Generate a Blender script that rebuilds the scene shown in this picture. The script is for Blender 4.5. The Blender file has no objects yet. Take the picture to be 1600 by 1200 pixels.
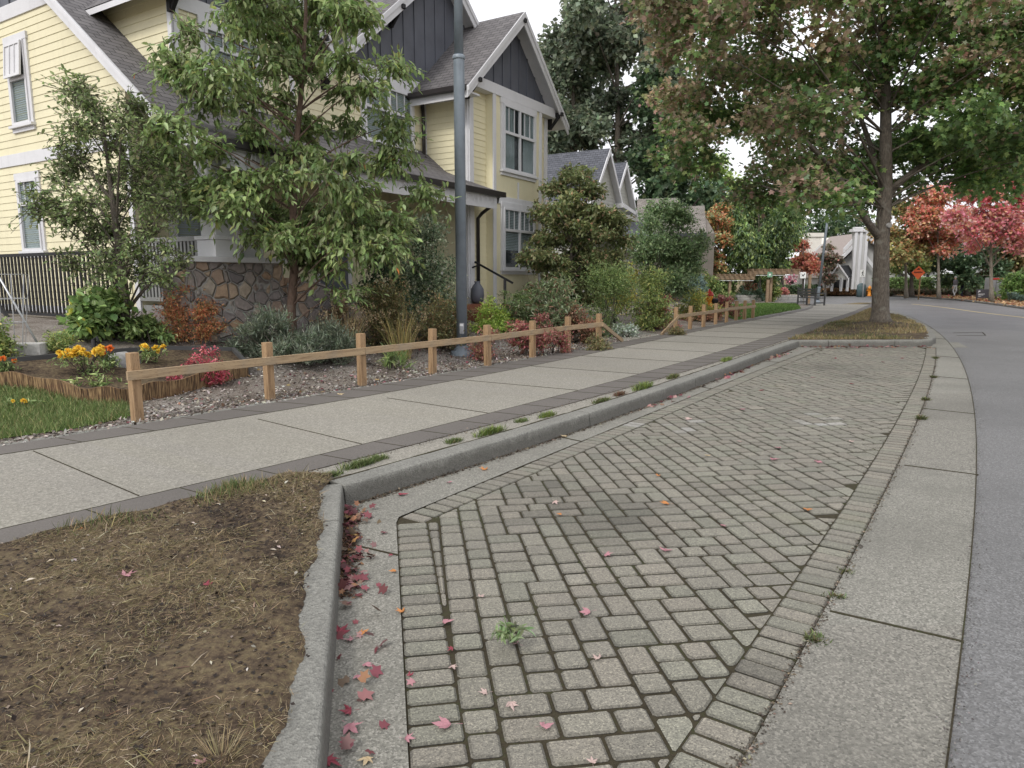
import bpy, bmesh, math, random
import numpy as np
from mathutils import Vector, Matrix

# ------------------------------------------------------------------ camera, sky, sun, exposure
SC = bpy.context.scene
COL = SC.collection
F, CH, HY = 1085.0, 1.6, 434.0                    # focal length in photo pixels, eye height, horizon row
PITCH = math.atan((600 - HY) / F)
cam_d = bpy.data.cameras.new("camera")
cam_d.sensor_width = 36.0
cam_d.lens = 36.0 * F / 1600
cam_d.clip_start, cam_d.clip_end = 0.05, 2000
cam = bpy.data.objects.new("camera", cam_d)
COL.objects.link(cam)
cam.location = (0, 0, CH)
cam.rotation_euler = (math.pi / 2 - PITCH, 0, 0)
SC.camera = cam
SC.view_settings.view_transform = 'Standard'
SC.view_settings.look = 'None'
SC.view_settings.exposure = 0.55
SC.view_settings.gamma = 1
SC.cycles.max_bounces = 8
SC.cycles.transparent_max_bounces = 4

SUN_EL, SUN_AZ = math.radians(44), math.radians(-148)   # azimuth measured from +Y towards +X
world = bpy.data.worlds.new("World")
SC.world = world
world.use_nodes = True
wn, wl = world.node_tree.nodes, world.node_tree.links
wn.clear()
sky = wn.new('ShaderNodeTexSky')
sky.sky_type = 'NISHITA'
sky.sun_disc = False
sky.sun_elevation = SUN_EL
sky.sun_rotation = SUN_AZ
sky.air_density, sky.dust_density, sky.ozone_density = 1.0, 3.0, 1.0
hs = wn.new('ShaderNodeHueSaturation')
hs.inputs['Saturation'].default_value = 0.22
wl.new(sky.outputs[0], hs.inputs['Color'])
tc = wn.new('ShaderNodeTexCoord')
nz = wn.new('ShaderNodeTexNoise')
nz.inputs['Scale'].default_value = 2.2
nz.inputs['Detail'].default_value = 5
wl.new(tc.outputs['Generated'], nz.inputs['Vector'])
mr = wn.new('ShaderNodeMapRange')
mr.inputs['From Min'].default_value, mr.inputs['From Max'].default_value = 0.3, 0.7
mr.inputs['To Min'].default_value, mr.inputs['To Max'].default_value = 4.6, 8.6
wl.new(nz.outputs['Fac'], mr.inputs['Value'])
cl = wn.new('ShaderNodeCombineColor')
mb_ = wn.new('ShaderNodeMath'); mb_.operation = 'MULTIPLY'; mb_.inputs[1].default_value = 1.045
wl.new(mr.outputs[0], cl.inputs[0]); wl.new(mr.outputs[0], cl.inputs[1])
wl.new(mr.outputs[0], mb_.inputs[0]); wl.new(mb_.outputs[0], cl.inputs[2])
mx = wn.new('ShaderNodeMixRGB')
mx.inputs[0].default_value = 0.82                      # overcast: cloud over most of the clear sky
wl.new(hs.outputs[0], mx.inputs[1]); wl.new(cl.outputs[0], mx.inputs[2])
bg = wn.new('ShaderNodeBackground')
bg.inputs['Strength'].default_value = 0.14
wl.new(mx.outputs[0], bg.inputs['Color'])
wo = wn.new('ShaderNodeOutputWorld')
wl.new(bg.outputs[0], wo.inputs['Surface'])

sun_d = bpy.data.lights.new("sun", 'SUN')
sun_d.energy = 1.35
sun_d.angle = math.radians(14)
sun_d.color = (1.0, 0.96, 0.9)
sun = bpy.data.objects.new("sun", sun_d)
COL.objects.link(sun)
sd = Vector((math.sin(SUN_AZ) * math.cos(SUN_EL), math.cos(SUN_AZ) * math.cos(SUN_EL), math.sin(SUN_EL)))
sun.rotation_euler = (-sd).to_track_quat('-Z', 'Y').to_euler()
sun.location = (0, 0, 30)

# ------------------------------------------------------------------ geometry helpers
RNG = np.random.default_rng(7)
random.seed(7)


def ray(px, py):
    X, Y = (px - 800) / F, (600 - py) / F
    c, s = math.cos(PITCH), math.sin(PITCH)
    return Vector((X, c + Y * s, Y * c - s))


def at(px, py, z=0.0):
    """the point of height z that the photograph shows at a pixel"""
    r = ray(px, py)
    t = (z - CH) / r.z
    return Vector((0, 0, CH)) + r * t


def atd(px, py, d):
    r = ray(px, py)
    return Vector((0, 0, CH)) + r * (d / r.y)


def smooth01(t):
    t = min(1.0, max(0.0, t))
    return t * t * (3 - 2 * t)


class MB:
    def __init__(self):
        self.v, self.f, self.uv, self.c, self.sm = [], [], {}, {}, set()

    def vert(self, p):
        self.v.append((p[0], p[1], p[2]))
        return len(self.v) - 1

    def poly(self, pts, uv=None):
        k = [self.vert(p) for p in pts]
        self.f.append(tuple(k))
        if uv is not None:
            self.uv[len(self.f) - 1] = uv
        return len(self.f) - 1

    def pp(self, o, a, b, c):
        """parallelepiped: corner o and three edge vectors"""
        o, a, b, c = Vector(o), Vector(a), Vector(b), Vector(c)
        P = [o, o + a, o + a + b, o + b, o + c, o + a + c, o + a + b + c, o + b + c]
        k = [self.vert(p) for p in P]
        q = [(0, 3, 2, 1), (4, 5, 6, 7), (0, 1, 5, 4), (1, 2, 6, 5), (2, 3, 7, 6), (3, 0, 4, 7)]
        if a.cross(b).dot(c) < 0:
            q = [tuple(reversed(x)) for x in q]
        for x in q:
            self.f.append(tuple(k[i] for i in x))

    def box(self, x0, x1, y0, y1, z0, z1):
        self.pp((min(x0, x1), min(y0, y1), min(z0, z1)), (abs(x1 - x0), 0, 0), (0, abs(y1 - y0), 0), (0, 0, abs(z1 - z0)))

    def rbox(self, c, size, rz=0.0):
        """box centred in x and y on c, standing on c.z, turned about z"""
        ca, sa = math.cos(rz), math.sin(rz)
        ax, ay = Vector((ca, sa, 0)), Vector((-sa, ca, 0))
        c = Vector(c)
        self.pp(c - ax * size[0] / 2 - ay * size[1] / 2, ax * size[0], ay * size[1], (0, 0, size[2]))

    def bar(self, p0, p1, w, t, up=(0, 0, 1)):
        """straight bar of section w (sideways) by t (along up)"""
        p0, p1 = Vector(p0), Vector(p1)
        d = (p1 - p0)
        s = d.cross(Vector(up))
        if s.length < 1e-6:
            s = Vector((1, 0, 0))
        s.normalize()
        u = s.cross(d).normalized()
        self.pp(p0 - s * w / 2 - u * t / 2, d, s * w, u * t)

    def tube(self, path, radii, n=8, cap=True):
        path = [Vector(p) for p in path]
        if not hasattr(radii, '__len__'):
            radii = [radii] * len(path)
        rings = []
        prev = None
        for i, p in enumerate(path):
            d = path[min(i + 1, len(path) - 1)] - path[max(i - 1, 0)]
            if d.length < 1e-9:
                d = Vector((0, 0, 1))
            d.normalize()
            if prev is None:
                a = d.cross(Vector((0.31, 0.87, 0.4)))
                if a.length < 0.1:
                    a = d.cross(Vector((1, 0, 0)))
            else:
                a = prev - d * prev.dot(d)
                if a.length < 1e-6:
                    a = d.cross(Vector((1, 0, 0)))
            a.normalize()
            prev = a
            b = d.cross(a)
            rings.append([self.vert(p + (a * math.cos(2 * math.pi * k / n) + b * math.sin(2 * math.pi * k / n)) * radii[i]) for k in range(n)])
        for i in range(len(rings) - 1):
            for k in range(n):
                self.f.append((rings[i][k], rings[i][(k + 1) % n], rings[i + 1][(k + 1) % n], rings[i + 1][k]))
                self.sm.add(len(self.f) - 1)
        if cap:
            self.f.append(tuple(reversed(rings[0])))
            self.f.append(tuple(rings[-1]))

    def lathe(self, c, prof, n=20):
        c = Vector(c)
        rings = [[self.vert(c + Vector((r * math.cos(2 * math.pi * k / n), r * math.sin(2 * math.pi * k / n), z))) for k in range(n)] for r, z in prof]
        for i in range(len(rings) - 1):
            for k in range(n):
                self.f.append((rings[i][k], rings[i][(k + 1) % n], rings[i + 1][(k + 1) % n], rings[i + 1][k]))
                self.sm.add(len(self.f) - 1)
        self.f.append(tuple(reversed(rings[0])))
        self.f.append(tuple(rings[-1]))

    def prism(self, pts, z0, z1):
        lo = [self.vert((p[0], p[1], z0)) for p in pts]
        hi = [self.vert((p[0], p[1], z1)) for p in pts]
        n = len(pts)
        self.f.append(tuple(reversed(lo)))
        self.f.append(tuple(hi))
        for i in range(n):
            self.f.append((lo[i], lo[(i + 1) % n], hi[(i + 1) % n], hi[i]))

    def slab(self, pts, off):
        """a flat polygon given a thickness: the same polygon moved by off, and its rim"""
        off = Vector(off)
        A = [self.vert(p) for p in pts]
        B = [self.vert(Vector(p) + off) for p in pts]
        n = len(pts)
        self.f.append(tuple(A))
        self.f.append(tuple(reversed(B)))
        for i in range(n):
            self.f.append((A[i], B[i], B[(i + 1) % n], A[(i + 1) % n]))

    def build(self, name, mat, parent=None, base=(0, 0, 0), bevel=0.0, fix=True, smooth=False):
        b = Vector(base)
        me = bpy.data.meshes.new(name)
        me.from_pydata([(x - b.x, y - b.y, z - b.z) for x, y, z in self.v], [], self.f)
        if self.uv:
            uvl = me.uv_layers.new(name="UVMap")
            for fi, uvs in self.uv.items():
                p = me.polygons[fi]
                for k, li in enumerate(p.loop_indices):
                    uvl.data[li].uv = uvs[k]
        if self.c:
            ca = me.color_attributes.new("Col", 'FLOAT_COLOR', 'CORNER')
            for fi, c in self.c.items():
                for li in me.polygons[fi].loop_indices:
                    ca.data[li].color = (c[0], c[1], c[2], 1)
        for i in (range(len(me.polygons)) if smooth else self.sm):
            me.polygons[i].use_smooth = True
        if fix and not self.uv:
            bm = bmesh.new(); bm.from_mesh(me)
            bmesh.ops.recalc_face_normals(bm, faces=bm.faces)
            bm.to_mesh(me); bm.free()
        if mat:
            me.materials.append(mat)
        o = bpy.data.objects.new(name, me)
        COL.objects.link(o)
        if parent is not None:
            o.parent = parent
        else:
            o.location = b
        if bevel:
            m = o.modifiers.new("bevel", 'BEVEL')
            m.width = bevel; m.segments = 2; m.limit_method = 'ANGLE'; m.angle_limit = math.radians(35)
        return o


def tag(o, label=None, cat=None, group=None, kind=None):
    if label: o['label'] = label
    if cat: o['category'] = cat
    if group: o['group'] = group
    if kind: o['kind'] = kind
    return o


def thing(name, label, cat, loc=(0, 0, 0), rz=0.0, group=None):
    o = bpy.data.objects.new(name, None)
    o.empty_display_size = 0.2
    COL.objects.link(o)
    o.location = loc
    o.rotation_euler = (0, 0, rz)
    return tag(o, label, cat, group)


def copy_tree(o, parent=None):
    c = o.copy()
    COL.objects.link(c)
    c.parent = parent
    for ch in list(o.children):
        copy_tree(ch, c)
    return c


def struct(o, label=None):
    o['kind'] = 'structure'
    if label: o['label'] = label
    return o


# ------------------------------------------------------------------ materials (all procedural)
def nodes_of(name):
    m = bpy.data.materials.new(name)
    m.use_nodes = True
    n, l = m.node_tree.nodes, m.node_tree.links
    b = n['Principled BSDF']
    return m, n, l, b


def coords(n, l, scale=(1, 1, 1), kind='Object', rot=(0, 0, 0)):
    t = n.new('ShaderNodeTexCoord')
    mp = n.new('ShaderNodeMapping')
    mp.inputs['Scale'].default_value = scale
    mp.inputs['Rotation'].default_value = rot
    l.new(t.outputs[kind], mp.inputs['Vector'])
    return mp.outputs['Vector']


def noise(n, l, vec, scale, detail=4, rough=0.55, dist=0.0):
    t = n.new('ShaderNodeTexNoise')
    t.inputs['Scale'].default_value = scale
    t.inputs['Detail'].default_value = detail
    t.inputs['Roughness'].default_value = rough
    t.inputs['Distortion'].default_value = dist
    l.new(vec, t.inputs['Vector'])
    return t.outputs['Fac']


def ramp(n, l, fac, stops):
    r = n.new('ShaderNodeValToRGB')
    el = r.color_ramp.elements
    while len(el) > 1:
        el.remove(el[-1])
    el[0].position = stops[0][0]; el[0].color = (*stops[0][1], 1)
    for p, c in stops[1:]:
        e = el.new(p); e.color = (*c, 1)
    l.new(fac, r.inputs['Fac'])
    return r.outputs['Color']


def mixc(n, l, fac, a, b, mode='MIX'):
    m = n.new('ShaderNodeMixRGB')
    m.blend_type = mode
    for sock, val in ((0, fac), (1, a), (2, b)):
        if hasattr(val, 'links') or hasattr(val, 'is_linked'):
            l.new(val, m.inputs[sock])
        elif isinstance(val, (int, float)):
            m.inputs[sock].default_value = val
        else:
            m.inputs[sock].default_value = (*val, 1)
    return m.outputs[0]


def mathn(n, l, op, a, b=None, clamp=False):
    m = n.new('ShaderNodeMath')
    m.operation = op; m.use_clamp = clamp
    for i, val in enumerate((a, b)):
        if val is None: continue
        if isinstance(val, (int, float)):
            m.inputs[i].default_value = val
        else:
            l.new(val, m.inputs[i])
    return m.outputs[0]


def maprange(n, l, v, a, b, c=0.0, d=1.0):
    m = n.new('ShaderNodeMapRange')
    m.interpolation_type = 'SMOOTHSTEP'
    l.new(v, m.inputs['Value'])
    for k, x in zip(('From Min', 'From Max', 'To Min', 'To Max'), (a, b, c, d)):
        m.inputs[k].default_value = x
    return m.outputs[0]


def bump(n, l, b, h, strength=0.4, dist=0.01):
    k = n.new('ShaderNodeBump')
    k.inputs['Strength'].default_value = strength
    k.inputs['Distance'].default_value = dist
    l.new(h, k.inputs['Height'])
    l.new(k.outputs[0], b.inputs['Normal'])


def paint(name, col, rough=0.55, var=0.08, scale=3.0, metallic=0.0, grime=0.0):
    """painted or plain surface: base colour with a broad and a fine variation"""
    m, n, l, b = nodes_of(name)
    v = coords(n, l)
    f1 = noise(n, l, v, scale, 5)
    c = ramp(n, l, f1, [(0.25, tuple(x * (1 - var * 1.6) for x in col)), (0.5, col), (0.75, tuple(min(1, x * (1 + var)) for x in col))])
    f2 = noise(n, l, v, scale * 14, 3)
    c = mixc(n, l, 0.12, c, ramp(n, l, f2, [(0.3, tuple(x * 0.7 for x in col)), (0.7, tuple(min(1, x * 1.1) for x in col))]))
    if grime:
        vs = coords(n, l, (5, 5, 0.6))
        g = maprange(n, l, noise(n, l, vs, 1.6, 6), 0.52, 0.75)
        c = mixc(n, l, mathn(n, l, 'MULTIPLY', g, grime), c, tuple(x * 0.45 for x in col))
    l.new(c, b.inputs['Base Color'])
    b.inputs['Roughness'].default_value = rough
    b.inputs['Metallic'].default_value = metallic
    bump(n, l, b, f2, 0.15, 0.003)
    return m


def timber(name, axis, light=(0.30, 0.195, 0.105), dark=(0.17, 0.095, 0.045), grey=0.0):
    m, n, l, b = nodes_of(name)
    s = [14, 14, 14]; s[axis] = 0.9
    v = coords(n, l, tuple(s))
    g = noise(n, l, v, 2.4, 6, 0.6, 0.6)
    c = ramp(n, l, g, [(0.3, dark), (0.48, light), (0.72, tuple(min(1, x * 1.22) for x in light))])
    w = coords(n, l)
    k = maprange(n, l, noise(n, l, w, 2.2, 3), 0.45, 0.7)
    c = mixc(n, l, mathn(n, l, 'MULTIPLY', k, 0.35 + grey), c, (0.27, 0.225, 0.165))
    # short incising marks of pressure treated wood
    s2 = [120, 120, 120]; s2[axis] = 22
    inc = maprange(n, l, noise(n, l, coords(n, l, tuple(s2)), 1.0, 1), 0.62, 0.68)
    c = mixc(n, l, mathn(n, l, 'MULTIPLY', inc, 0.45), c, (0.09, 0.05, 0.022))
    vk = n.new('ShaderNodeTexVoronoi'); vk.inputs['Scale'].default_value = 2.6
    l.new(coords(n, l), vk.inputs['Vector'])
    kn = maprange(n, l, vk.outputs['Distance'], 0.02, 0.075, 1, 0)
    c = mixc(n, l, kn, c, (0.055, 0.028, 0.013))
    l.new(c, b.inputs['Base Color'])
    b.inputs['Roughness'].default_value = 0.8
    bump(n, l, b, g, 0.35, 0.004)
    return m


def concrete(name, base=(0.34, 0.335, 0.31), speck=60, contrast=0.5, bump_s=0.5, stain=0.3, pebble=None, low_dark=0.0, rough=0.9, attr=False):
    m, n, l, b = nodes_of(name)
    v = coords(n, l)
    vo = n.new('ShaderNodeTexVoronoi')
    vo.inputs['Scale'].default_value = speck
    l.new(v, vo.inputs['Vector'])
    sep = n.new('ShaderNodeSeparateColor')
    l.new(vo.outputs['Color'], sep.inputs[0])
    lo = tuple(x * (1 - contrast) for x in base); hi = tuple(min(1, x * (1 + contrast * 0.75)) for x in base)
    c = ramp(n, l, sep.outputs[0], [(0.0, lo), (0.35, tuple(x * 0.9 for x in base)), (0.7, base), (1.0, hi)])
    if pebble:
        c = mixc(n, l, maprange(n, l, sep.outputs[1], 0.72, 0.9), c, pebble)
    f = noise(n, l, v, speck * 2.2, 3)
    c = mixc(n, l, 0.35, c, ramp(n, l, f, [(0.3, tuple(x * 0.62 for x in base)), (0.7, tuple(min(1, x * 1.2) for x in base))]))
    st = maprange(n, l, noise(n, l, v, 0.55, 6, 0.6), 0.38, 0.68)
    c = mixc(n, l, mathn(n, l, 'MULTIPLY', st, stain), c, tuple(x * 0.55 for x in base))
    st2 = maprange(n, l, noise(n, l, v, 3.1, 5, 0.65), 0.5, 0.75)
    c = mixc(n, l, mathn(n, l, 'MULTIPLY', st2, stain * 0.6), c, tuple(x * 0.66 for x in base))
    if low_dark:                                             # dark brown mixed in towards the foot of the kerb, with a ragged edge
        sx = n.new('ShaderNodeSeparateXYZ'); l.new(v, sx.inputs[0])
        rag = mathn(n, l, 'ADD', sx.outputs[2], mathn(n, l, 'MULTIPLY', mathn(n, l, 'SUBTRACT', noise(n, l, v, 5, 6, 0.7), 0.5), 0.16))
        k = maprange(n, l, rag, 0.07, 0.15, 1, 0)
        c = mixc(n, l, mathn(n, l, 'MULTIPLY', k, low_dark), c, (0.055, 0.05, 0.042))
    if attr:
        at_ = n.new('ShaderNodeAttribute'); at_.attribute_name = 'Col'
        c = mixc(n, l, 1.0, c, at_.outputs['Color'], 'MULTIPLY')
    l.new(c, b.inputs['Base Color'])
    b.inputs['Roughness'].default_value = rough
    h = mathn(n, l, 'ADD', vo.outputs['Distance'], f)
    bump(n, l, b, h, bump_s, 0.006)
    return m


def mix_soil(name, stops, s1=1.2, s2=34.0, bs=0.9, fine=None):
    """soil, mulch or turf: two scales of noise through a colour ramp"""
    m, n, l, b = nodes_of(name)
    v = coords(n, l)
    f1 = noise(n, l, v, s1, 6, 0.65)
    f2 = noise(n, l, v, s2, 5, 0.7)
    f = mathn(n, l, 'ADD', mathn(n, l, 'MULTIPLY', f1, 0.5), mathn(n, l, 'MULTIPLY', f2, 0.5))
    c = ramp(n, l, f, stops)
    if fine:
        f3 = noise(n, l, v, s2 * 3, 2)
        c = mixc(n, l, maprange(n, l, f3, 0.58, 0.68), c, fine)
    l.new(c, b.inputs['Base Color'])
    b.inputs['Roughness'].default_value = 0.95
    b.inputs['Specular IOR Level'].default_value = 0.2
    bump(n, l, b, f2, bs, 0.02)
    return m


def leaf_mat(name, trans=0.42, rough=0.42, spec=0.5):
    m, n, l, b = nodes_of(name)
    a = n.new('ShaderNodeAttribute'); a.attribute_name = 'Col'
    v = coords(n, l)
    f = noise(n, l, v, 30, 2)
    c = mixc(n, l, 0.3, a.outputs['Color'], ramp(n, l, f, [(0.3, (0.55, 0.55, 0.55)), (0.7, (1, 1, 1))]), 'MULTIPLY')
    l.new(c, b.inputs['Base Color'])
    b.inputs['Roughness'].default_value = rough
    b.inputs['Specular IOR Level'].default_value = spec
    t = n.new('ShaderNodeBsdfTranslucent')
    l.new(c, t.inputs['Color'])
    x = n.new('ShaderNodeMixShader'); x.inputs[0].default_value = trans
    l.new(b.outputs[0], x.inputs[1]); l.new(t.outputs[0], x.inputs[2])
    l.new(x.outputs[0], n['Material Output'].inputs['Surface'])
    return m


def bark_mat(name, dark, light, sc=9):
    m, n, l, b = nodes_of(name)
    v = coords(n, l, (sc, sc, sc * 0.28))
    f = noise(n, l, v, 2.2, 7, 0.7, 0.5)
    c = ramp(n, l, f, [(0.3, dark), (0.55, tuple((a + q) / 2 for a, q in zip(dark, light))), (0.75, light)])
    p = maprange(n, l, noise(n, l, coords(n, l), 5, 4), 0.55, 0.7)
    c = mixc(n, l, mathn(n, l, 'MULTIPLY', p, 0.5), c, (0.2, 0.2, 0.17))
    l.new(c, b.inputs['Base Color'])
    b.inputs['Roughness'].default_value = 0.95
    bump(n, l, b, f, 0.9, 0.03)
    return m


def shingle(name, cols, w=0.26, h=0.14):
    """courses of roof tabs laid in the slope's own metres (UV)"""
    m, n, l, b = nodes_of(name)
    t = n.new('ShaderNodeTexCoord')
    br = n.new('ShaderNodeTexBrick')
    br.inputs['Scale'].default_value = 1.0
    br.inputs['Brick Width'].default_value = w
    br.inputs['Row Height'].default_value = h
    br.inputs['Mortar Size'].default_value = 0.008
    br.inputs['Mortar Smooth'].default_value = 0.2
    br.inputs['Color1'].default_value = (0, 0, 0, 1)
    br.inputs['Color2'].default_value = (1, 1, 1, 1)
    br.inputs['Mortar'].default_value = (0.0, 0.0, 0.0, 1)
    l.new(t.outputs['UV'], br.inputs['Vector'])
    f = noise(n, l, t.outputs['UV'], 1.3, 4)
    sp = noise(n, l, t.outputs['UV'], 90, 2)
    mix = mathn(n, l, 'ADD', mathn(n, l, 'MULTIPLY', br.outputs['Color'], 0.55), mathn(n, l, 'MULTIPLY', f, 0.45))
    c = ramp(n, l, mix, [(0.1, cols[0]), (0.45, cols[1]), (0.8, cols[2])])
    c = mixc(n, l, 0.35, c, ramp(n, l, sp, [(0.3, tuple(x * 0.5 for x in cols[1])), (0.7, tuple(x * 1.5 for x in cols[1]))]))
    c = mixc(n, l, br.outputs['Fac'], c, tuple(x * 0.28 for x in cols[0]))
    l.new(c, b.inputs['Base Color'])
    b.inputs['Roughness'].default_value = 0.92
    sx = n.new('ShaderNodeSeparateXYZ'); l.new(t.outputs['UV'], sx.inputs[0])
    saw = mathn(n, l, 'FRACT', mathn(n, l, 'DIVIDE', sx.outputs[1], h))
    hh = mathn(n, l, 'SUBTRACT', mathn(n, l, 'SUBTRACT', 1.0, saw), mathn(n, l, 'MULTIPLY', br.outputs['Fac'], 0.7))
    bump(n, l, b, hh, 0.8, 0.02)
    return m


def stone_mat(name):
    m, n, l, b = nodes_of(name)
    v = coords(n, l)
    dn = n.new('ShaderNodeTexNoise'); dn.inputs['Scale'].default_value = 2.5
    l.new(v, dn.inputs['Vector'])
    vv = mixc(n, l, 0.16, v, dn.outputs['Color'])
    ed = n.new('ShaderNodeTexVoronoi'); ed.feature = 'DISTANCE_TO_EDGE'; ed.inputs['Scale'].default_value = 5.2
    ce = n.new('ShaderNodeTexVoronoi'); ce.inputs['Scale'].default_value = 5.2
    l.new(vv, ed.inputs['Vector']); l.new(vv, ce.inputs['Vector'])
    sp = n.new('ShaderNodeSeparateColor'); l.new(ce.outputs['Color'], sp.inputs[0])
    c = ramp(n, l, sp.outputs[0], [(0.0, (0.2, 0.18, 0.18)), (0.3, (0.34, 0.29, 0.26)), (0.5, (0.28, 0.25, 0.245)), (0.7, (0.46, 0.31, 0.2)), (0.84, (0.44, 0.37, 0.29)), (1.0, (0.4, 0.39, 0.37))])
    f = noise(n, l, v, 16, 5)
    c = mixc(n, l, 0.45, c, ramp(n, l, f, [(0.3, (0.35, 0.35, 0.36)), (0.7, (1, 1, 1))]), 'MULTIPLY')
    mo = maprange(n, l, ed.outputs['Distance'], 0.015, 0.05, 1, 0)
    c = mixc(n, l, mo, c, (0.3, 0.29, 0.27))
    l.new(c, b.inputs['Base Color'])
    b.inputs['Roughness'].default_value = 0.9
    h = mathn(n, l, 'ADD', maprange(n, l, ed.outputs['Distance'], 0.0, 0.12), mathn(n, l, 'MULTIPLY', f, 0.3))
    bump(n, l, b, h, 1.0, 0.05)
    return m


def glass_mat(name, tint=(0.035, 0.045, 0.05)):
    m, n, l, b = nodes_of(name)
    v = coords(n, l)
    f = noise(n, l, v, 0.9, 3)
    c = ramp(n, l, f, [(0.3, tuple(x * 0.6 for x in tint)), (0.7, tuple(x * 1.6 for x in tint))])
    l.new(c, b.inputs['Base Color'])
    b.inputs['Roughness'].default_value = 0.06
    b.inputs['Specular IOR Level'].default_value = 0.8
    tr = n.new('ShaderNodeBsdfTransparent')
    tr.inputs['Color'].default_value = (0.86, 0.9, 0.9, 1)
    x = n.new('ShaderNodeMixShader'); x.inputs[0].default_value = 0.84
    l.new(b.outputs[0], x.inputs[1]); l.new(tr.outputs[0], x.inputs[2])
    l.new(x.outputs[0], n['Material Output'].inputs['Surface'])
    return m


M = {}
M['yellow'] = paint('yellow_siding', (0.70, 0.648, 0.445), 0.6, 0.05, 1.5, grime=0.1)
M['yellow_panel'] = paint('yellow_panel', (0.70, 0.648, 0.445), 0.6, 0.05, 1.5, grime=0.1)
M['white'] = paint('white_trim', (0.62, 0.62, 0.635), 0.5, 0.05, 2.5, grime=0.15)
M['charcoal'] = paint('charcoal_board', (0.105, 0.112, 0.134), 0.6, 0.15, 2.0)
M['batten'] = paint('charcoal_batten', (0.05, 0.053, 0.064), 0.6, 0.12, 2.0)
M['black'] = paint('black_metal', (0.009, 0.009, 0.010), 0.75, 0.2, 4.0)
M['brownblack'] = paint('dark_gutter', (0.022, 0.018, 0.018), 0.4, 0.2, 4.0)
M['bluegrey'] = paint('blue_grey_pole_paint', (0.19, 0.225, 0.26), 0.42, 0.12, 6.0, grime=0.3)
M['greyrail'] = paint('grey_rail_paint', (0.22, 0.225, 0.215), 0.6, 0.1, 3.0)
M['dark'] = paint('dark_interior', (0.02, 0.02, 0.022), 0.7, 0.2, 2.0)
M['blind'] = paint('blind_slats', (0.74, 0.75, 0.76), 0.6, 0.04, 3.0)
M['curtain'] = paint('curtain', (0.5, 0.53, 0.54), 0.8, 0.1, 3.0)
M['glass'] = glass_mat('window_glass')
M['roof'] = shingle('grey_brown_shingle', ((0.08, 0.075, 0.077), (0.12, 0.113, 0.115), (0.17, 0.16, 0.16)))
M['roof_blue'] = shingle('blue_grey_shingle', ((0.05, 0.054, 0.066), (0.085, 0.09, 0.106), (0.125, 0.13, 0.15)))
M['roof_tan'] = shingle('tan_shingle', ((0.14, 0.125, 0.11), (0.2, 0.18, 0.16), (0.27, 0.245, 0.22)))
M['roof_pink'] = shingle('pinkish_shingle', ((0.29, 0.245, 0.225), (0.36, 0.31, 0.285), (0.43, 0.375, 0.35)))
M['stone'] = stone_mat('field_stone')
M['concrete'] = concrete('kerb_concrete', (0.231, 0.228, 0.204), 95, 0.55, 0.8, 0.5, low_dark=0.55)
M['gutter'] = concrete('gutter_concrete', (0.217, 0.211, 0.181), 120, 0.6, 0.7, 0.5, pebble=(0.392, 0.374, 0.331))
M['aggregate'] = concrete('exposed_aggregate', (0.257, 0.242, 0.207), 85, 0.42, 0.7, 0.16, pebble=(0.392, 0.374, 0.322))
M['aggregate_slab'] = concrete('exposed_aggregate_slab', (0.257, 0.242, 0.207), 85, 0.42, 0.7, 0.16, pebble=(0.392, 0.374, 0.322), attr=True)
M['gutter_dark'] = concrete('gutter_dark_concrete', (0.195, 0.187, 0.161), 110, 0.6, 0.7, 0.5, pebble=(0.348, 0.331, 0.287))
M['band'] = concrete('grey_band_paver', (0.135, 0.122, 0.110), 150, 0.3, 0.3, 0.35)
M['asphalt'] = concrete('road_asphalt', (0.146, 0.145, 0.143), 110, 0.5, 0.6, 0.4, pebble=(0.25, 0.25, 0.25), rough=0.62)
M['foundation'] = paint('foundation_concrete', (0.33, 0.34, 0.34), 0.9, 0.2, 2.0, grime=0.4)
M['soil'] = mix_soil('verge_soil', [(0.40, (0.022, 0.016, 0.012)), (0.47, (0.055, 0.039, 0.027)), (0.52, (0.09, 0.066, 0.042)), (0.57, (0.115, 0.09, 0.052)), (0.64, (0.2, 0.155, 0.095))], 2.6, 24, 0.6, (0.13, 0.095, 0.055))
M['turf'] = mix_soil('dry_turf', [(0.33, (0.06, 0.04, 0.025)), (0.46, (0.13, 0.095, 0.05)), (0.56, (0.19, 0.155, 0.075)), (0.68, (0.28, 0.225, 0.115))], 0.5, 22, 0.9)
M['lawn'] = mix_soil('green_lawn', [(0.3, (0.045, 0.075, 0.016)), (0.5, (0.085, 0.15, 0.03)), (0.7, (0.15, 0.2, 0.055))], 0.8, 40, 0.9)
M['mulch'] = mix_soil('wood_chip_mulch', [(0.32, (0.05, 0.04, 0.032)), (0.46, (0.14, 0.115, 0.095)), (0.56, (0.25, 0.225, 0.2)), (0.68, (0.37, 0.34, 0.31))], 1.1, 42, 1.0, (0.44, 0.41, 0.37))
M['litter'] = mix_soil('leaf_littered_verge', [(0.32, (0.10, 0.07, 0.045)), (0.47, (0.24, 0.165, 0.09)), (0.58, (0.33, 0.25, 0.14)), (0.7, (0.36, 0.20, 0.11))], 0.5, 8, 0.8)
M['joint'] = mix_soil('joint_soil', [(0.3, (0.022, 0.018, 0.012)), (0.5, (0.05, 0.042, 0.026)), (0.62, (0.042, 0.048, 0.02)), (0.72, (0.075, 0.068, 0.05))], 1.5, 40, 0.8)
M['timber_z'] = timber('timber_post', 2)
M['timber_x'] = timber('timber_rail', 0, (0.34, 0.245, 0.145), (0.2, 0.13, 0.07), 0.3)
M['pergola_wood'] = timber('pergola_timber', 0, (0.25, 0.175, 0.11), (0.15, 0.095, 0.055))
M['leaf'] = leaf_mat('foliage')
M['petal'] = leaf_mat('petals', 0.15, 0.7, 0.2)
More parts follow.
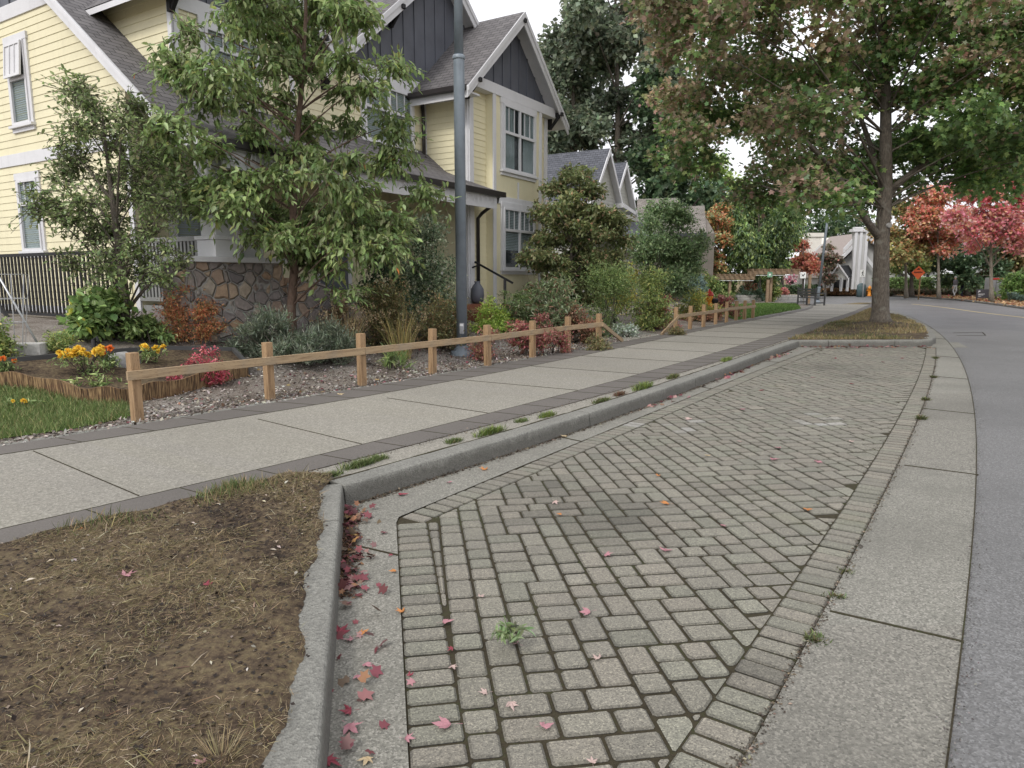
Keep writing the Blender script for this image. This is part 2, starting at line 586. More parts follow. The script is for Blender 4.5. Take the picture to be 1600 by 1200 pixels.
M['dead'] = leaf_mat('fallen_leaf', 0.12, 0.6, 0.3)
M['straw'] = leaf_mat('grass_blades', 0.25, 0.7, 0.2)
M['bark'] = bark_mat('grey_bark', (0.035, 0.028, 0.022), (0.21, 0.18, 0.145), 14)
M['bark_red'] = bark_mat('cherry_bark', (0.06, 0.035, 0.025), (0.2, 0.135, 0.1), 12)
M['bark_pale'] = bark_mat('pale_bark', (0.11, 0.095, 0.075), (0.3, 0.27, 0.22), 9)
M['orange'] = paint('orange_sign_face', (0.95, 0.16, 0.03), 0.5, 0.03)
M['signwhite'] = paint('white_sign_face', (0.78, 0.79, 0.78), 0.5, 0.03)
M['signpost'] = timber('sign_post_wood', 2, (0.26, 0.17, 0.08), (0.15, 0.09, 0.04))
M['hydrant'] = paint('orange_hydrant_paint', (0.75, 0.27, 0.02), 0.45, 0.1)
M['red'] = paint('red_paint', (0.5, 0.03, 0.02), 0.45, 0.1)
M['slate'] = paint('slate_board', (0.06, 0.056, 0.065), 0.5, 0.1)
M['cabinet'] = paint('grey_cabinet', (0.33, 0.34, 0.35), 0.5, 0.06)
M['planter'] = concrete('planter_block', (0.5, 0.49, 0.46), 20, 0.25, 0.5, 0.3)
M['benchwood'] = paint('dark_bench_wood', (0.055, 0.055, 0.055), 0.7, 0.2)
M['greensign'] = paint('green_sign_face', (0.16, 0.32, 0.2), 0.5, 0.05)
M['teal'] = paint('teal_bin', (0.09, 0.14, 0.15), 0.5, 0.1)
M['wire'] = paint('galvanised_wire', (0.45, 0.46, 0.47), 0.4, 0.1, metallic=0.6)
M['rock'] = concrete('grey_rock', (0.27, 0.265, 0.255), 14, 0.35, 0.9, 0.4)
M['terracotta'] = paint('terracotta', (0.2, 0.075, 0.04), 0.7, 0.2)
M['yellowline'] = paint('faded_yellow_line', (0.52, 0.42, 0.2), 0.85, 0.15, 8.0)
M['greyhouse'] = paint('grey_house_siding', (0.42, 0.42, 0.385), 0.7, 0.05)
M['greyhouse2'] = paint('pale_grey_siding', (0.46, 0.46, 0.45), 0.7, 0.05)
M['brownwall'] = paint('brown_siding', (0.16, 0.14, 0.12), 0.8, 0.1)
M['pinkroof'] = paint('pinkish_roof', (0.34, 0.29, 0.27), 0.9, 0.1, 8.0)
M['cream'] = paint('cream_wall', (0.66, 0.63, 0.57), 0.7, 0.05)


def reed_mat():
    m, n, l, b = nodes_of('reed_edging')
    v = coords(n, l, (70, 70, 2))
    f = noise(n, l, v, 1.0, 3, 0.6)
    c = ramp(n, l, f, [(0.36, (0.04, 0.022, 0.012)), (0.5, (0.15, 0.09, 0.042)), (0.64, (0.33, 0.22, 0.11))])
    w = coords(n, l, (1, 1, 9))
    k = maprange(n, l, noise(n, l, w, 2.0, 3), 0.5, 0.7)
    c = mixc(n, l, mathn(n, l, 'MULTIPLY', k, 0.4), c, (0.13, 0.06, 0.03))
    l.new(c, b.inputs['Base Color'])
    b.inputs['Roughness'].default_value = 0.9
    bump(n, l, b, f, 0.9, 0.012)
    return m


M['reed'] = reed_mat()


def paver_mat():
    m, n, l, b = nodes_of('concrete_paver')
    a = n.new('ShaderNodeAttribute'); a.attribute_name = 'Col'
    v = coords(n, l)
    vo = n.new('ShaderNodeTexVoronoi'); vo.inputs['Scale'].default_value = 190
    l.new(v, vo.inputs['Vector'])
    sp = n.new('ShaderNodeSeparateColor'); l.new(vo.outputs['Color'], sp.inputs[0])
    c = mixc(n, l, 0.85, a.outputs['Color'], ramp(n, l, sp.outputs[0], [(0.0, (0.5, 0.5, 0.5)), (0.4, (0.95, 0.95, 0.94)), (0.8, (1.1, 1.1, 1.08)), (1.0, (1.7, 1.68, 1.6))]), 'MULTIPLY')
    f = noise(n, l, v, 60, 3)
    c = mixc(n, l, 0.35, c, ramp(n, l, f, [(0.3, (0.55, 0.55, 0.53)), (0.7, (1.2, 1.2, 1.18))]), 'MULTIPLY')
    broad = maprange(n, l, noise(n, l, v, 0.9, 5, 0.6), 0.45, 0.72)
    c = mixc(n, l, mathn(n, l, 'MULTIPLY', broad, 0.35), c, (0.14, 0.135, 0.12))
    moss = maprange(n, l, noise(n, l, v, 0.7, 6, 0.7), 0.55, 0.75)
    c = mixc(n, l, mathn(n, l, 'MULTIPLY', moss, 0.25), c, (0.15, 0.17, 0.08))

    l.new(c, b.inputs['Base Color'])
    b.inputs['Roughness'].default_value = 0.88
    bump(n, l, b, mathn(n, l, 'ADD', f, vo.outputs['Distance']), 0.5, 0.004)
    return m


M['paver'] = paver_mat()


# ------------------------------------------------------------------ the ground: curves read along y
class Curve:
    """x as a smooth function of y through points seen in the photograph, straight beyond its ends"""
    def __init__(self, pts, deg=4, lo=None, hi=None):
        P = np.array([(p[0], p[1]) for p in pts], float)
        self.lo = P[:, 1].min() if lo is None else lo
        self.hi = P[:, 1].max() if hi is None else hi
        self.c = np.polyfit(P[:, 1], P[:, 0], deg)
        self.d = np.polyder(self.c)

    def __call__(self, y):
        yc = np.clip(y, self.lo, self.hi)
        return np.polyval(self.c, yc) + (y - yc) * np.polyval(self.d, yc)

    def dir(self, y):
        yc = np.clip(y, self.lo, self.hi)
        v = Vector((float(np.polyval(self.d, yc)), 1, 0))
        return v.normalized()

    def pt(self, y, z=0.0):
        return Vector((float(self(y)), y, z))


def pc(lst, z, **k):
    return Curve([at(a, b, z) for a, b in lst], **k)


SW = 0.15
cA = pc([(0, 853), (224, 799), (420, 755), (480, 739), (650, 692), (730, 671), (840, 645), (960, 614), (1065, 580), (1165, 550), (1240, 529), (1300, 505), (1350, 486)], SW)
cB = pc([(0, 827), (217, 775), (455, 724), (560, 698), (605, 684), (730, 654), (840, 626), (990, 587), (1090, 559), (1240, 515), (1290, 500), (1340, 484)], SW)
cC = pc([(0, 712), (217, 677), (448, 640), (600, 613), (700, 595), (840, 572), (990, 539), (1090, 517), (1180, 500), (1245, 488), (1270, 480)], SW)
cD = pc([(0, 698), (189, 668), (297, 650), (400, 633), (500, 617), (680, 585), (840, 561), (975, 532), (1040, 522), (1115, 509), (1177, 497), (1250, 484), (1268, 478)], SW)
cK = pc([(530, 762), (620, 735), (730, 701), (880, 656), (920, 645), (990, 625), (1090, 590), (1150, 566), (1240, 535)], SW, deg=3)          # kerb front, top edge
cKn = Curve([(-1.20, 4.75), (-0.6, 1.98)], deg=1)                                              # near return of the kerb
cPL = pc([(618, 810), (800, 735), (1000, 650), (1150, 593), (1245, 555)], 0, deg=2)
cPLn = Curve([(-0.78, 4.48), (-0.34, 2.07)], deg=1)
cPR = pc([(1160, 1200), (1250, 1015), (1320, 890), (1400, 740), (1440, 640), (1460, 580), (1463, 548)], 0, deg=3)
cGR = pc([(1475, 1200), (1500, 1000), (1520, 800), (1528, 700), (1524, 620), (1505, 565), (1465, 525), (1435, 500), (1400, 486), (1360, 478), (1330, 472)], 0, deg=4)
cI = Curve([(10.0, 16.3), (11.86, 19.66), (14.0, 24.17), (16.0, 29.05), (17.54, 34.78)], deg=2)   # island kerb, road side
YC = 4.72                                                                                     # kerb corner
YE = 16.05                                                                                    # far end of the bay


def garden_h(x, y):
    """ground level of the front gardens: rises gently from the pavement to the houses"""
    w = (float(cD(y)) - x) * 0.83
    k = smooth01((w - 0.4) / 5.0)
    f = 0.77 * (1 - smooth01((y - 19) / 9.0)) + 0.01 * smooth01((y - 19) / 9.0)
    return 0.13 + f * k


def gp(px, py):
    """garden ground seen at a pixel"""
    r = ray(px, py)
    o = Vector((0, 0, CH))
    t = 3.0
    while t < 60:
        p = o + r * t
        if p.z <= garden_h(p.x, p.y):
            return p
        t += 0.02
    return at(px, py, 0.15)


def ribbon(name, left, right, ys, z, mat, nx=2, jit=0.0, jz=0.0, zf=None):
    b = MB()
    idx = []
    for y in ys:
        xl, xr = float(left(y)), float(right(y))
        row = []
        for k in range(nx):
            t = k / (nx - 1)
            x = xl + (xr - xl) * t
            zz = zf(x, y) if zf else z
            row.append(b.vert((x + (jit * random.uniform(-1, 1) if k in (0, nx - 1) else 0), y, zz + jz * random.uniform(-1, 1))))
        idx.append(row)
    for i in range(len(idx) - 1):
        for k in range(nx - 1):
            b.f.append((idx[i][k], idx[i][k + 1], idx[i + 1][k + 1], idx[i + 1][k]))
    return struct(b.build(name, mat, fix=False, smooth=jz > 0))


def lin(a, b, n):
    return [a + (b - a) * i / (n - 1) for i in range(n)]


# base ground out to the horizon
b = MB(); b.poly([(-700, -300, -0.06), (700, -300, -0.06), (700, 1200, -0.06), (-700, 1200, -0.06)])
struct(b.build('ground', M['turf'], fix=False))

# pavement: aggregate slab, two bands of grey pavers, concrete strip beside the kerb
ys = lin(-2, 38.5, 82)
jB, jC = [at(217, 775, SW).y, at(565, 694, SW).y, at(765, 646, SW).y], [at(52, 705, SW).y, at(403, 655, SW).y, at(605, 622, SW).y]
while jB[-1] < 37: jB.append(jB[-1] + 1.55); jC.append(jC[-1] + 1.55)
jB = [jB[0] - 3.4, jB[0] - 1.7] + jB; jC = [jC[0] - 3.6, jC[0] - 1.8] + jC
b = MB()
for i in range(len(jB) - 1):
    tn = random.uniform(0.90, 1.07)
    for k in range(8):
        a0, a1 = k / 8, (k + 1) / 8
        yc0, yc1 = jC[i] + (jC[i + 1] - jC[i]) * a0, jC[i] + (jC[i + 1] - jC[i]) * a1
        yb0, yb1 = jB[i] + (jB[i + 1] - jB[i]) * a0, jB[i] + (jB[i + 1] - jB[i]) * a1
        b.poly([cC.pt(yc0, SW), cB.pt(yb0, SW), cB.pt(yb1, SW), cC.pt(yc1, SW)])
        b.c[len(b.f) - 1] = (tn, tn, tn * random.uniform(0.985, 1.01))
struct(b.build('sidewalk', M['aggregate_slab'], fix=False))
ribbon('sidewalk_border', cB, cA, ys, SW + 0.002, M['band'])
ribbon('sidewalk_border', cD, cC, ys, SW + 0.002, M['band'])
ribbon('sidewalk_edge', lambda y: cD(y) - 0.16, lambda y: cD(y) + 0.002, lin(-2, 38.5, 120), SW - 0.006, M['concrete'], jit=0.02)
kback = lambda y: float(cK(y)) - 0.19 / 0.82
ribbon('kerb_strip', lambda y: cA(y) - 0.002, kback, lin(YC + 0.15, YE + 0.6, 60), SW - 0.004, M['aggregate'])
b = MB()
for y in lin(YC + 0.15, YE + 0.5, 90):
    o_ = random.uniform(-0.006, 0.006)
    b.bar((kback(y) + o_, y, SW), (kback(y + 0.14) + o_, y + 0.14, SW), random.uniform(0.012, 0.03), 0.007)
struct(b.build('kerb_joint', M['joint'], fix=False))

# joints across the pavement and between the border pavers
b = MB()
pairs = [((52, 705), (217, 775)), ((403, 655), (565, 694)), ((605, 622), (765, 646))]
for p, q in pairs:
    P, Q = at(*p, SW), at(*q, SW)
    b.bar(P + Vector((0, 0, 0.001)), Q + Vector((0, 0, 0.001)), 0.006, 0.008)
yb, yc_ = at(765, 646, SW).y, at(605, 622, SW).y
for i in range(1, 14):
    yb += 1.55; yc_ += 1.55
    if yb > 37: break
    b.bar(cC.pt(yc_, SW + 0.001), cB.pt(yb, SW + 0.001), 0.006, 0.008)
for cur, cur2, y0, sl in ((cB, cA, 1.0, -0.18), (cD, cC, 3.0, -0.18)):
    y = y0
    while y < 30:
        b.bar(cur.pt(y, SW + 0.002), cur2.pt(y + sl, SW + 0.002), 0.005, 0.006)
        y += 0.46
for cur in (cB, cC):
    for y in lin(0, 37, 150)[:-1]:
        b.bar(cur.pt(y, SW + 0.0015), cur.pt(y + 0.25, SW + 0.0015), 0.004, 0.006)
struct(b.build('sidewalk_joints', M['joint'], fix=False))


def sweep_kerb(name, pts, prof, mat, jz=0.0018):
    """a kerb section carried along a line; profile offsets run to the left of travel"""
    bb = MB()
    rings = []
    for i, p in enumerate(pts):
        d = (pts[min(i + 1, len(pts) - 1)] - pts[max(i - 1, 0)]); d.z = 0; d.normalize()
        nl = Vector((-d.y, d.x, 0))
        e = random.uniform(-jz, jz)
        rings.append([bb.vert((p.x + nl.x * (o + e), p.y + nl.y * (o + e), z + (e * 0.6 if z > 0.05 else 0))) for o, z in prof])
    for i in range(len(rings) - 1):
        for k in range(len(prof) - 1):
            bb.f.append((rings[i][k], rings[i + 1][k], rings[i + 1][k + 1], rings[i][k + 1]))
    bb.f.append(tuple(rings[0])); bb.f.append(tuple(reversed(rings[-1])))
    return bb


PROF = [(-0.014, -0.05), (-0.012, 0.0), (0.0, 0.132), (0.004, 0.143), (0.012, 0.149), (0.026, 0.1515), (0.19, 0.152), (0.19, -0.05)]
kb = MB()


def add_mb(dst, src):
    o = len(dst.v)
    dst.v += src.v
    for f in src.f:
        dst.f.append(tuple(i + o for i in f))
    for s in src.sm:
        dst.sm.add(s + len(dst.f) - len(src.f))


cuts = [YC + 0.02, at(918, 645, SW).y, at(1088, 590, SW).y, 13.4, YE + 0.25]
for a, c in zip(cuts[:-1], cuts[1:]):
    pts = [cK.pt(y) for y in lin(a + 0.006, c - 0.006, 24)]
    add_mb(kb, sweep_kerb('k', pts, PROF, None))
add_mb(kb, sweep_kerb('k', [cKn.pt(y) for y in lin(-1.5, 4.02, 24)], PROF, None))
add_mb(kb, sweep_kerb('k', [cKn.pt(y) for y in lin(4.03, YC + 0.06, 6)], PROF, None))
# far end of the bay and the road side of the tree island (travel reversed so the back is on the island)
endL, endR = cK.pt(YE + 0.12), Vector((9.62, 16.28, 0))
segs = [endL.lerp(endR, t) for t in (0.0, 0.24)], [endL.lerp(endR, t) for t in (0.245, 0.5, 0.78)], \
       [endL.lerp(endR, 0.785), endR, Vector((9.86, 16.36, 0)), Vector((10.02, 16.52, 0)), Vector((10.16, 16.76, 0))] + [cI.pt(y) for y in lin(17.2, 34.5, 30)]
for s in segs:
    add_mb(kb, sweep_kerb('k', list(s), PROF, None))
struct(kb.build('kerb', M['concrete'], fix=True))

# gutters of smooth concrete on both sides of the parking bay
def kfoot(y):
    return float(cK(y)) + 0.005 if y > YC else float(cKn(y)) + 0.005
def pleft(y):
    return float(cPL(y)) if y > 4.48 else float(cPLn(y))
ribbon('gutter', kfoot, pleft, lin(-1.5, YE + 0.15, 160), 0.0, M['gutter'])
gyr = lin(-2, YE + 0.2, 60)
for y0_, y1_, m_ in ((-2, 3.03, 'gutter_dark'), (3.03, 5.66, 'gutter'), (5.66, 9.6, 'gutter_dark'), (9.6, YE + 0.2, 'gutter')):
    ribbon('gutter', cPR, cGR, lin(y0_, y1_, 30), 0.001, M[m_])
b = MB(); b.poly([(6.3, 15.9, -0.001), (10.6, 16.05, -0.001), (11.2, 17.4, -0.001), (6.5, 17.2, -0.001)])
struct(b.build('gutter', M['gutter'], fix=False))
ribbon('gutter', cI, cGR, lin(16.25, 38, 40), 0.0005, M['gutter'])
b = MB()
for p, q in (((1297, 955), (1506, 1003)), ((1413, 727), (1529, 742))):
    b.bar(at(*p, 0.0015), at(*q, 0.0015), 0.014, 0.008)
for y in (8.35, 11.2, 14.2, 18.5, 22.4):
    l_ = cPR if y < 16 else cI
    b.bar(l_.pt(y + 0.1, 0.0015), cGR.pt(y - 0.25, 0.0015), 0.012, 0.008)
for y in (4.05, 6.9, 10.2, 13.4):
    b.bar(Vector((kfoot(y), y, 0.0015)), Vector((pleft(y - 0.2), y - 0.2, 0.0015)), 0.012, 0.008)
for y in lin(1.2, 30, 120)[:-1]:
    b.bar(cGR.pt(y, 0.001), cGR.pt(y + 0.245, 0.001), 0.007, 0.008)
struct(b.build('gutter_joints', M['joint'], fix=False))

# road
far = [at(1600, 483), at(1550, 476), at(1500, 470), at(1440, 465.5), at(1390, 463)]
b = MB()
L = [(cGR(y), y, -0.004) for y in lin(-3, 37, 60)]
pts = L + [(19.6, 39.5, -0.004), (18.0, 44, -0.004), (12, 47, -0.004), (-20, 52, -0.004), (-20, 64, -0.004), (24, 61.5, -0.004), (33.5, 61.3, -0.004)]
pts += [(p.x, p.y, -0.004) for p in reversed(far)][1:] + [(23.5, 30, -0.004), (18, 19, -0.004), (12, 8, -0.004), (6, -3, -0.004)]
b.poly(pts)
struct(b.build('road', M['asphalt'], fix=False))
yl = [at(1600, 496), at(1565, 492), at(1530, 488), at(1480, 481), at(1450, 477.5), at(1425, 475)]
yl = [Vector((13.5, 14, 0)), Vector((17.5, 21.5, 0))] + yl
b = MB()
for p, q in zip(yl[:-1], yl[1:]):
    b.bar(Vector((p.x, p.y, 0)), Vector((q.x, q.y, 0)), 0.13, 0.004)
struct(b.build('road_marking', M['yellowline'], fix=False))
b = MB()
for p, q in (((1490, 520), (1535, 519)), ((1535, 519), (1540, 524)), ((1540, 524), (1495, 524))):
    b.bar(at(*p, 0.001), at(*q, 0.001), 0.03, 0.004)
struct(b.build('road_seam', M['joint'], fix=False))
# far verge beyond the road, with its own kerb
pl = [(6.5, -3), (12.5, 8), (18.5, 19), (24, 30)] + [(p.x, p.y) for p in far]
b = MB(); b.poly([(x, y, 0.10) for x, y in pl] + [(36, 62, 0.10), (90, 62, 0.10), (90, -3, 0.10)])
struct(b.build('far_verge', M['litter'], fix=False))
kb = sweep_kerb('k', [Vector((x, y, 0)) for x, y in reversed(pl)], [(-0.03, -0.05), (-0.03, 0.06), (0.0, 0.11), (0.15, 0.115), (0.15, -0.05)], None)
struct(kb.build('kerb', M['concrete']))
b = MB(); b.poly([(-60, 61.6, 0.10), (24, 61.6, 0.10), (36, 62, 0.10), (150, 62, 0.10), (150, 140, 0.10), (-60, 140, 0.10)])
struct(b.build('far_verge', M['turf'], fix=False))
b = MB()
q = [at(1600, 466.5, 0.112), at(1540, 464, 0.112), at(1470, 460.5, 0.112)]
for p, r in zip(q[:-1], q[1:]):
    d = (r - p).normalized(); s = Vector((d.y, -d.x, 0)) * 1.5
    b.poly([p, r, r + s, p + s])
struct(b.build('far_path', M['gutter'], fix=False))

# garden ground, rising to the houses: mulch near the pavement, lawn and soil elsewhere
b = MB(); rows = []
gys = lin(-2, 43.5, 150)
offs = [0.0, 0.25, 0.6, 1.0, 1.5, 2.0, 2.6, 3.3, 4.0, 5, 6, 7.5, 9.5, 13, 20, 45]
for y in gys:
    xd = float(cD(min(y, 38.5))) - 0.02
    rows.append([b.vert((xd - o, y, garden_h(xd - o, y) - 0.003 + (random.uniform(-0.015, 0.015) if o > 0 else -0.012))) for o in offs])
for i in range(len(rows) - 1):
    for k in range(len(offs) - 1):
        b.f.append((rows[i][k], rows[i + 1][k], rows[i + 1][k + 1], rows[i][k + 1]))
struct(b.build('garden_bed', M['mulch'], fix=False, smooth=True))
# garden path between the two timber fences
b = MB()
p0, p1, p2, p3 = at(975, 533, 0.15), at(1034, 523, 0.15), at(985, 516.5, 0.15), at(925, 520.5, 0.15)
q2, q3 = p2 + (p2 - p1) * 1.2, p3 + (p3 - p0) * 1.6
def gpz(p, dz=0.02): return (p.x, p.y, garden_h(p.x, p.y) + dz)
N_ = 10
for i in range(N_):
    a, c = i / N_, (i + 1) / N_
    A0, A1, B0, B1 = p0.lerp(q3, a), p0.lerp(q3, c), p1.lerp(q2, a), p1.lerp(q2, c)
    b.poly([gpz(A0), gpz(A1), gpz(B1), gpz(B0)])
struct(b.build('garden_path', M['aggregate'], fix=False))
# lawn by the pergola and lawn at the left edge of the view
def patch(name, pix, mat, z=None, dz=0.012, n=14):
    bb = MB()
    P = [gp(*q) for q in pix]
    c = sum(P, Vector()) / len(P)
    ring_prev = [bb.vert((c.x, c.y, garden_h(c.x, c.y) + dz))]
    rings = []
    for k in range(1, n + 1):
        t = k / n
        ring = []
        for i, p in enumerate(P):
            nx_ = P[(i + 1) % len(P)]
            for s in range(6):
                q = c.lerp(p.lerp(nx_, s / 6), t)
                ring.append(bb.vert((q.x, q.y, garden_h(q.x, q.y) + dz)))
        rings.append(ring)
    m_ = len(rings[0])
    for i in range(m_):
        bb.f.append((ring_prev[0], rings[0][i], rings[0][(i + 1) % m_]))
    for k in range(n - 1):
        for i in range(m_):
            bb.f.append((rings[k][i], rings[k + 1][i], rings[k + 1][(i + 1) % m_], rings[k][(i + 1) % m_]))
    return struct(bb.build(name, mat, smooth=True)), P
LAWN1 = [(0, 687), (110, 672), (205, 652), (196, 634), (150, 622), (60, 604), (0, 590), (-160, 590), (-300, 650), (-120, 705)]
patch('lawn', LAWN1, M['lawn'])
LAWN2 = [(1150, 501), (1252, 482.5), (1246, 475), (1195, 474), (1140, 476), (1120, 488)]
patch('lawn', LAWN2, M['lawn'])

# verge of bare soil and dry grass at the lower left
def vz(x, y):
    return 0.176 + 0.010 * math.sin(x * 5.1 + y * 2.3) * math.sin(y * 4.3 - x) + 0.012 * math.sin(x * 13 + 1) * math.cos(y * 11)
rr = random.Random(3)
jit = [0.022 * math.sin(i * 0.031) + 0.014 * math.sin(i * 0.093 + 1) + 0.003 * math.sin(i * 0.31) + rr.uniform(-0.004, 0.004) for i in range(1400)]
def vright(y):
    i = int((y + 2) * 150)
    return float(cKn(y)) - 0.12 + jit[i] - max(0, (2.6 - y)) * 0.03
def vleft(y):
    return min(float(cA(y)) + 0.005, vright(y) - 0.02)
ribbon('verge', vleft, vright, lin(-1.8, 4.98, 420), 0, M['soil'], nx=70, zf=lambda x, y: min(vz(x, y), 0.1535 + max(0.0, vright(y) - x) * 0.35))
# tree island
def ileft(y): return float(cA(y)) + 0.01
def iright(y):
    if y < 16.5: return 6.62 + (y - 16.2) * 10
    return max(float(cI(y)) - 0.17, ileft(y) + 0.02)
def iz(x, y):
    d = math.hypot(x - 11.1, y - 20.96)
    return 0.15 + 0.16 * math.exp(-(d / 1.2) ** 2) + 0.015 * math.sin(x * 5) * math.sin(y * 4)
ribbon('tree_island', ileft, iright, lin(16.42, 34, 90), 0, M['soil'], nx=24, jz=0.006, zf=iz)
ribbon('far_grass_strip', lambda y: 17.3 + (y - 39) * 0.9, lambda y: 18.1 + (y - 39) * 1.0, lin(39.2, 44, 8), 0.05, M['turf'])

# ------------------------------------------------------------------ parking bay of small concrete pavers, every paver cut and tumbled
def clip(poly, p, nrm):
    out = []
    for i in range(len(poly)):
        a, c = poly[i], poly[(i + 1) % len(poly)]
        da = (a[0] - p[0]) * nrm[0] + (a[1] - p[1]) * nrm[1]
        dc = (c[0] - p[0]) * nrm[0] + (c[1] - p[1]) * nrm[1]
        if da >= 0: out.append(a)
        if (da >= 0) != (dc >= 0):
            t = da / (da - dc)
            out.append((a[0] + (c[0] - a[0]) * t, a[1] + (c[1] - a[1]) * t))
    return out


def area(poly):
    return 0.5 * sum(poly[i][0] * poly[(i + 1) % len(poly)][1] - poly[(i + 1) % len(poly)][0] * poly[i][1] for i in range(len(poly)))


pv = MB()


def inset(poly, d):
    c = (sum(p[0] for p in poly) / len(poly), sum(p[1] for p in poly) / len(poly))
    out = poly
    for i in range(len(poly)):
        a, q = poly[i], poly[(i + 1) % len(poly)]
        ex, ey = q[0] - a[0], q[1] - a[1]
        L_ = math.hypot(ex, ey)
        if L_ < 1e-6: continue
        nn = (-ey / L_, ex / L_)
        out = clip(out, (a[0] + nn[0] * d, a[1] + nn[1] * d), nn)
        if len(out) < 3: return []
    return out


def add_paver(poly, tone):
    if area(poly) < 0: poly = poly[::-1]
    g = 0.0060 + abs(random.gauss(0, 0.0014))
    o = inset(poly, g)
    if len(o) < 3 or area(o) < 0.0005: return
    # knock the corners off
    r = []
    for i in range(len(o)):
        a, p, c = o[i - 1], o[i], o[(i + 1) % len(o)]
        for q in (a, c):
            L_ = math.hypot(q[0] - p[0], q[1] - p[1])
            k = min(0.3, random.uniform(0.007, 0.016) / max(L_, 1e-4))
            r.append((p[0] + (q[0] - p[0]) * k, p[1] + (q[1] - p[1]) * k))
    top = inset(r, 0.0088)
    if len(top) < 3: return
    z0 = random.gauss(0, 0.0012); tx, ty = random.gauss(0, 0.008), random.gauss(0, 0.008)
    cx, cy = o[0]
    zz = lambda p, dz: z0 + dz + (p[0] - cx) * tx + (p[1] - cy) * ty
    tone = stain_of(cx, cy, tone)
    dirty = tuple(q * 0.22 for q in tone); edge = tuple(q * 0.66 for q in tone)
    s = len(pv.f)
    A = [pv.vert((p[0], p[1], -0.03)) for p in r]
    B = [pv.vert((p[0], p[1], zz(p, -0.0065))) for p in r]
    for i in range(len(r)):
        pv.f.append((A[i], A[(i + 1) % len(r)], B[(i + 1) % len(r)], B[i]))
    if len(top) == len(r):
        # ring of the rounded shoulder, matched by nearest start
        k0 = min(range(len(top)), key=lambda k: (top[k][0] - r[0][0]) ** 2 + (top[k][1] - r[0][1]) ** 2)
        top = top[k0:] + top[:k0]
        T = [pv.vert((p[0], p[1], zz(p, 0.0))) for p in top]
        for i in range(len(r)):
            pv.f.append((B[i], B[(i + 1) % len(r)], T[(i + 1) % len(r)], T[i]))
        pv.f.append(tuple(T))
    else:
        pv.f.append(tuple(B))
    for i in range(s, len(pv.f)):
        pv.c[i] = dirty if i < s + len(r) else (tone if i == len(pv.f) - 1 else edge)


PAINT = [at(1055, 664), at(1010, 668), at(1075, 676), at(1290, 658), at(1270, 655), at(1310, 661)]
OIL = [(at(880, 795), 0.6), (at(950, 820), 0.45), (at(1120, 772), 0.22), (at(840, 765), 0.3), (at(1290, 575), 0.8), (at(1340, 590), 0.5), (at(1240, 1075), 0.2)]


def stain_of(x, y, t):
    """old paint on some pavers, oil and tyre dirt on others"""
    for p in PAINT:
        d = math.hypot(x - p.x, (y - p.y) * 0.7)
        if d < 0.42 and random.random() < 0.26 * (1 - d / 0.42) + 0.03:
            k = random.uniform(0.15, 0.6)
            t = tuple(q * (1 - k) + 0.42 * k for q in t)
    for p, r in OIL:
        d = math.hypot(x - p.x, y - p.y) / r
        if d < 1.3:
            k = max(0, 1 - d / 1.3) * random.uniform(0.25, 0.85)
            t = tuple(q * (1 - 0.5 * k) for q in t)
    return t


def tone():
    k = random.gauss(1.06, 0.065)
    base = random.choice([(0.192, 0.182, 0.152), (0.184, 0.173, 0.146), (0.196, 0.181, 0.152), (0.182, 0.178, 0.146)])
    return tuple(max(0.05, x * k) for x in base)


def soldier(pts, inner_dir, wid=0.205, step=0.118):
    """header course along a line of points; inner_dir +1: pavers lie to the right of travel"""
    ds = [0.0]
    for a, c in zip(pts[:-1], pts[1:]): ds.append(ds[-1] + (c - a).length)
    def p_at(s):
        for i in range(len(ds) - 1):
            if s <= ds[i + 1]:
                t = (s - ds[i]) / (ds[i + 1] - ds[i])
                d = (pts[i + 1] - pts[i]).normalized()
                return pts[i].lerp(pts[i + 1], t), Vector((d.y, -d.x, 0)) * inner_dir
        d = (pts[-1] - pts[-2]).normalized()
        return pts[-1], Vector((d.y, -d.x, 0)) * inner_dir
    s = 0.0
    while s + step < ds[-1]:
        a, na = p_at(s); c, nc = p_at(s + step)
        add_paver([(a.x, a.y), (c.x, c.y), (c.x + nc.x * wid, c.y + nc.y * wid), (a.x + na.x * wid, a.y + na.y * wid)], tone())
        s += step


PLm = [cPL.pt(y) for y in lin(4.52, YE - 0.42, 60)]
PLn = [cPLn.pt(y) for y in lin(0.9, 4.44, 20)]
PR = [cPR.pt(y) for y in lin(0.9, YE - 0.1, 80)]
soldier(PLm, 1); soldier(PLn, 1); soldier(PR, -1)
YF = lambda x: 15.62 + (x - 6.6) * 0.065


def half_planes():
    out = []
    for pts, sgn, wid in ((PLm, 1, 0.2), (PLn, 1, 0.2), (PR, -1, 0.198)):
        hp = []
        for a, c in zip(pts[:-1], pts[1:]):
            d = (c - a).normalized()
            nn = Vector((d.y, -d.x, 0)) * sgn
            p = a + nn * wid
            hp.append(((p.x, p.y), (nn.x, nn.y), ((a.y + c.y) / 2)))
        out.append(hp)
    return out


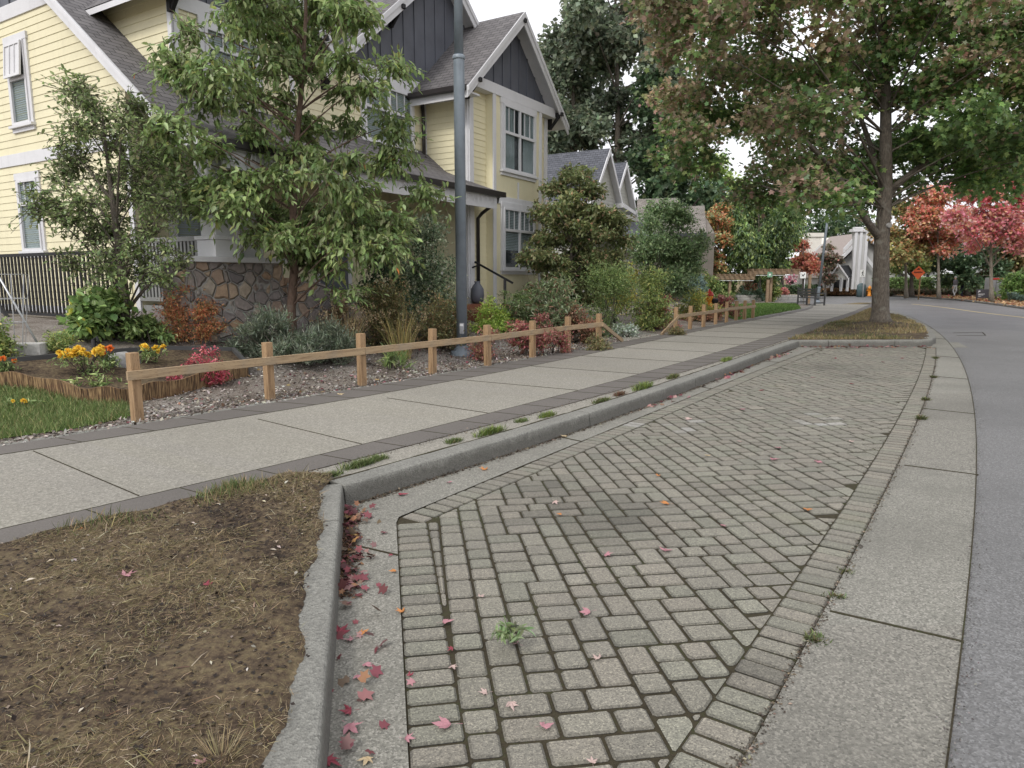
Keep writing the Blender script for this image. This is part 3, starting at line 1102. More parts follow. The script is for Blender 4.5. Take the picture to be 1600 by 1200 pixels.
HP = half_planes()
hdir = [lambda y: None]
a_ = math.radians(8)
e1, e2 = Vector((math.cos(a_), math.sin(a_), 0)), Vector((-math.sin(a_), math.cos(a_), 0))
U_ = 0.0705
W_, H_ = 225, 305
occ = np.zeros((H_ + 4, W_ + 4), bool)
org = Vector((-1.6, 0.2, 0))
for j in range(H_):
    i = 0
    while i < W_:
        if occ[j, i]:
            i += 1; continue
        run = 0
        while i + run < W_ and not occ[j, i + run]: run += 1
        opts = [w for w in (2, 3) if w <= run and run - w != 1]
        w = random.choices(opts, [0.45 if x == 2 else 0.55 for x in opts])[0] if opts else run
        h = 2
        if w == 2 and random.random() < 0.45: h = 3
        occ[j:j + h, i:i + w] = True
        P = [org + e1 * ((i + a) * U_) + e2 * ((j + c) * U_) for a, c in ((0, 0), (w, 0), (w, h), (0, h))]
        poly = [(p.x, p.y) for p in P]
        yc2 = sum(p[1] for p in poly) / 4; xc2 = sum(p[0] for p in poly) / 4
        ok = not (yc2 < 0.9 or yc2 > 16.6 or xc2 > float(cPR(yc2)) + 0.2 or xc2 < pleft(yc2) - 0.2)
        if ok:
            for gi, hp in enumerate(HP):
                if gi == 0 and yc2 < 3.6: continue
                if gi == 1 and yc2 > 6.0: continue
                k = min(range(len(hp)), key=lambda q: abs(hp[q][2] - (yc2 + (0.9 if gi == 0 else 0) * 0)))
                poly = clip(poly, hp[k][0], hp[k][1])
                if len(poly) < 3: break
            if len(poly) >= 3:
                poly = clip(poly, (6.6, YF(6.6)), (0.065, -1))
            if len(poly) >= 3:
                add_paver(poly, tone())
        i += w
# header course at the far end
soldier([Vector((6.25, YF(6.25) + 0.2, 0)), Vector((9.5, YF(9.5) + 0.2, 0))], 1)
po = pv.build('parking_bay_pavers', M['paver'], fix=False)
struct(po)
b = MB()
ring = [(float(cPLn(0.8)), 0.8)] + [(p.x, p.y) for p in PLn] + [(p.x, p.y) for p in PLm] + [(6.5, 16.1), (9.9, 16.3)] + [(p.x, p.y) for p in reversed(PR)]
b.poly([(x, y, -0.009) for x, y in reversed(ring)])
struct(b.build('parking_bay_bed', M['joint'], fix=True))


# ------------------------------------------------------------------ the yellow house (its own axes: x along the street, y away from it)
HO = Vector((-7.1, 13.1, 0)); HA = math.radians(58.4)
house = thing('yellow_house', 'two storey pale yellow house with white trim, charcoal gables and a stone porch pier', 'house', HO, HA)


def part(mb, name, mat, parent=None, bevel=0.0, label=None, fix=True):
    o = mb.build(name, mat, parent or house, bevel=bevel, fix=fix)
    if label: o['label'] = label
    return o


class Face:
    """a wall plane of the house: 'f' looks to the street (-y), 's' looks along -x"""
    def __init__(self, kind, off): self.k, self.o = kind, off
    def pt(self, a, out, z):
        return Vector((a, self.o - out, z)) if self.k == 'f' else Vector((self.o - out, a, z))
    def box(self, mb, a0, a1, b0, b1, z0, z1):
        p, q = self.pt(a0, b0, z0), self.pt(a1, b1, z1)
        mb.box(p.x, q.x, p.y, q.y, z0, z1)


def siding(mb, fc, a0, a1, z0, z1, step=0.145, lim=None):
    """lapped boards: each one leans out over the next and shades it"""
    z = z0
    while z < z1 - 0.01:
        zt = min(z + step, z1)
        l0, r0 = lim(z) if lim else (a0, a1)
        l1, r1 = lim(zt) if lim else (a0, a1)
        l0, l1, r0, r1 = max(l0, a0), max(l1, a0), min(r0, a1), min(r1, a1)
        if r0 - l0 > 0.02:
            if r1 < l1: l1 = r1 = (l1 + r1) / 2
            P = [fc.pt(l0, 0.018, z), fc.pt(r0, 0.018, z), fc.pt(r1, 0.006, zt + 0.002), fc.pt(l1, 0.006, zt + 0.002)]
            mb.poly(P if fc.k == 'f' else P[::-1])
            Q = [fc.pt(l0, 0.0, z), fc.pt(r0, 0.0, z), fc.pt(r0, 0.018, z), fc.pt(l0, 0.018, z)]
            mb.poly(Q if fc.k == 'f' else Q[::-1])
        z += step
    mb_back = [fc.pt(*p) for p in ((a0, 0, z0), (a1, 0, z0))]


def window(fc, a0, a1, z0, z1, parent, cols=2, upper=0.38, muntins=3, casing=0.1, sill=True, blind=True, awning=False, curtain=False, blind_to=0.0):
    """a0..a1, z0..z1: outside of the sash frame; casing goes round it"""
    fr = MB()
    t = 0.055
    zt = z1 - (z1 - z0) * upper
    fc.box(fr, a0, a1, 0.02, 0.075, z0, z0 + t); fc.box(fr, a0, a1, 0.02, 0.075, z1 - t, z1)
    fc.box(fr, a0, a0 + t, 0.021, 0.074, z0 + t, z1 - t); fc.box(fr, a1 - t, a1, 0.021, 0.074, z0 + t, z1 - t)
    fc.box(fr, a0 + t, a1 - t, 0.022, 0.078, zt - 0.035, zt + 0.035)
    w = (a1 - a0) / cols
    for k in range(1, cols):
        fc.box(fr, a0 + w * k - 0.04, a0 + w * k + 0.04, 0.0215, 0.0735, z0 + t, z1 - t)
    if not awning:
        for k in range(cols):
            for j in range(1, muntins):
                x = a0 + w * k + w * j / muntins
                fc.box(fr, x - 0.011, x + 0.011, 0.028, 0.052, zt + 0.035, z1 - t)
    wo_ = part(fr, 'window', M['white'], parent)
    g = MB()
    P = [fc.pt(a, 0.034, z) for a, z in ((a0 + 0.03, z0 + 0.03), (a1 - 0.03, z0 + 0.03), (a1 - 0.03, z1 - 0.03), (a0 + 0.03, z1 - 0.03))]
    g.slab(P, fc.pt(0, -0.006, 0) - fc.pt(0, 0, 0))
    part(g, 'pane', M['glass'], wo_)
    bk = MB()
    fc.box(bk, a0 + 0.01, a1 - 0.01, -0.02, 0.004, z0 + 0.01, z1 - 0.01)
    part(bk, 'room_shade', M['dark'], wo_)
    if blind:
        bl = MB(); z = z1 - 0.06
        while z > max(z0 + 0.05, blind_to):
            p = fc.pt(a0 + 0.05, 0.012, z); q = fc.pt(a1 - 0.05, 0.012, z); o_ = fc.pt(0, 0.012, 0) - fc.pt(0, 0, 0)
            bl.poly([p, q, q + o_ - Vector((0, 0, 0.034)), p + o_ - Vector((0, 0, 0.034))])
            z -= 0.042
        part(bl, 'blind', M['blind'], wo_, fix=False)
    if curtain:
        cu = MB(); n_ = 26
        for s0, s1 in ((a0 + 0.05, a0 + (a1 - a0) * 0.36), (a1 - (a1 - a0) * 0.36, a1 - 0.05)):
            for k in range(n_):
                xa, xb = s0 + (s1 - s0) * k / n_, s0 + (s1 - s0) * (k + 1) / n_
                oa, ob = 0.014 + 0.008 * math.sin(k * 1.3), 0.014 + 0.008 * math.sin((k + 1) * 1.3)
                cu.poly([fc.pt(xa, oa, z0 + 0.05), fc.pt(xb, ob, z0 + 0.05), fc.pt(xb, ob, z1 - 0.05), fc.pt(xa, oa, z1 - 0.05)])
        part(cu, 'curtain', M['curtain'], wo_, fix=False)
    ca = MB(); c = casing
    fc.box(ca, a0 - c, a0 - 0.002, 0.0, 0.05, z0 - 0.002, z1 + 0.002)
    fc.box(ca, a1 + 0.002, a1 + c, 0.0, 0.05, z0 - 0.002, z1 + 0.002)
    fc.box(ca, a0 - c - 0.02, a1 + c + 0.02, 0.0, 0.058, z1 + 0.002, z1 + 0.14)
    fc.box(ca, a0 - c, a1 + c, 0.0, 0.05, z0 - 0.14, z0 - 0.06)
    part(ca, 'casing', M['white'], wo_, bevel=0.004)
    if sill:
        s = MB(); fc.box(s, a0 - c - 0.03, a1 + c + 0.03, 0.001, 0.11, z0 - 0.058, z0 - 0.003)
        part(s, 'sill', M['white'], wo_, bevel=0.004)
    if awning:
        aw = MB()
        p0, p1 = fc.pt(a0 + 0.02, 0.08, z1 - 0.02), fc.pt(a1 - 0.02, 0.08, z1 - 0.02)
        dn = fc.pt(0, 0.06, -(z1 - zt) + 0.03) - fc.pt(0, 0, 0)
        ax = (p1 - p0)
        nn = Vector((-1, 0, 0)) if fc.k == 's' else Vector((0, -1, 0))
        for q, wv, hv in ((p0, ax, dn * 0.08), (p0 + dn * 0.92, ax, dn * 0.08), (p0 + dn * 0.08, ax * 0.07, dn * 0.84), (p1 - ax * 0.07 + dn * 0.08, ax * 0.07, dn * 0.84),
                          (p0 + ax * 0.32 + dn * 0.08, ax * 0.03, dn * 0.84), (p0 + ax * 0.62 + dn * 0.08, ax * 0.03, dn * 0.84)):
            aw.pp(q, wv, hv, nn * 0.035)
        aw.pp(p0 + ax * 0.03 + dn * 0.03 + nn * 0.012, ax * 0.94, dn * 0.94, nn * 0.005)
        part(aw, 'awning_sash', M['white'], wo_)
    return wo_


def roof_slope(mb, eL, eR, rR, rL, th=0.0):
    """one slope: eave left/right, ridge right/left; UV in metres up the slope"""
    eL, eR, rR, rL = map(Vector, (eL, eR, rR, rL))
    ax = (eR - eL).normalized()
    up = (rL - eL); up = (up - ax * up.dot(ax)).normalized()
    uv = [((p - eL).dot(ax), (p - eL).dot(up)) for p in (eL, eR, rR, rL)]
    mb.poly([eL, eR, rR, rL], uv)


# --- side wall (faces the viewer along the street) with its catslide roof
def zr(y):                     # top of the roof along y
    if y < -1.9: return 3.72 + (y + 3.3) * 0.39
    return 4.266 + (y + 1.9) * 0.80
RIDGE_Y = 4.6
sw = Face('s', 0.0)
def lim_side(z):
    zz = z + 0.30
    if zz <= 4.266: y0 = -0.3
    else: y0 = max(-0.3, -1.9 + (zz - 4.266) / 0.80)
    return (y0, 2 * RIDGE_Y - y0)
b = MB()
siding(b, sw, -0.02, 8.6, 1.02, 3.92, 0.145)
siding(b, sw, -2.0, 11.0, 4.17, 6.75, 0.145, lim_side)
b.box(0.002, 0.2, -0.3, 9.0, 0.3, 3.92)
b.slab([(0.001, -0.3, 3.9), (0.001, -0.3, 4.9), (0.001, RIDGE_Y, zr(RIDGE_Y) - 0.35), (0.001, 9, 4.9), (0.001, 9, 3.9)], (0.15, 0, 0))
part(b, 'wall', M['yellow'], label='side wall of pale yellow lapped boards')
b = MB()
sw.box(b, -0.30, 9.0, 0.0, 0.035, 3.925, 4.165)
sw.box(b, 1.4, 8.0, 0.0, 0.036, 6.752, 7.02)
sw.box(b, -0.30, -0.16, 0.0, 0.04, 1.02, 3.92)
sw.box(b, -0.30, 9.0, 0.0, 0.034, 0.78, 1.018)
part(b, 'trim', M['white'], bevel=0.004)
b = MB()
b.slab([(-0.002, 1.3, 7.0), (-0.002, 7.9, 7.0), (-0.002, RIDGE_Y, zr(RIDGE_Y) - 0.3)], (0.05, 0, 0))
for k in range(14):
    y = 1.7 + k * 0.45
    zt = (zr(y) if y < RIDGE_Y else zr(2 * RIDGE_Y - y)) - 0.32
    if zt > 7.1: b.box(-0.03, -0.002, y - 0.02, y + 0.02, 7.02, zt)
part(b, 'gable', M['charcoal'])
b = MB(); b.box(-0.02, 7.4, -0.2, 9.0, 0.0, 0.78); part(b, 'foundation', M['foundation'])
window(sw, 3.02, 3.72, 4.70, 6.28, house, cols=1, upper=0.44, muntins=3, awning=True)
window(sw, 3.05, 3.85, 2.16, 3.62, house, cols=1, upper=0.34, muntins=3)

# --- main roof: ridge along the street, flared over the porch
XE = 7.62
b = MB()
Y0, Y1 = -3.32, -1.9
def rl(x0, x1, ya, yb_): roof_slope(b, (x0, ya, zr(ya)), (x1, ya, zr(ya)), (x1, yb_, zr(yb_)), (x0, yb_, zr(yb_)))
rl(-0.45, 7.27, Y0, Y1); rl(-0.45, 7.27, Y1, -1.2); rl(-0.45, 7.4, -1.2, RIDGE_Y)
roof_slope(b, (12, 9.6, 4.6), (-0.45, 9.6, 4.6), (-0.45, RIDGE_Y, zr(RIDGE_Y)), (12, RIDGE_Y, zr(RIDGE_Y)))
rl(7.4, 12.0, 1.2, RIDGE_Y)
# hip return of the porch roof in front of the bay
zb = zr(-2.62)
roof_slope(b, (7.27, Y0, zr(Y0)), (XE, Y0, zr(Y0)), (7.3, -2.62, zb), (7.27, -2.62, zb))
roof_slope(b, (XE, Y0, zr(Y0)), (XE, -2.62, zr(Y0)), (7.3, -2.62, zb), (7.3, -2.62, zb))
main_roof = part(b, 'roof', M['roof'], fix=False)
b = MB()                                            # underside boards and soffit
b.slab([(-0.44, Y0 + 0.01, zr(Y0) - 0.02), (7.6, Y0 + 0.01, zr(Y0) - 0.02), (7.6, -1.25, 3.68), (-0.44, -1.25, 3.68)], (0, 0, -0.03))
for ya, yb_ in ((Y0, Y1), (Y1, RIDGE_Y)):
    P = [(-0.44, ya, zr(ya) - 0.03), (-0.44, yb_, zr(yb_) - 0.03), (0.1, yb_, zr(yb_) - 0.03), (0.1, ya, zr(ya) - 0.03)]
    b.slab(P, (0, 0, -0.12))
part(b, 'soffit', M['white'], main_roof)
b = MB()                                            # white rake boards, two steps deep
for (y0_, y1_) in ((Y0 - 0.02, Y1), (Y1, RIDGE_Y)):
    z0_, z1_ = zr(max(y0_, Y0)), zr(y1_)
    b.slab([(-0.47, y0_, z0_ - 0.015), (-0.47, y1_, z1_ - 0.015), (-0.47, y1_, z1_ - 0.27), (-0.47, y0_, z0_ - 0.24)], (0.035, 0, 0))
    b.slab([(-0.50, y0_, z0_ - 0.012), (-0.50, y1_, z1_ - 0.012), (-0.50, y1_, z1_ - 0.11), (-0.50, y0_, z0_ - 0.10)], (0.032, 0, 0))
    b.slab([(-0.50, 2 * RIDGE_Y - y0_, z0_ - 0.012), (-0.50, 2 * RIDGE_Y - y1_, z1_ - 0.012), (-0.50, 2 * RIDGE_Y - y1_, z1_ - 0.25), (-0.50, 2 * RIDGE_Y - y0_, z0_ - 0.25)], (0.032, 0, 0))
part(b, 'rake_board', M['white'], main_roof)
g = MB()                                            # dark gutter along the porch eave
ze = zr(Y0)
g.pp((-0.42, Y0 - 0.12, ze - 0.13), (XE + 0.5, 0, 0), (0, 0.13, 0), (0, 0, 0.125))
g.pp((XE - 0.04, Y0 + 0.01, ze - 0.13), (0.12, 0, 0), (0, 0.62, 0), (0, 0, 0.125))
part(g, 'gutter', M['brownblack'], main_roof, bevel=0.015)
b = MB(); b.box(-0.3, XE - 0.1, Y0 + 0.05, Y0 + 0.09, ze - 0.42, ze - 0.14)
part(b, 'porch_beam', M['white'])

# --- upper front wall with its two gables
uf = Face('f', -1.2)
b = MB()
siding(b, uf, 0.4, 7.27, 4.7, 6.22)
us = Face('s', 0.4)
siding(b, us, -1.2, 2.2, 4.4, 6.6, 0.145, lambda z: (-1.2, -1.9 + (z + 0.02 - 4.266) / 0.8 if z > 4.8 else -1.2 + 0.1))
b.box(0.402, 7.26, -1.198, -1.0, 4.4, 6.5); b.box(0.402, 0.6, -1.0, 2.2, 4.5, 6.6)
part(b, 'wall', M['yellow'], label='upper storey wall above the porch roof')
b = MB()
uf.box(b, 0.36, 7.27, 0.0, 0.045, 6.22, 6.47)
uf.box(b, 0.36, 0.50, 0.002, 0.04, 4.7, 6.22); us.box(b, -1.24, -1.10, 0.002, 0.04, 4.75, 6.3)
uf.box(b, 2.9, 3.02, 0.002, 0.04, 4.8, 6.22)
part(b, 'trim', M['white'], bevel=0.004)
window(uf, 0.98, 2.12, 4.95, 6.08, house, cols=1, upper=0.3)
window(uf, 5.05, 6.75, 4.78, 6.1, house, cols=2, upper=0.42, muntins=3)


def gable(fc_y, rake_y, xc, half, z_tip, slope, back_y, wall_half, band_z, parts_parent, bat0=0.42, dark_back=0.05):
    """a street gable: two roof slopes, white rake boards, charcoal board and batten face"""
    zp = z_tip + half * slope
    b = MB()
    roof_slope(b, (xc - half, back_y, z_tip), (xc - half, rake_y, z_tip), (xc, rake_y, zp), (xc, back_y, zp))
    roof_slope(b, (xc + half, rake_y, z_tip), (xc + half, back_y, z_tip), (xc, back_y, zp), (xc, rake_y, zp))
    r = part(b, 'roof', M['roof'], parts_parent, fix=False)
    s = MB()
    for sg in (-1, 1):
        P = [(xc + sg * half, rake_y + 0.03, z_tip - 0.02), (xc, rake_y + 0.03, zp - 0.02), (xc, back_y, zp - 0.02), (xc + sg * half, back_y, z_tip - 0.02)]
        s.slab(P, (0, 0, -0.10))
    part(s, 'soffit', M['white'], r)
    k = MB()
    for sg in (-1, 1):
        e, t = xc + sg * (half + 0.02), z_tip - 0.01
        m_ = sg * 0.0015
        k.slab([(e, rake_y, t - 0.02), (xc + m_, rake_y, zp - 0.005), (xc + m_, rake_y, zp - 0.33), (e, rake_y, t - 0.28)], (0, 0.035, 0))
        k.slab([(e, rake_y - 0.03, t - 0.015), (xc + m_, rake_y - 0.03, zp), (xc + m_, rake_y - 0.03, zp - 0.14), (e, rake_y - 0.03, t - 0.13)], (0, 0.029, 0))
    part(k, 'rake_board', M['white'], r)
    f = MB()
    zq = lambda x: zp - abs(x - xc) * slope - 0.12
    wh = wall_half
    f.slab([(xc - wh, fc_y - 0.002, band_z), (xc + wh, fc_y - 0.002, band_z), (xc + wh, fc_y - 0.002, max(band_z + 0.01, zq(xc + wh))), (xc, fc_y - 0.002, zq(xc)), (xc - wh, fc_y - 0.002, max(band_z + 0.01, zq(xc - wh)))], (0, dark_back, 0))
    t = f; x = xc - math.floor(wh / bat0) * bat0
    while x < xc + wh:
        if zq(x) - band_z > 0.1: t.box(x - 0.022, x + 0.022, fc_y - 0.028, fc_y - 0.0, band_z + 0.002, zq(x))
        x += bat0
    g_ = part(f, 'gable', M['charcoal'], parts_parent)
    for x in ((xc - half * 0.82, xc, xc + half * 0.82) if wh < 3 else (xc - half * 0.95, xc - half * 0.42, xc)):
        q = MB()                                   # a knee bracket under the rake
        zt = zp - abs(x - xc) * slope - 0.16
        d = fc_y - rake_y + 0.06
        q.box(x - 0.05, x + 0.05, rake_y - 0.06, fc_y, zt - 0.11, zt - 0.01)
        q.box(x - 0.05, x + 0.05, fc_y - 0.10, fc_y - 0.001, zt - 0.45, zt - 0.112)
        q.slab([(x - 0.035, rake_y + 0.02, zt - 0.112), (x - 0.035, rake_y + 0.13, zt - 0.112), (x - 0.035, fc_y - 0.101, zt - 0.34), (x - 0.035, fc_y - 0.101, zt - 0.44)], (0.07, 0, 0))
        part(q, 'bracket', M['black'], g_, bevel=0.006)
    return r


gable(-1.2, -1.62, 1.95, 1.95, 6.42, 0.85, 2.6, 1.55, 6.471, house)
gable(-1.2, -1.62, 7.8, 4.2, 6.02, 0.85, 5.0, 3.75, 6.47, house)

# --- the projecting bay at the far end of the porch
bf, bs, bx = Face('f', -2.6), Face('s', 7.27), Face('f', -2.83)
b = MB()
siding(b, bs, -2.6, -1.2, 4.3, 6.2)
siding(b, bs, -2.6, 0.0, 1.0, 3.7)
siding(b, bf, 7.27, 8.02, 0.7, 6.2); siding(b, bf, 10.5, 11.25, 0.7, 6.2)
b.box(7.272, 11.249, -2.598, 0.5, 0.4, 6.2)
part(b, 'wall', M['yellow'], label='wall of the projecting bay')
b = MB()
b.box(8.02, 10.5, -2.83, -2.601, 0.9, 6.2)
part(b, 'bay_panel', M['yellow_panel'])
b = MB()
bf.box(b, 7.2, 11.3, 0.002, 0.27, 6.2, 6.46)
bf.box(b, 7.262, 7.44, 0.0, 0.04, 0.7, 6.198); bs.box(b, -2.60, -2.46, 0.0, 0.042, 1.0, 6.198)
bf.box(b, 11.08, 11.26, 0.0, 0.04, 0.7, 6.198)
bx.box(b, 7.995, 8.13, 0.0, 0.035, 0.9, 6.197); bx.box(b, 10.39, 10.525, 0.0, 0.035, 0.9, 6.197)
bx.box(b, 8.131, 10.389, 0.0, 0.033, 3.52, 3.72)
bx.box(b, 9.22, 9.30, 0.0, 0.02, 3.722, 4.16)
bs.box(b, -1.3, -1.201, 0.0, 0.03, 4.6, 6.198)
part(b, 'trim', M['white'], bevel=0.004)
window(bx, 8.46, 10.08, 4.40, 6.05, house, cols=2, upper=0.42, muntins=3, blind=False, curtain=True)
window(bx, 8.46, 10.08, 1.83, 3.44, house, cols=2, upper=0.36, muntins=3, blind=True, blind_to=2.35)
gable(-2.6, -3.02, 9.26, 2.58, 6.10, 0.92, -1.0, 2.1, 6.461, house, dark_back=0.05)
g = MB()
g.pp((6.56, -2.98, 5.98), (0.13, 0, 0), (0, 1.8, 0), (0, 0, 0.125))
part(g, 'gutter', M['brownblack'], bevel=0.015)
b = MB(); b.box(6.72, 7.26, -2.95, -1.2, 5.96, 6.0); b.box(6.69, 6.715, -2.97, -1.2, 5.82, 5.98); part(b, 'soffit', M['white'])
d = MB()
d.tube([(7.12, -1.28, 6.0), (7.13, -1.3, 5.6), (7.13, -1.3, 4.66), (7.0, -1.45, 4.6)], 0.045, 10)
part(d, 'downpipe', M['brownblack']); d = MB()
d.tube([(XE - 0.05, -3.28, 3.62), (XE - 0.06, -3.25, 3.48), (7.58, -2.78, 3.22), (7.56, -2.67, 3.1), (7.56, -2.67, 0.95)], 0.045, 10)
part(d, 'downpipe', M['brownblack'])

# --- porch: stone pier, twin columns, floor, door, rails and steps
b = MB()
b.slab([(-0.95, -3.22, 0.1), (0.95, -3.22, 0.1), (0.88, -3.12, 1.84), (-0.88, -3.12, 1.84)], (0, 0.75, 0))
b.slab([(0.9, -3.3, 0.1), (2.9, -3.5, 0.1), (2.6, -3.4, 0.95), (1.6, -3.3, 1.5), (0.9, -3.2, 1.6)], (0, 0.5, 0))
b.box(-0.3, 1.0, -2.38, -0.3, 0.2, 1.0)
pier = part(b, 'porch_pier', M['stone'])
b = MB(); b.box(-0.96, 0.96, -3.2, -2.36, 1.841, 1.93)
part(b, 'cap', M['white'], pier, bevel=0.01)
for x, y in ((-0.17, -2.87), (0.40, -2.72)):
    b = MB()
    for z0_, z1_, h in ((1.931, 2.2, 0.235), (2.2, 2.26, 0.26), (2.26, 3.12, 0.185), (3.12, 3.18, 0.24), (3.18, 3.42, 0.215)):
        b.box(x - h, x + h, y - h, y + h, z0_ + 0.0005, z1_)
    part(b, 'column', M['white'], bevel=0.008)
b = MB(); b.box(0.02, 7.25, -2.9, -0.02, 0.95, 1.1); b.box(0.02, 6.0, -2.85, -2.75, 0.3, 0.949); part(b, 'porch_floor', M['greyrail'])
pf = Face('f', 0.0)
b = MB(); siding(b, pf, 0.2, 7.26, 1.1, 3.7); b.box(0.2, 7.26, 0.002, 0.2, 0.9, 4.4); part(b, 'wall', M['yellow'], label='porch back wall in the shade of the roof')
window(pf, 0.9, 2.3, 1.75, 3.3, house, cols=2, upper=0.3, blind=True)
b = MB(); pf.box(b, 4.6, 5.55, 0.0, 0.05, 1.1, 3.2); door = part(b, 'door', M['charcoal'])
b = MB(); pf.box(b, 4.48, 4.598, 0.0, 0.06, 1.1, 3.32); pf.box(b, 5.552, 5.67, 0.0, 0.06, 1.1, 3.32); pf.box(b, 4.6, 5.55, 0.0, 0.06, 3.202, 3.32); part(b, 'casing', M['white'], door)
b = MB(); b.tube([(4.72, -0.05, 2.05), (4.72, -0.11, 2.05)], 0.02, 8); b.tube([(4.7, -0.11, 2.05), (4.84, -0.11, 2.05)], 0.014, 8); part(b, 'handle', M['wire'], door)
b = MB()
y = -2.28
b.box(-0.03, 0.04, -2.36, -0.3, 2.22, 2.30); b.box(-0.03, 0.04, -2.36, -0.3, 1.18, 1.25)
while y < -0.3:
    b.box(-0.02, 0.02, y, y + 0.055, 1.251, 2.219); y += 0.105
part(b, 'porch_rail', M['greyrail'])
b = MB()
for i, (d0, z) in enumerate(((0.0, 0.96), (0.35, 0.80), (0.70, 0.64))):
    b.box(6.1 - 0.03 * i, 7.3, -2.9 - d0 - 0.36, -2.9 - d0 - 0.001, 0.1, z)
part(b, 'steps', M['terracotta'])
b = MB()
b.bar((7.33, -2.72, 2.0), (7.33, -3.85, 1.47), 0.045, 0.045)
b.tube([(7.33, -3.62, 0.62), (7.33, -3.62, 1.57)], 0.036, 10)
b.tube([(7.33, -2.64, 1.86), (7.33, -2.85, 1.92)], 0.02, 8)
part(b, 'handrail', M['black'])
def hl(x, y, z):
    c, s = math.cos(HA), math.sin(HA)
    return Vector((HO.x + x * c - y * s, HO.y + x * s + y * c, z))


b = MB(); x = 0.2; cord = [(0.15, Y0 - 0.01, ze - 0.14)]
while x < 7.4:
    L_ = random.uniform(0.06, 0.2); p = hl(x, Y0 - 0.012, ze - 0.145)
    b.tube([p, p - Vector((random.uniform(-0.01, 0.01), 0, L_))], 0.007, 4, cap=False)
    x += random.uniform(0.06, 0.14)
b.tube([hl(0.1, Y0 - 0.012, ze - 0.14), hl(3.5, Y0 - 0.012, ze - 0.15), hl(7.5, Y0 - 0.012, ze - 0.14)], 0.006, 5)
tag(b.build('icicle_lights', M['white'], base=hl(0.2, Y0, ze)), 'string of white icicle lights hanging from the porch gutter of the yellow house', 'string lights')
b = MB(); p = hl(7.02, -3.0, 0.965)
b.lathe(p, [(0.08, 0), (0.15, 0.06), (0.17, 0.2), (0.16, 0.36), (0.09, 0.47), (0.06, 0.5), (0.08, 0.55)], 20)
tag(b.build('garden_urn', M['charcoal'], base=p, smooth=True), 'dark rounded urn standing on the porch steps behind the lamp post', 'urn')
b = MB(); p = hl(7.5, -3.4, garden_h(*hl(7.5, -3.4, 0)[:2]) + 0.02)
b.lathe(p, [(0.13, 0), (0.16, 0.05), (0.155, 0.19), (0.17, 0.2), (0.17, 0.22), (0.14, 0.22), (0.13, 0.08)], 18)
tag(b.build('plant_pot', M['signwhite'], base=p, smooth=True), 'low white bowl planter beside the black handrail post', 'planter')

# ------------------------------------------------------------------ foliage: meshes of single leaves
TEMPL = {
    # along, across, out of the leaf plane
    'lance': ([(0, 0, 0), (.3, .5, .05), (.66, .4, .03), (1, 0, -.1), (.66, -.4, .03), (.3, -.5, .05)], [(0, 5, 4, 3), (0, 3, 2, 1)]),
    'quad': ([(0, 0, 0), (.5, .5, .08), (1, 0, -.05), (.5, -.5, .08)], [(0, 3, 2), (0, 2, 1)]),
    'maple': ([(0, 0, 0), (.12, .42, .03), (.36, .26, 0), (.62, .56, -.05), (.66, .2, 0), (1, 0, -.08), (.66, -.2, 0), (.62, -.56, -.05), (.36, -.26, 0), (.12, -.42, .03)], [tuple(range(9, -1, -1))]),
    'blade': ([(0, .5, 0), (0, -.5, 0), (.55, -.38, .06), (.55, .38, .06), (1, 0, -.06)], [(0, 1, 2, 3), (3, 2, 4)]),
}


def unit(a):
    return a / np.maximum(np.linalg.norm(a, axis=1, keepdims=True), 1e-9)


def leaf_obj(name, P, A, N, size, wr, tmpl, cols, mat, parent=None, base=(0, 0, 0)):
    tv, tf = TEMPL[tmpl]
    tv = np.array(tv)
    A = unit(A)
    S = unit(np.cross(N, A))
    N = np.cross(A, S)
    n, k = len(P), len(tv)
    size = np.asarray(size).reshape(-1, 1)
    V = (P[:, None, :] + tv[None, :, 0:1] * (A * size)[:, None, :] + tv[None, :, 1:2] * (S * size * wr)[:, None, :] + tv[None, :, 2:3] * (N * size)[:, None, :])
    V = V.reshape(-1, 3) - np.array(base)
    loops = np.concatenate([np.array(f) for f in tf])
    LV = (np.arange(n)[:, None] * k + loops[None, :]).ravel()
    cnt = np.tile(np.array([len(f) for f in tf]), n)
    st = np.concatenate([[0], np.cumsum(cnt)[:-1]])
    me = bpy.data.meshes.new(name)
    me.vertices.add(len(V)); me.vertices.foreach_set('co', V.astype(np.float32).ravel())
    me.loops.add(len(LV)); me.loops.foreach_set('vertex_index', LV.astype(np.int32))
    me.polygons.add(len(cnt)); me.polygons.foreach_set('loop_start', st.astype(np.int32))
    try:
        me.polygons.foreach_set('loop_total', cnt.astype(np.int32))
    except Exception:
        pass
    me.update(calc_edges=True)
    ca = me.color_attributes.new('Col', 'FLOAT_COLOR', 'POINT')
    C4 = np.ones((n, k, 4)); C4[:, :, :3] = cols[:, None, :]
    ca.data.foreach_set('color', C4.astype(np.float32).ravel())
    me.materials.append(mat)
    o = bpy.data.objects.new(name, me)
    COL.objects.link(o)
    if parent is not None: o.parent = parent
    else: o.location = base
    return o


LEAF_GAIN = 2.7


def pick(rng, pal, n, jit=0.22, gain=None):
    gain = LEAF_GAIN if gain is None else gain
    w = np.array([p[1] for p in pal], float); w /= w.sum()
    c = np.array([p[0] for p in pal])[rng.choice(len(pal), n, p=w)]
    c = c * (1 + rng.normal(0, jit, (n, 1))) * (1 + rng.normal(0, 0.06, (n, 3)))
    c = c * 0.9 + 0.10 * (c @ np.array([0.3, 0.6, 0.1]))[:, None]
    return np.clip(c * gain, 0.004, 0.9)


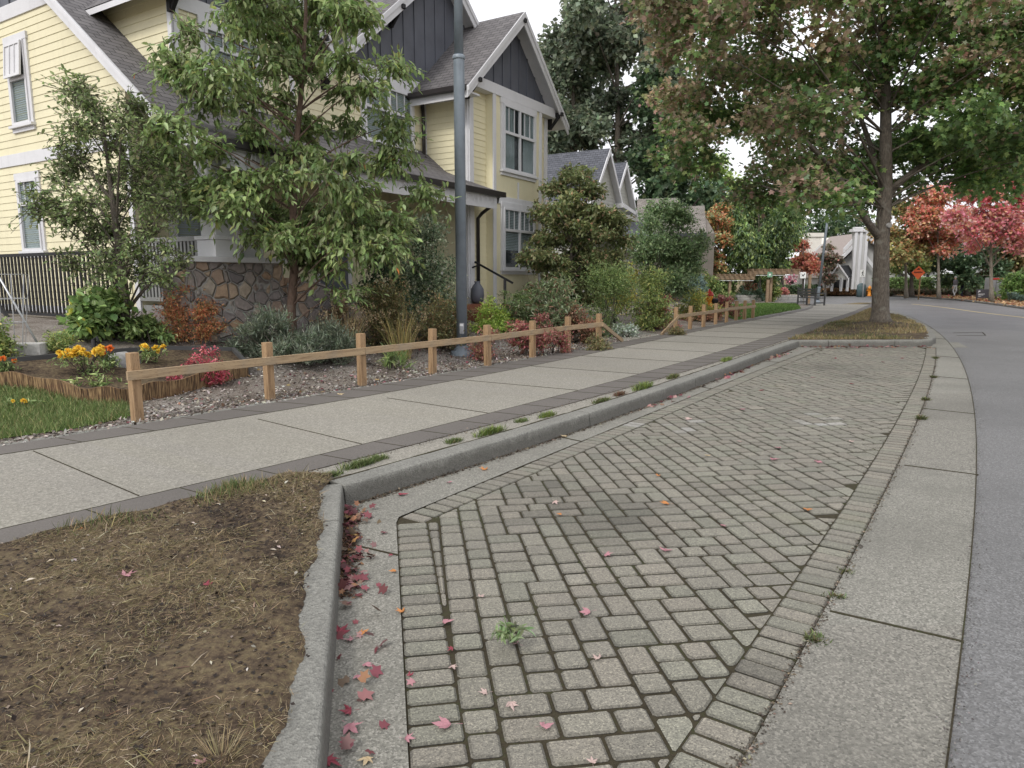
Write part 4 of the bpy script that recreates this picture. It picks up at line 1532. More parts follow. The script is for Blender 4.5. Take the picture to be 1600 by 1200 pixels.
def cloud(rng, clumps, n, size, droop=0.3, spread=0.6, per=8, twig=0.4, out=0.8):
    """leaves set along short twigs in every clump: returns positions, leaf axes, leaf normals, clump index, twig lines"""
    C = np.asarray(clumps, float)
    w = (C[:, 3] * C[:, 4] + C[:, 3] * C[:, 5] + C[:, 4] * C[:, 5]); w /= w.sum()
    nt = max(1, n // per)
    ci = rng.choice(len(C), nt, p=w)
    d = unit(rng.normal(size=(nt, 3)))
    r = rng.random((nt, 1)) ** 0.42
    p0 = C[ci, :3] + d * r * C[ci, 3:6]
    td = unit(out * d * np.array([1, 1, 0.6]) + rng.normal(0, 0.5, (nt, 3)) + np.array([0, 0, 0.12]))
    L = twig * rng.uniform(0.6, 1.3, (nt, 1))
    t = (np.arange(per)[None, :] + rng.random((nt, per)) * 0.6) / per
    sag = droop * 0.5
    P = p0[:, None, :] + td[:, None, :] * (t[:, :, None] - 0.5) * L[:, None, :]
    P[:, :, 2] -= sag * (t ** 2) * L
    sd_ = rng.normal(size=(nt, per, 3))
    A = td[:, None, :] * 0.6 + sd_ * spread
    A[:, :, 2] -= droop
    N = rng.normal(0, 0.45, (nt, per, 3)) + np.array([0, 0, 1.0])
    tw = (p0 - td * L * 0.5, p0 + td * L * 0.5 - np.array([0, 0, 1]) * sag * L)
    return P.reshape(-1, 3), unit(A.reshape(-1, 3)), unit(N.reshape(-1, 3)), np.repeat(ci, per), tw


def env(rng, c, r, n, cr, flat=0.7, zmin=None, pw=0.45):
    """clumps spread through an ellipsoid"""
    out = []
    while len(out) < n:
        d = rng.normal(size=3); d /= np.linalg.norm(d)
        q = np.array(c) + d * (rng.random() ** pw) * np.array(r)
        if zmin is not None and q[2] < zmin: continue
        k = cr * rng.uniform(0.65, 1.35)
        out.append((q[0], q[1], q[2], k, k, k * flat))
    return np.array(out)


def bez(a, b_, c, n=7):
    return [a * (1 - t) ** 2 + b_ * 2 * t * (1 - t) + c * t * t for t in [i / (n - 1) for i in range(n)]]


def tree(name, label, cat, base, spine, r0, clumps, nleaf, tmpl, size, wr, pal, bark, droop=0.3, group=None, rng=None, per=8, twig=0.4,
         limbs=True, colfn=None, jit=0.22, nseg=8, spread=0.6, twigs=False, limb_r=0.35, split=0.55, zlimb=None, out=0.8, limb_every=1, extra=()):
    """one tree: tapered trunk and limbs in one mesh, crown of leaves in another. spine: points from the base up"""
    rng = rng or np.random.default_rng(abs(hash(label)) % 10000)
    base = Vector(base)
    root = thing(name, label, cat, base, 0, group)
    sp = [Vector(p) for p in spine]
    mb = MB()
    n = len(sp)
    H = sp[-1].z - sp[0].z
    rad = lambda z: max(0.012, r0 * (1 - 0.88 * min(1, max(0, (z - sp[0].z) / max(H, 0.1)))))
    # smooth spine
    path = []
    for i in range(n - 1):
        for k in range(5): path.append(sp[i].lerp(sp[i + 1], k / 5))
    path.append(sp[-1])
    rr_ = [rad(p.z) for p in path]
    rr_[0] *= 1.5; rr_[1] *= 1.12
    mb.tube(path, rr_, nseg)
    if limbs:
        for q in clumps[::limb_every]:
            t = Vector(q[:3])
            hd = math.hypot(t.x - sp[0].x, t.y - sp[0].y)
            zs = t.z - split * hd - 0.15 * q[3]
            lo = sp[0].z + (zlimb if zlimb is not None else 0.18 * H)
            zs = min(max(zs, lo), sp[-1].z)
            k = min(range(len(path)), key=lambda i: abs(path[i].z - zs))
            s = path[k]
            mid = s.lerp(t, 0.5) + Vector((0, 0, 0.12 * (t - s).length))
            r_s = max(0.006, min(rr_[k] * 0.6, limb_r * r0 * (0.35 + 0.65 * (t - s).length / max(1e-3, H * 0.6))))
            mb.tube(bez(s, mid, t), [r_s * (1 - 0.85 * i / 6) for i in range(7)], 5, cap=False)
    for ep, er0, er1 in extra:
        m_ = len(ep); pts_ = []
        for i in range(m_ - 1):
            for k in range(4): pts_.append(Vector(ep[i]).lerp(Vector(ep[i + 1]), k / 4))
        pts_.append(Vector(ep[-1]))
        mb.tube(pts_, [er0 + (er1 - er0) * i / (len(pts_) - 1) for i in range(len(pts_))], 10, cap=False)
    P, A, N, ci, tw = cloud(rng, clumps, nleaf, size, droop, spread, per, twig, out)
    if twigs:
        for a, c in zip(tw[0][:2500], tw[1][:2500]):
            mb.tube([a, c], [0.006, 0.003], 3, cap=False)
    mb.build('trunk', bark, root, base, fix=False)
    cols = colfn(rng, P, ci) if colfn else pick(rng, pal, len(P), jit)
    tone_ = (1 + rng.normal(0, 0.13, len(clumps)))[ci][:, None]
    leaf_obj('crown', P, A, N, size * rng.uniform(0.65, 1.25, len(P)), wr, tmpl, np.clip(cols * tone_, 0.003, 0.9), M['leaf'], root, base)
    return root


def shrub(name, label, cat, base, w, h, nleaf, tmpl, size, wr, pal, droop=0.1, dep=0.8, nst=7, group=None, seed=0, shape='dome', per=7, twig=0.22, spread=0.6, jit=0.25, stem=None, zlow=0.12, ncl=None, out=0.9, cf=0.34):
    """a bush: several stems from the ground and clumps of leaves"""
    rng = np.random.default_rng(1000 + seed)
    nleaf = int(nleaf * 1.7); w *= 1.1; h *= 1.08
    base = Vector(base)
    root = thing(name, label, cat, base, 0, group)
    ncl = ncl or 16
    cl = []
    while len(cl) < ncl:
        u = rng.uniform(-1, 1, 3)
        if shape == 'dome':
            if u[0] ** 2 + u[1] ** 2 + (max(0, u[2] * 0.5 + 0.5)) ** 2 > 1: continue
        elif shape == 'cone':
            if math.hypot(u[0], u[1]) > 1.05 - (u[2] * 0.5 + 0.5): continue
        elif shape == 'vase':
            if math.hypot(u[0], u[1]) > 0.35 + 0.65 * (u[2] * 0.5 + 0.5): continue
        k = cf * min(w, h) * rng.uniform(0.5, 1.0)
        z = base.z + h * (zlow + (1 - zlow) * (u[2] * 0.5 + 0.5)) - k * 0.5
        cl.append((base.x + u[0] * (w / 2 - k * 0.6), base.y + u[1] * (w / 2 * dep - k * 0.5), max(z, base.z + k * 0.4), k, k, k * 0.75))
    cl = np.array(cl)
    mb = MB()
    for i, q in enumerate(cl[:max(nst, 3)]):
        s = base + Vector((rng.uniform(-.12, .12) * w, rng.uniform(-.1, .1) * w, -0.03))
        t = Vector(q[:3])
        mb.tube(bez(s, s.lerp(t, 0.45) + Vector((0, 0, 0.15 * h)), t, 5), [0.016 * (0.6 + h * 0.3) * (1 - 0.7 * k / 4) for k in range(5)], 4, cap=False)
    mb.build('stem', stem or M['bark'], root, base, fix=False)
    P, A, N, ci, tw = cloud(rng, cl, nleaf, size, droop, spread, per, twig, out)
    keep = P[:, 2] > base.z + 0.01
    P, A, N, ci = P[keep], A[keep], N[keep], ci[keep]
    cols = pick(rng, pal, len(P), jit) * (1 + rng.normal(0, 0.13, len(cl)))[ci][:, None]
    leaf_obj('foliage', P, A, N, size * rng.uniform(0.6, 1.25, len(P)), wr, tmpl, np.clip(cols, 0.003, 0.9), M['leaf'], root, base)
    return root


def pxbox(x0, x1, yt, yb, base=None):
    """base point, width and height in metres of something seen in a pixel box of the photograph"""
    p = base if base is not None else gp((x0 + x1) / 2, yb)
    k = (p - Vector((0, 0, CH))).dot(Vector((0, math.cos(PITCH), -math.sin(PITCH)))) / F
    return p, (x1 - x0) * k, (yb - yt) * k


# palettes, linear
G_CHERRY = [((0.076, 0.112, 0.034), 5), ((0.105, 0.145, 0.045), 4), ((0.145, 0.18, 0.075), 2.2), ((0.17, 0.19, 0.05), 0.35), ((0.25, 0.09, 0.02), 0.012)]
G_APPLE = [((0.08, 0.11, 0.038), 5), ((0.105, 0.14, 0.05), 3), ((0.16, 0.185, 0.08), 1.5)]
G_DARK = [((0.03, 0.055, 0.025), 5), ((0.045, 0.075, 0.035), 3), ((0.08, 0.11, 0.05), 1)]
G_MID = [((0.072, 0.104, 0.033), 5), ((0.1, 0.14, 0.044), 3), ((0.16, 0.195, 0.065), 1.3)]
G_LIGHT = [((0.11, 0.16, 0.04), 4), ((0.15, 0.2, 0.055), 3), ((0.2, 0.24, 0.075), 1.3)]
G_LIME = [((0.2, 0.27, 0.04), 4), ((0.14, 0.21, 0.035), 3), ((0.27, 0.32, 0.07), 1)]
G_RED = [((0.17, 0.042, 0.045), 4), ((0.22, 0.09, 0.085), 3), ((0.12, 0.035, 0.032), 2), ((0.14, 0.1, 0.05), 2.5), ((0.08, 0.1, 0.04), 1.5)]
G_REDTREE = [((0.45, 0.095, 0.07), 4), ((0.44, 0.16, 0.12), 3), ((0.22, 0.12, 0.05), 3), ((0.13, 0.12, 0.045), 2.5)]
G_ORANGE = [((0.24, 0.1, 0.04), 4), ((0.33, 0.18, 0.06), 3), ((0.25, 0.07, 0.035), 2), ((0.16, 0.14, 0.05), 2)]
G_RUST = [((0.17, 0.07, 0.045), 3), ((0.13, 0.075, 0.045), 3), ((0.1, 0.09, 0.04), 2), ((0.22, 0.12, 0.075), 1)]
G_BROWNGREEN = [((0.095, 0.085, 0.035), 4), ((0.07, 0.08, 0.03), 3), ((0.14, 0.09, 0.045), 2), ((0.16, 0.14, 0.05), 1)]
G_YELLOW = [((0.32, 0.25, 0.05), 4), ((0.25, 0.23, 0.055), 3), ((0.13, 0.16, 0.04), 3)]
G_YGREEN = [((0.13, 0.16, 0.045), 4), ((0.085, 0.12, 0.035), 4), ((0.22, 0.21, 0.06), 1.2)]
G_GREYG = [((0.1, 0.12, 0.085), 4), ((0.075, 0.095, 0.062), 4), ((0.15, 0.165, 0.12), 1)]
G_VARIEG = [((0.055, 0.085, 0.045), 4), ((0.11, 0.14, 0.08), 3), ((0.25, 0.28, 0.18), 2.5)]
G_MAPLE_G = [((0.055, 0.1, 0.03), 5), ((0.08, 0.13, 0.035), 4), ((0.12, 0.17, 0.045), 1.5)]
G_MAPLE_B = [((0.165, 0.125, 0.08), 4), ((0.125, 0.115, 0.055), 4), ((0.175, 0.11, 0.085), 1.6), ((0.1, 0.115, 0.045), 2)]
G_MAPLE_R = [((0.26, 0.06, 0.07), 3), ((0.22, 0.1, 0.085), 4)]
G_TALL = [((0.06, 0.078, 0.052), 4), ((0.085, 0.105, 0.068), 4), ((0.12, 0.14, 0.09), 2)]
G_STRAW = [((0.33, 0.25, 0.12), 4), ((0.24, 0.18, 0.08), 3), ((0.42, 0.35, 0.2), 2)]
G_GRASS = [((0.085, 0.125, 0.035), 4), ((0.12, 0.165, 0.05), 3), ((0.19, 0.2, 0.085), 1.5)]

# ------------------------------------------------------------------ houses and walls farther off
def facing_roof(mb, pts):
    roof_slope(mb, *pts)


gh = thing('grey_house', 'grey house with two steep gables and blue-grey shingles next to the yellow house', 'house', hl(26, 2, 0))
GB = hl(26, 2, 0)
def gpart(mb, name, mat, parent=None, fix=True, label=None):
    o = mb.build(name, mat, parent or gh, base=GB, fix=fix)
    if label: o['label'] = label
    return o
def hgable(xc, v0, half, ztip, zpk, back, roofmat):
    b = MB()
    roof_slope(b, hl(xc - half, v0 + back, ztip), hl(xc - half, v0 - 0.3, ztip), hl(xc, v0 - 0.3, zpk), hl(xc, v0 + back, zpk))
    roof_slope(b, hl(xc + half, v0 - 0.3, ztip), hl(xc + half, v0 + back, ztip), hl(xc, v0 + back, zpk), hl(xc, v0 - 0.3, zpk))
    r = gpart(b, 'roof', roofmat, fix=False)
    f = MB()
    for sg in (-1, 1):
        P = [hl(xc + sg * (half + 0.03), v0 - 0.33, ztip - 0.01), hl(xc + sg * 0.002, v0 - 0.33, zpk - 0.01), hl(xc + sg * 0.002, v0 - 0.33, zpk - 0.3), hl(xc + sg * (half + 0.03), v0 - 0.33, ztip - 0.2)]
        f.slab(P, hl(0, 0.05, 0) - hl(0, 0, 0))
        P = [hl(xc + sg * half, v0 - 0.3, ztip - 0.02), hl(xc, v0 - 0.3, zpk - 0.02), hl(xc, v0 + back, zpk - 0.02), hl(xc + sg * half, v0 + back, ztip - 0.02)]
        f.slab(P, (0, 0, -0.09))
    gpart(f, 'rake_board', M['white'], r)
    w = MB()
    w.slab([hl(xc - half + 0.25, v0, 0.2), hl(xc + half - 0.25, v0, 0.2), hl(xc + half - 0.25, v0, ztip + 0.2), hl(xc, v0, zpk - 0.15), hl(xc - half + 0.25, v0, ztip + 0.2)], hl(0, back - 0.2, 0) - hl(0, 0, 0))
    z = ztip - 0.4
    while z < zpk - 0.3:
        k = min(half - 0.26, (zpk - 0.2 - z) / ((zpk - ztip) / half))
        w.pp(hl(xc - k, v0 - 0.014, z), hl(2 * k, 0, 0) - hl(0, 0, 0), hl(0, 0.014, 0) - hl(0, 0, 0), (0, 0, 0.02))
        z += 0.16
    gpart(w, 'wall', M['greyhouse'])
    return r
r1 = hgable(25.6, 2.0, 1.85, 5.25, 7.95, 9.0, M['roof_blue'])
hgable(28.75, 2.4, 1.65, 5.1, 7.75, 8.0, M['roof_blue'])
for vv in (6.2, 8.6):
    b = MB(); p = hl(24.75, vv - 2.6, 6.85)
    b.rbox(p, (0.3, 0.34, 0.26), HA); gpart(b, 'roof_vent', M['black'], r1)
b = MB()
roof_slope(b, hl(24.0, 0.5, 3.15), hl(31.6, 0.5, 3.0), hl(31.6, 2.0, 4.75), hl(24.0, 2.0, 4.7))
pr_ = gpart(b, 'porch_roof', M['roof_blue'], fix=False)
b = MB(); b.pp(hl(23.9, 0.36, 2.93), hl(7.8, 0, 0) - hl(0, 0, 0), hl(0, 0.13, 0) - hl(0, 0, 0), (0, 0, 0.16)); gpart(b, 'gutter', M['white'], pr_)
b = MB(); b.pp(hl(23.4, 2.2, 0.1), hl(8.2, 0, 0) - hl(0, 0, 0), hl(0, 8, 0) - hl(0, 0, 0), (0, 0, 5.0)); gpart(b, 'wall', M['greyhouse'], label='grey street wall below the gables')
b = MB(); b.slab([hl(27.0, 1.5, 5.2), hl(28.7, 1.5, 4.95), hl(28.7, 1.5, 5.12), hl(27.0, 1.5, 5.42)], hl(0, 0.5, 0) - hl(0, 0, 0)); gpart(b, 'entry_hood', M['white'])
for x in (24.6, 28.2):
    b = MB(); b.pp(hl(x, 2.12, 1.1), hl(1.2, 0, 0) - hl(0, 0, 0), hl(0, 0.07, 0) - hl(0, 0, 0), (0, 0, 1.5)); w_ = gpart(b, 'window', M['white'])
    b = MB(); b.pp(hl(x + 0.1, 2.10, 1.2), hl(1.0, 0, 0) - hl(0, 0, 0), hl(0, 0.015, 0) - hl(0, 0, 0), (0, 0, 1.3)); gpart(b, 'pane', M['glass'], w_)

# brown-roofed house behind the small tree
def back_block(name, label, cat, wall, roof, d, pix_ridge, eave_y, depth, zbase=0.1, hood=None):
    """a house seen square on: ridge from pixel to pixel at distance d, its near slope down to eave_y"""
    P0, P1 = atd(pix_ridge[0], pix_ridge[1], d), atd(pix_ridge[2], pix_ridge[3], d)
    E0, E1 = atd(pix_ridge[0] - 3, eave_y, d - depth * 0.45), atd(pix_ridge[2] + 3, eave_y, d - depth * 0.45)
    base = Vector(((P0.x + P1.x) / 2, d, 0))
    root = thing(name, label, cat, base)
    b = MB()
    roof_slope(b, E0, E1, P1, P0)
    B0, B1 = Vector((P0.x, d + depth * 0.5, E0.z)), Vector((P1.x, d + depth * 0.5, E1.z))
    roof_slope(b, B1, B0, P0, P1)
    b.build('roof', M[roof], root, base, fix=False)
    b = MB()
    y0, y1 = d - depth * 0.4, d + depth * 0.45
    b.slab([(P0.x + 0.2, y0, zbase), (P0.x + 0.2, y1, zbase), (P0.x + 0.2, y1, E0.z), (P0.x + 0.2, d, P0.z - 0.1), (P0.x + 0.2, y0, E0.z)], (P1.x - P0.x - 0.4, 0, 0))
    b.build('wall', M[wall], root, base)
    b = MB(); b.pp((E0.x, E0.y - 0.05, E0.z - 0.2), (E1.x - E0.x, 0, 0), (0, 0.06, 0), (0, 0, 0.19)); b.build('fascia', M['batten' if roof == 'roof_tan' else 'white'], root, base)
    return root, base
back_block('brown_house', 'brown shingled house, taller part with its roof seen behind the small garden tree', 'house', 'brownwall', 'roof_tan', 47, (996, 311, 1059, 309), 372, 9)
back_block('brown_house', 'lower brown shingled wing right beside the taller brown roof', 'house', 'brownwall', 'roof_tan', 45, (1061, 323, 1101, 321), 364, 8)

# grey townhouse with a tall chimney across the road
TD = 63.0
tb = Vector((atd(1345, 450, TD).x, TD, 0))
th_ = thing('townhouse', 'pale grey townhouse with a tall white-edged chimney across the road', 'house', tb)
def TP(px, py, d=TD): return atd(px, py, d)
def tslab(pix, d, thick, name, mat, parent=None, off=None):
    b = MB(); b.slab([TP(x, y, d) for x, y in pix], off or (0, thick, 0)); return b.build(name, M[mat], parent or th_, tb)
tslab([(1296, 455), (1296, 428), (1352, 374), (1412, 432), (1412, 455)], TD, 9, 'wall', 'greyhouse2')
b = MB()
for p, q in (((1288, 434), (1353, 369)), ((1353, 369), (1421, 436))):
    P, Q = TP(*p, TD - 0.6), TP(*q, TD - 0.6)
    b.slab([P, Q, Q + Vector((0, 0, 0.35)), P + Vector((0, 0, 0.35))], (0, 7.0, 0))
tr_ = b.build('roof', M['pinkroof'], th_, tb)
b = MB()
for p, q in (((1288, 434), (1353, 369)), ((1353, 369), (1421, 436)), ((1345, 394), (1364, 420)), ((1318, 395), (1340, 372))):
    P, Q = TP(*p, TD - 0.72), TP(*q, TD - 0.72)
    b.slab([P, Q, Q + Vector((0, 0, 0.42)), P + Vector((0, 0, 0.42))], (0, 0.1, 0))
b.build('rake_board', M['white'], tr_, tb)
ch_ = tslab([(1335, 452), (1335, 361), (1352, 361), (1352, 452)], TD - 1.1, 0.45, 'chimney', 'greyhouse2')
b = MB()
for x0, x1 in ((1333.6, 1336.6), (1341.5, 1344.5), (1350.5, 1353.2)):
    P, Q = TP(x0, 452, TD - 1.2), TP(x1, 361, TD - 1.2); b.box(P.x, Q.x, TD - 1.22, TD - 1.11, P.z, Q.z)
P, Q = TP(1332.5, 362, TD - 1.2), TP(1354, 357.5, TD - 1.2); b.box(P.x, Q.x, TD - 1.3, TD - 0.55, P.z, Q.z)
P, Q = TP(1336.5, 357, TD - 1.2), TP(1350, 354.5, TD - 1.2); b.box(P.x, Q.x, TD - 1.15, TD - 0.7, P.z, Q.z)
b.build('chimney_trim', M['white'], ch_, tb)
pch = tslab([(1300, 434), (1311, 419), (1322, 434)], TD - 2.2, 2.0, 'porch', 'greyhouse')
b = MB()
for p, q in (((1296, 436), (1310, 416)), ((1311, 416), (1325, 436))):
    P, Q = TP(*p, TD - 2.5), TP(*q, TD - 2.5); b.slab([P, Q, Q + Vector((0, 0, 0.2)), P + Vector((0, 0, 0.2))], (0, 0.1, 0))
for x in (1299, 1313, 1323):
    P, Q = TP(x, 455, TD - 2.3), TP(x + 3.2, 434, TD - 2.3); b.box(P.x, Q.x, TD - 2.4, TD - 2.1, P.z, Q.z)
b.build('porch_trim', M['white'], pch, tb)
b = MB(); P, Q = TP(1325, 434, TD - 2), TP(1312, 417, TD - 2)
b.slab([TP(1311, 417, TD - 2.2), TP(1325, 434, TD - 2.2), TP(1336, 432, TD - 0.2), TP(1326, 416, TD - 0.2)], (0, 0, 0.1)); b.build('porch_roof', M['roof_blue'], pch, tb)
for x0, x1 in ((1303, 1312), (1317, 1322)):
    b = MB(); P, Q = TP(x0, 452, TD - 0.06), TP(x1, 437, TD - 0.06); b.box(P.x, Q.x, TD - 0.08, TD - 0.01, P.z, Q.z); b.build('window', M['dark'], th_, tb)
b = MB(); P, Q = TP(1366, 449, TD - 0.06), TP(1376, 437, TD - 0.06); b.box(P.x, Q.x, TD - 0.1, TD - 0.01, P.z, Q.z); wn_ = b.build('window', M['white'], th_, tb)
b = MB(); P, Q = TP(1367.5, 447.5, TD - 0.1), TP(1374.5, 438.5, TD - 0.1); b.box(P.x, Q.x, TD - 0.12, TD - 0.101, P.z, Q.z); b.build('pane', M['glass'], wn_, tb)
back_block('townhouse', 'townhouse with a broad pinkish roof left of the chimney house across the road', 'house', 'cream', 'roof_pink', 76, (1262, 370, 1326, 384), 432, 9)
b = MB(); cb = atd(1271, 372, 74)
b.box(cb.x - 0.7, cb.x + 0.7, 73.6, 74.6, 1, cb.z + 0.1); b.box(cb.x - 0.85, cb.x + 0.85, 73.45, 74.75, cb.z + 0.11, cb.z + 0.5)
b.build('chimney', M['cream'], None, (cb.x, 74, 1)).parent = None
o = bpy.data.objects['chimney.001'] if 'chimney.001' in bpy.data.objects else None
tgt = [x for x in bpy.data.objects if x.get('label', '').startswith('townhouse with a broad')][0]
if o: o.parent = tgt; o.location = Vector((cb.x, 74, 1)) - tgt.location
WD = 67.0
r_, wb_ = back_block('white_house', 'low white house with dark windows behind the green hedge across the road', 'house', 'signwhite', 'roof_tan', WD, (1398, 407, 1462, 407), 421, 6)
for x0, x1 in ((1402, 1408), (1413, 1418), (1421, 1433), (1446, 1452)):
    b = MB(); y_ = WD - 6 * 0.4; P, Q = TP(x0, 446, y_), TP(x1, 428, y_); b.box(P.x, Q.x, y_ - 0.06, y_ - 0.005, P.z, Q.z); w_ = b.build('window', M['dark'], r_, wb_)
    b = MB(); b.box(P.x - 0.12, Q.x + 0.12, y_ - 0.09, y_ - 0.061, Q.z, Q.z + 0.15); b.build('lintel', M['white'], w_, wb_)
back_block('white_house', 'white house behind the mailbox cabinet at the right edge', 'house', 'signwhite', 'roof_pink', 62, (1556, 410, 1640, 410), 418, 6)

# ------------------------------------------------------------------ trees
def wpt(px, py, d): return np.array(atd(px, py, d))
def rows_clumps(rng, rows, d, dd, rpx, step, flat=0.7, jx=0.5):
    out = []
    for y, x0, x1 in rows:
        x = x0 + rng.uniform(0, step)
        while x < x1:
            k = rpx * rng.uniform(0.65, 1.3)
            dist = d + rng.normal(0, dd)
            q = wpt(x + rng.normal(0, step * 0.2), y + rng.normal(0, step * 0.25), dist)
            r = k * dist / F
            out.append((*q, r, r, r * flat))
            x += step * rng.uniform(0.7, 1.3)
    return np.array(out)


# young cherry in front of the porch
rng = np.random.default_rng(11)
cb_ = gp(457, 545); cd_ = cb_.y
rows = [(-150, 400, 500), (-100, 370, 530), (-50, 340, 560), (0, 305, 575), (45, 285, 600), (95, 270, 610), (140, 250, 620), (190, 245, 620), (235, 235, 610), (280, 235, 640), (320, 235, 660), (350, 345, 665), (380, 395, 650), (410, 410, 625), (436, 490, 585)]
cl = rows_clumps(rng, rows, cd_, 0.6, 38, 68, 0.6)
sp = [cb_ + Vector((0, 0, -0.05))] + [Vector(wpt(x, y, cd_)) for x, y in ((455, 480), (460, 420), (458, 330), (462, 240), (472, 130), (478, 20), (474, -150))]
tree('cherry_tree', 'young green cherry tree with drooping leaves in front of the porch', 'tree', cb_, sp, 0.082, cl, 28000, 'lance', 0.122, 0.42, G_CHERRY, M['bark_red'], droop=0.75, rng=rng, per=9, twig=0.5, twigs=True, spread=0.45, split=0.5, zlimb=0.25)
# multi-stemmed apple by the side wall
rng = np.random.default_rng(12)
ab = gp(192, 528); ad = ab.y
rows = [(125, 105, 150), (160, 95, 215), (195, 90, 215), (230, 85, 215), (270, 75, 250), (310, 65, 270), (345, 35, 290), (380, 110, 300), (415, 150, 300)]
cl = rows_clumps(rng, rows, ad, 0.5, 23, 44, 1.0)
sp = [ab + Vector((0, 0, -0.05))] + [Vector(wpt(x, y, ad)) for x, y in ((195, 470), (188, 400), (178, 330), (168, 250), (160, 180))]
tree('apple_tree', 'slender apple tree with small leaves beside the black metal fence', 'tree', ab, sp, 0.085, cl, 10500, 'lance', 0.07, 0.5, G_APPLE, M['bark'], droop=0.15, rng=rng, per=9, twig=0.45, twigs=True, zlimb=0.3, split=1.3, limb_r=0.3)
# the big maple on the island
rng = np.random.default_rng(13)
mb0 = Vector((11.1, 20.96, iz(11.1, 20.96)))
rows = [(-330, 1250, 1500), (-260, 1150, 1600), (-190, 1090, 1680), (-120, 1040, 1730), (-60, 1045, 1760), (-10, 1035, 1760), (40, 1032, 1740), (85, 1035, 1740), (130, 1038, 1720), (175, 1045, 1700), (215, 1055, 1110), (215, 1170, 1680), (255, 1065, 1115), (250, 1185, 1660), (285, 1185, 1385), (280, 1440, 1620), (312, 1240, 1350)]
cl = rows_clumps(rng, rows, 20.6, 2.4, 54, 56, 0.5)
sp = [mb0 + Vector((0, 0, -0.1))] + [Vector(wpt(x, y, 20.96)) for x, y in ((1376, 450), (1378, 370), (1384, 300), (1384, 150), (1378, 20), (1370, -120), (1372, -260))]
apx, apy = 800 + F * cl[:, 0] / cl[:, 1], HY - F * (cl[:, 2] - CH) / cl[:, 1]
hid = (np.abs(apx - 1383) < 50) & (apy > 110) & (cl[:, 1] < 21.8)             # keep the trunk clear: these clumps hang behind it
cl[hid, :3] = np.array([0, 0, CH]) + (cl[hid, :3] - np.array([0, 0, CH])) * (rng.uniform(22.6, 24.6, hid.sum()) / cl[hid, 1])[:, None]
def maple_col(rng, P, ci):
    n = len(P)
    f = np.clip(0.14 + 0.44 * (P[:, 2] - 4.2) / 5 + 0.20 * np.clip((11.5 - P[:, 0]) / 6, -0.3, 1) + rng.normal(0, 0.08, n) + rng.normal(0, 0.2, len(cl))[ci], 0, 1)
    f = f * f * (3 - 2 * f)
    g, bq, r = pick(rng, G_MAPLE_G, n), pick(rng, G_MAPLE_B, n), pick(rng, G_MAPLE_R, n)
    red = (rng.random(len(cl)) < np.where(cl[:, 0] < 5.2, 0.12, 0.0))[ci] & (rng.random(n) < 0.38)
    c = np.where((rng.random(n) < f)[:, None], bq, g)
    return np.where(red[:, None], r, c)
mt = tree('maple_tree', 'large maple with a green and reddish brown crown on the grass island', 'tree', mb0, sp, 0.25, cl, 130000, 'maple', 0.146, 1.0, None, M['bark'], droop=0.35, rng=rng, per=8, twig=0.7, colfn=maple_col, nseg=14, spread=0.5, split=0.35, zlimb=3.4, limb_r=0.15, limb_every=2,
          extra=[([wpt(1374, 372, 20.95), wpt(1352, 342, 20.6), wpt(1334, 312, 20.2), wpt(1300, 262, 19.8), wpt(1250, 212, 19.4), wpt(1195, 150, 19)], 0.115, 0.04),
                 ([wpt(1336, 318, 20.3), wpt(1300, 322, 20.0), wpt(1255, 312, 19.6), wpt(1190, 290, 19)], 0.06, 0.02),
                 ([wpt(1380, 318, 21), wpt(1400, 290, 21.2), wpt(1440, 258, 21.5), wpt(1500, 205, 22), wpt(1570, 150, 22.4)], 0.12, 0.04),
                 ([wpt(1380, 300, 20.9), wpt(1368, 250, 21.4), wpt(1340, 170, 22), wpt(1325, 80, 22.3)], 0.1, 0.04)])
b = MB()
for p in (wpt(1389, 352, 20.74), wpt(1363, 352, 20.74)):
    b.tube([Vector(p) + Vector((0, 0.14, 0)), Vector(p) - Vector((0, 0.05, 0.0))], [0.085, 0.07], 12)
    b2 = b; b2.build('pruning_scar', M['rock'], mt, mb0); b = MB()
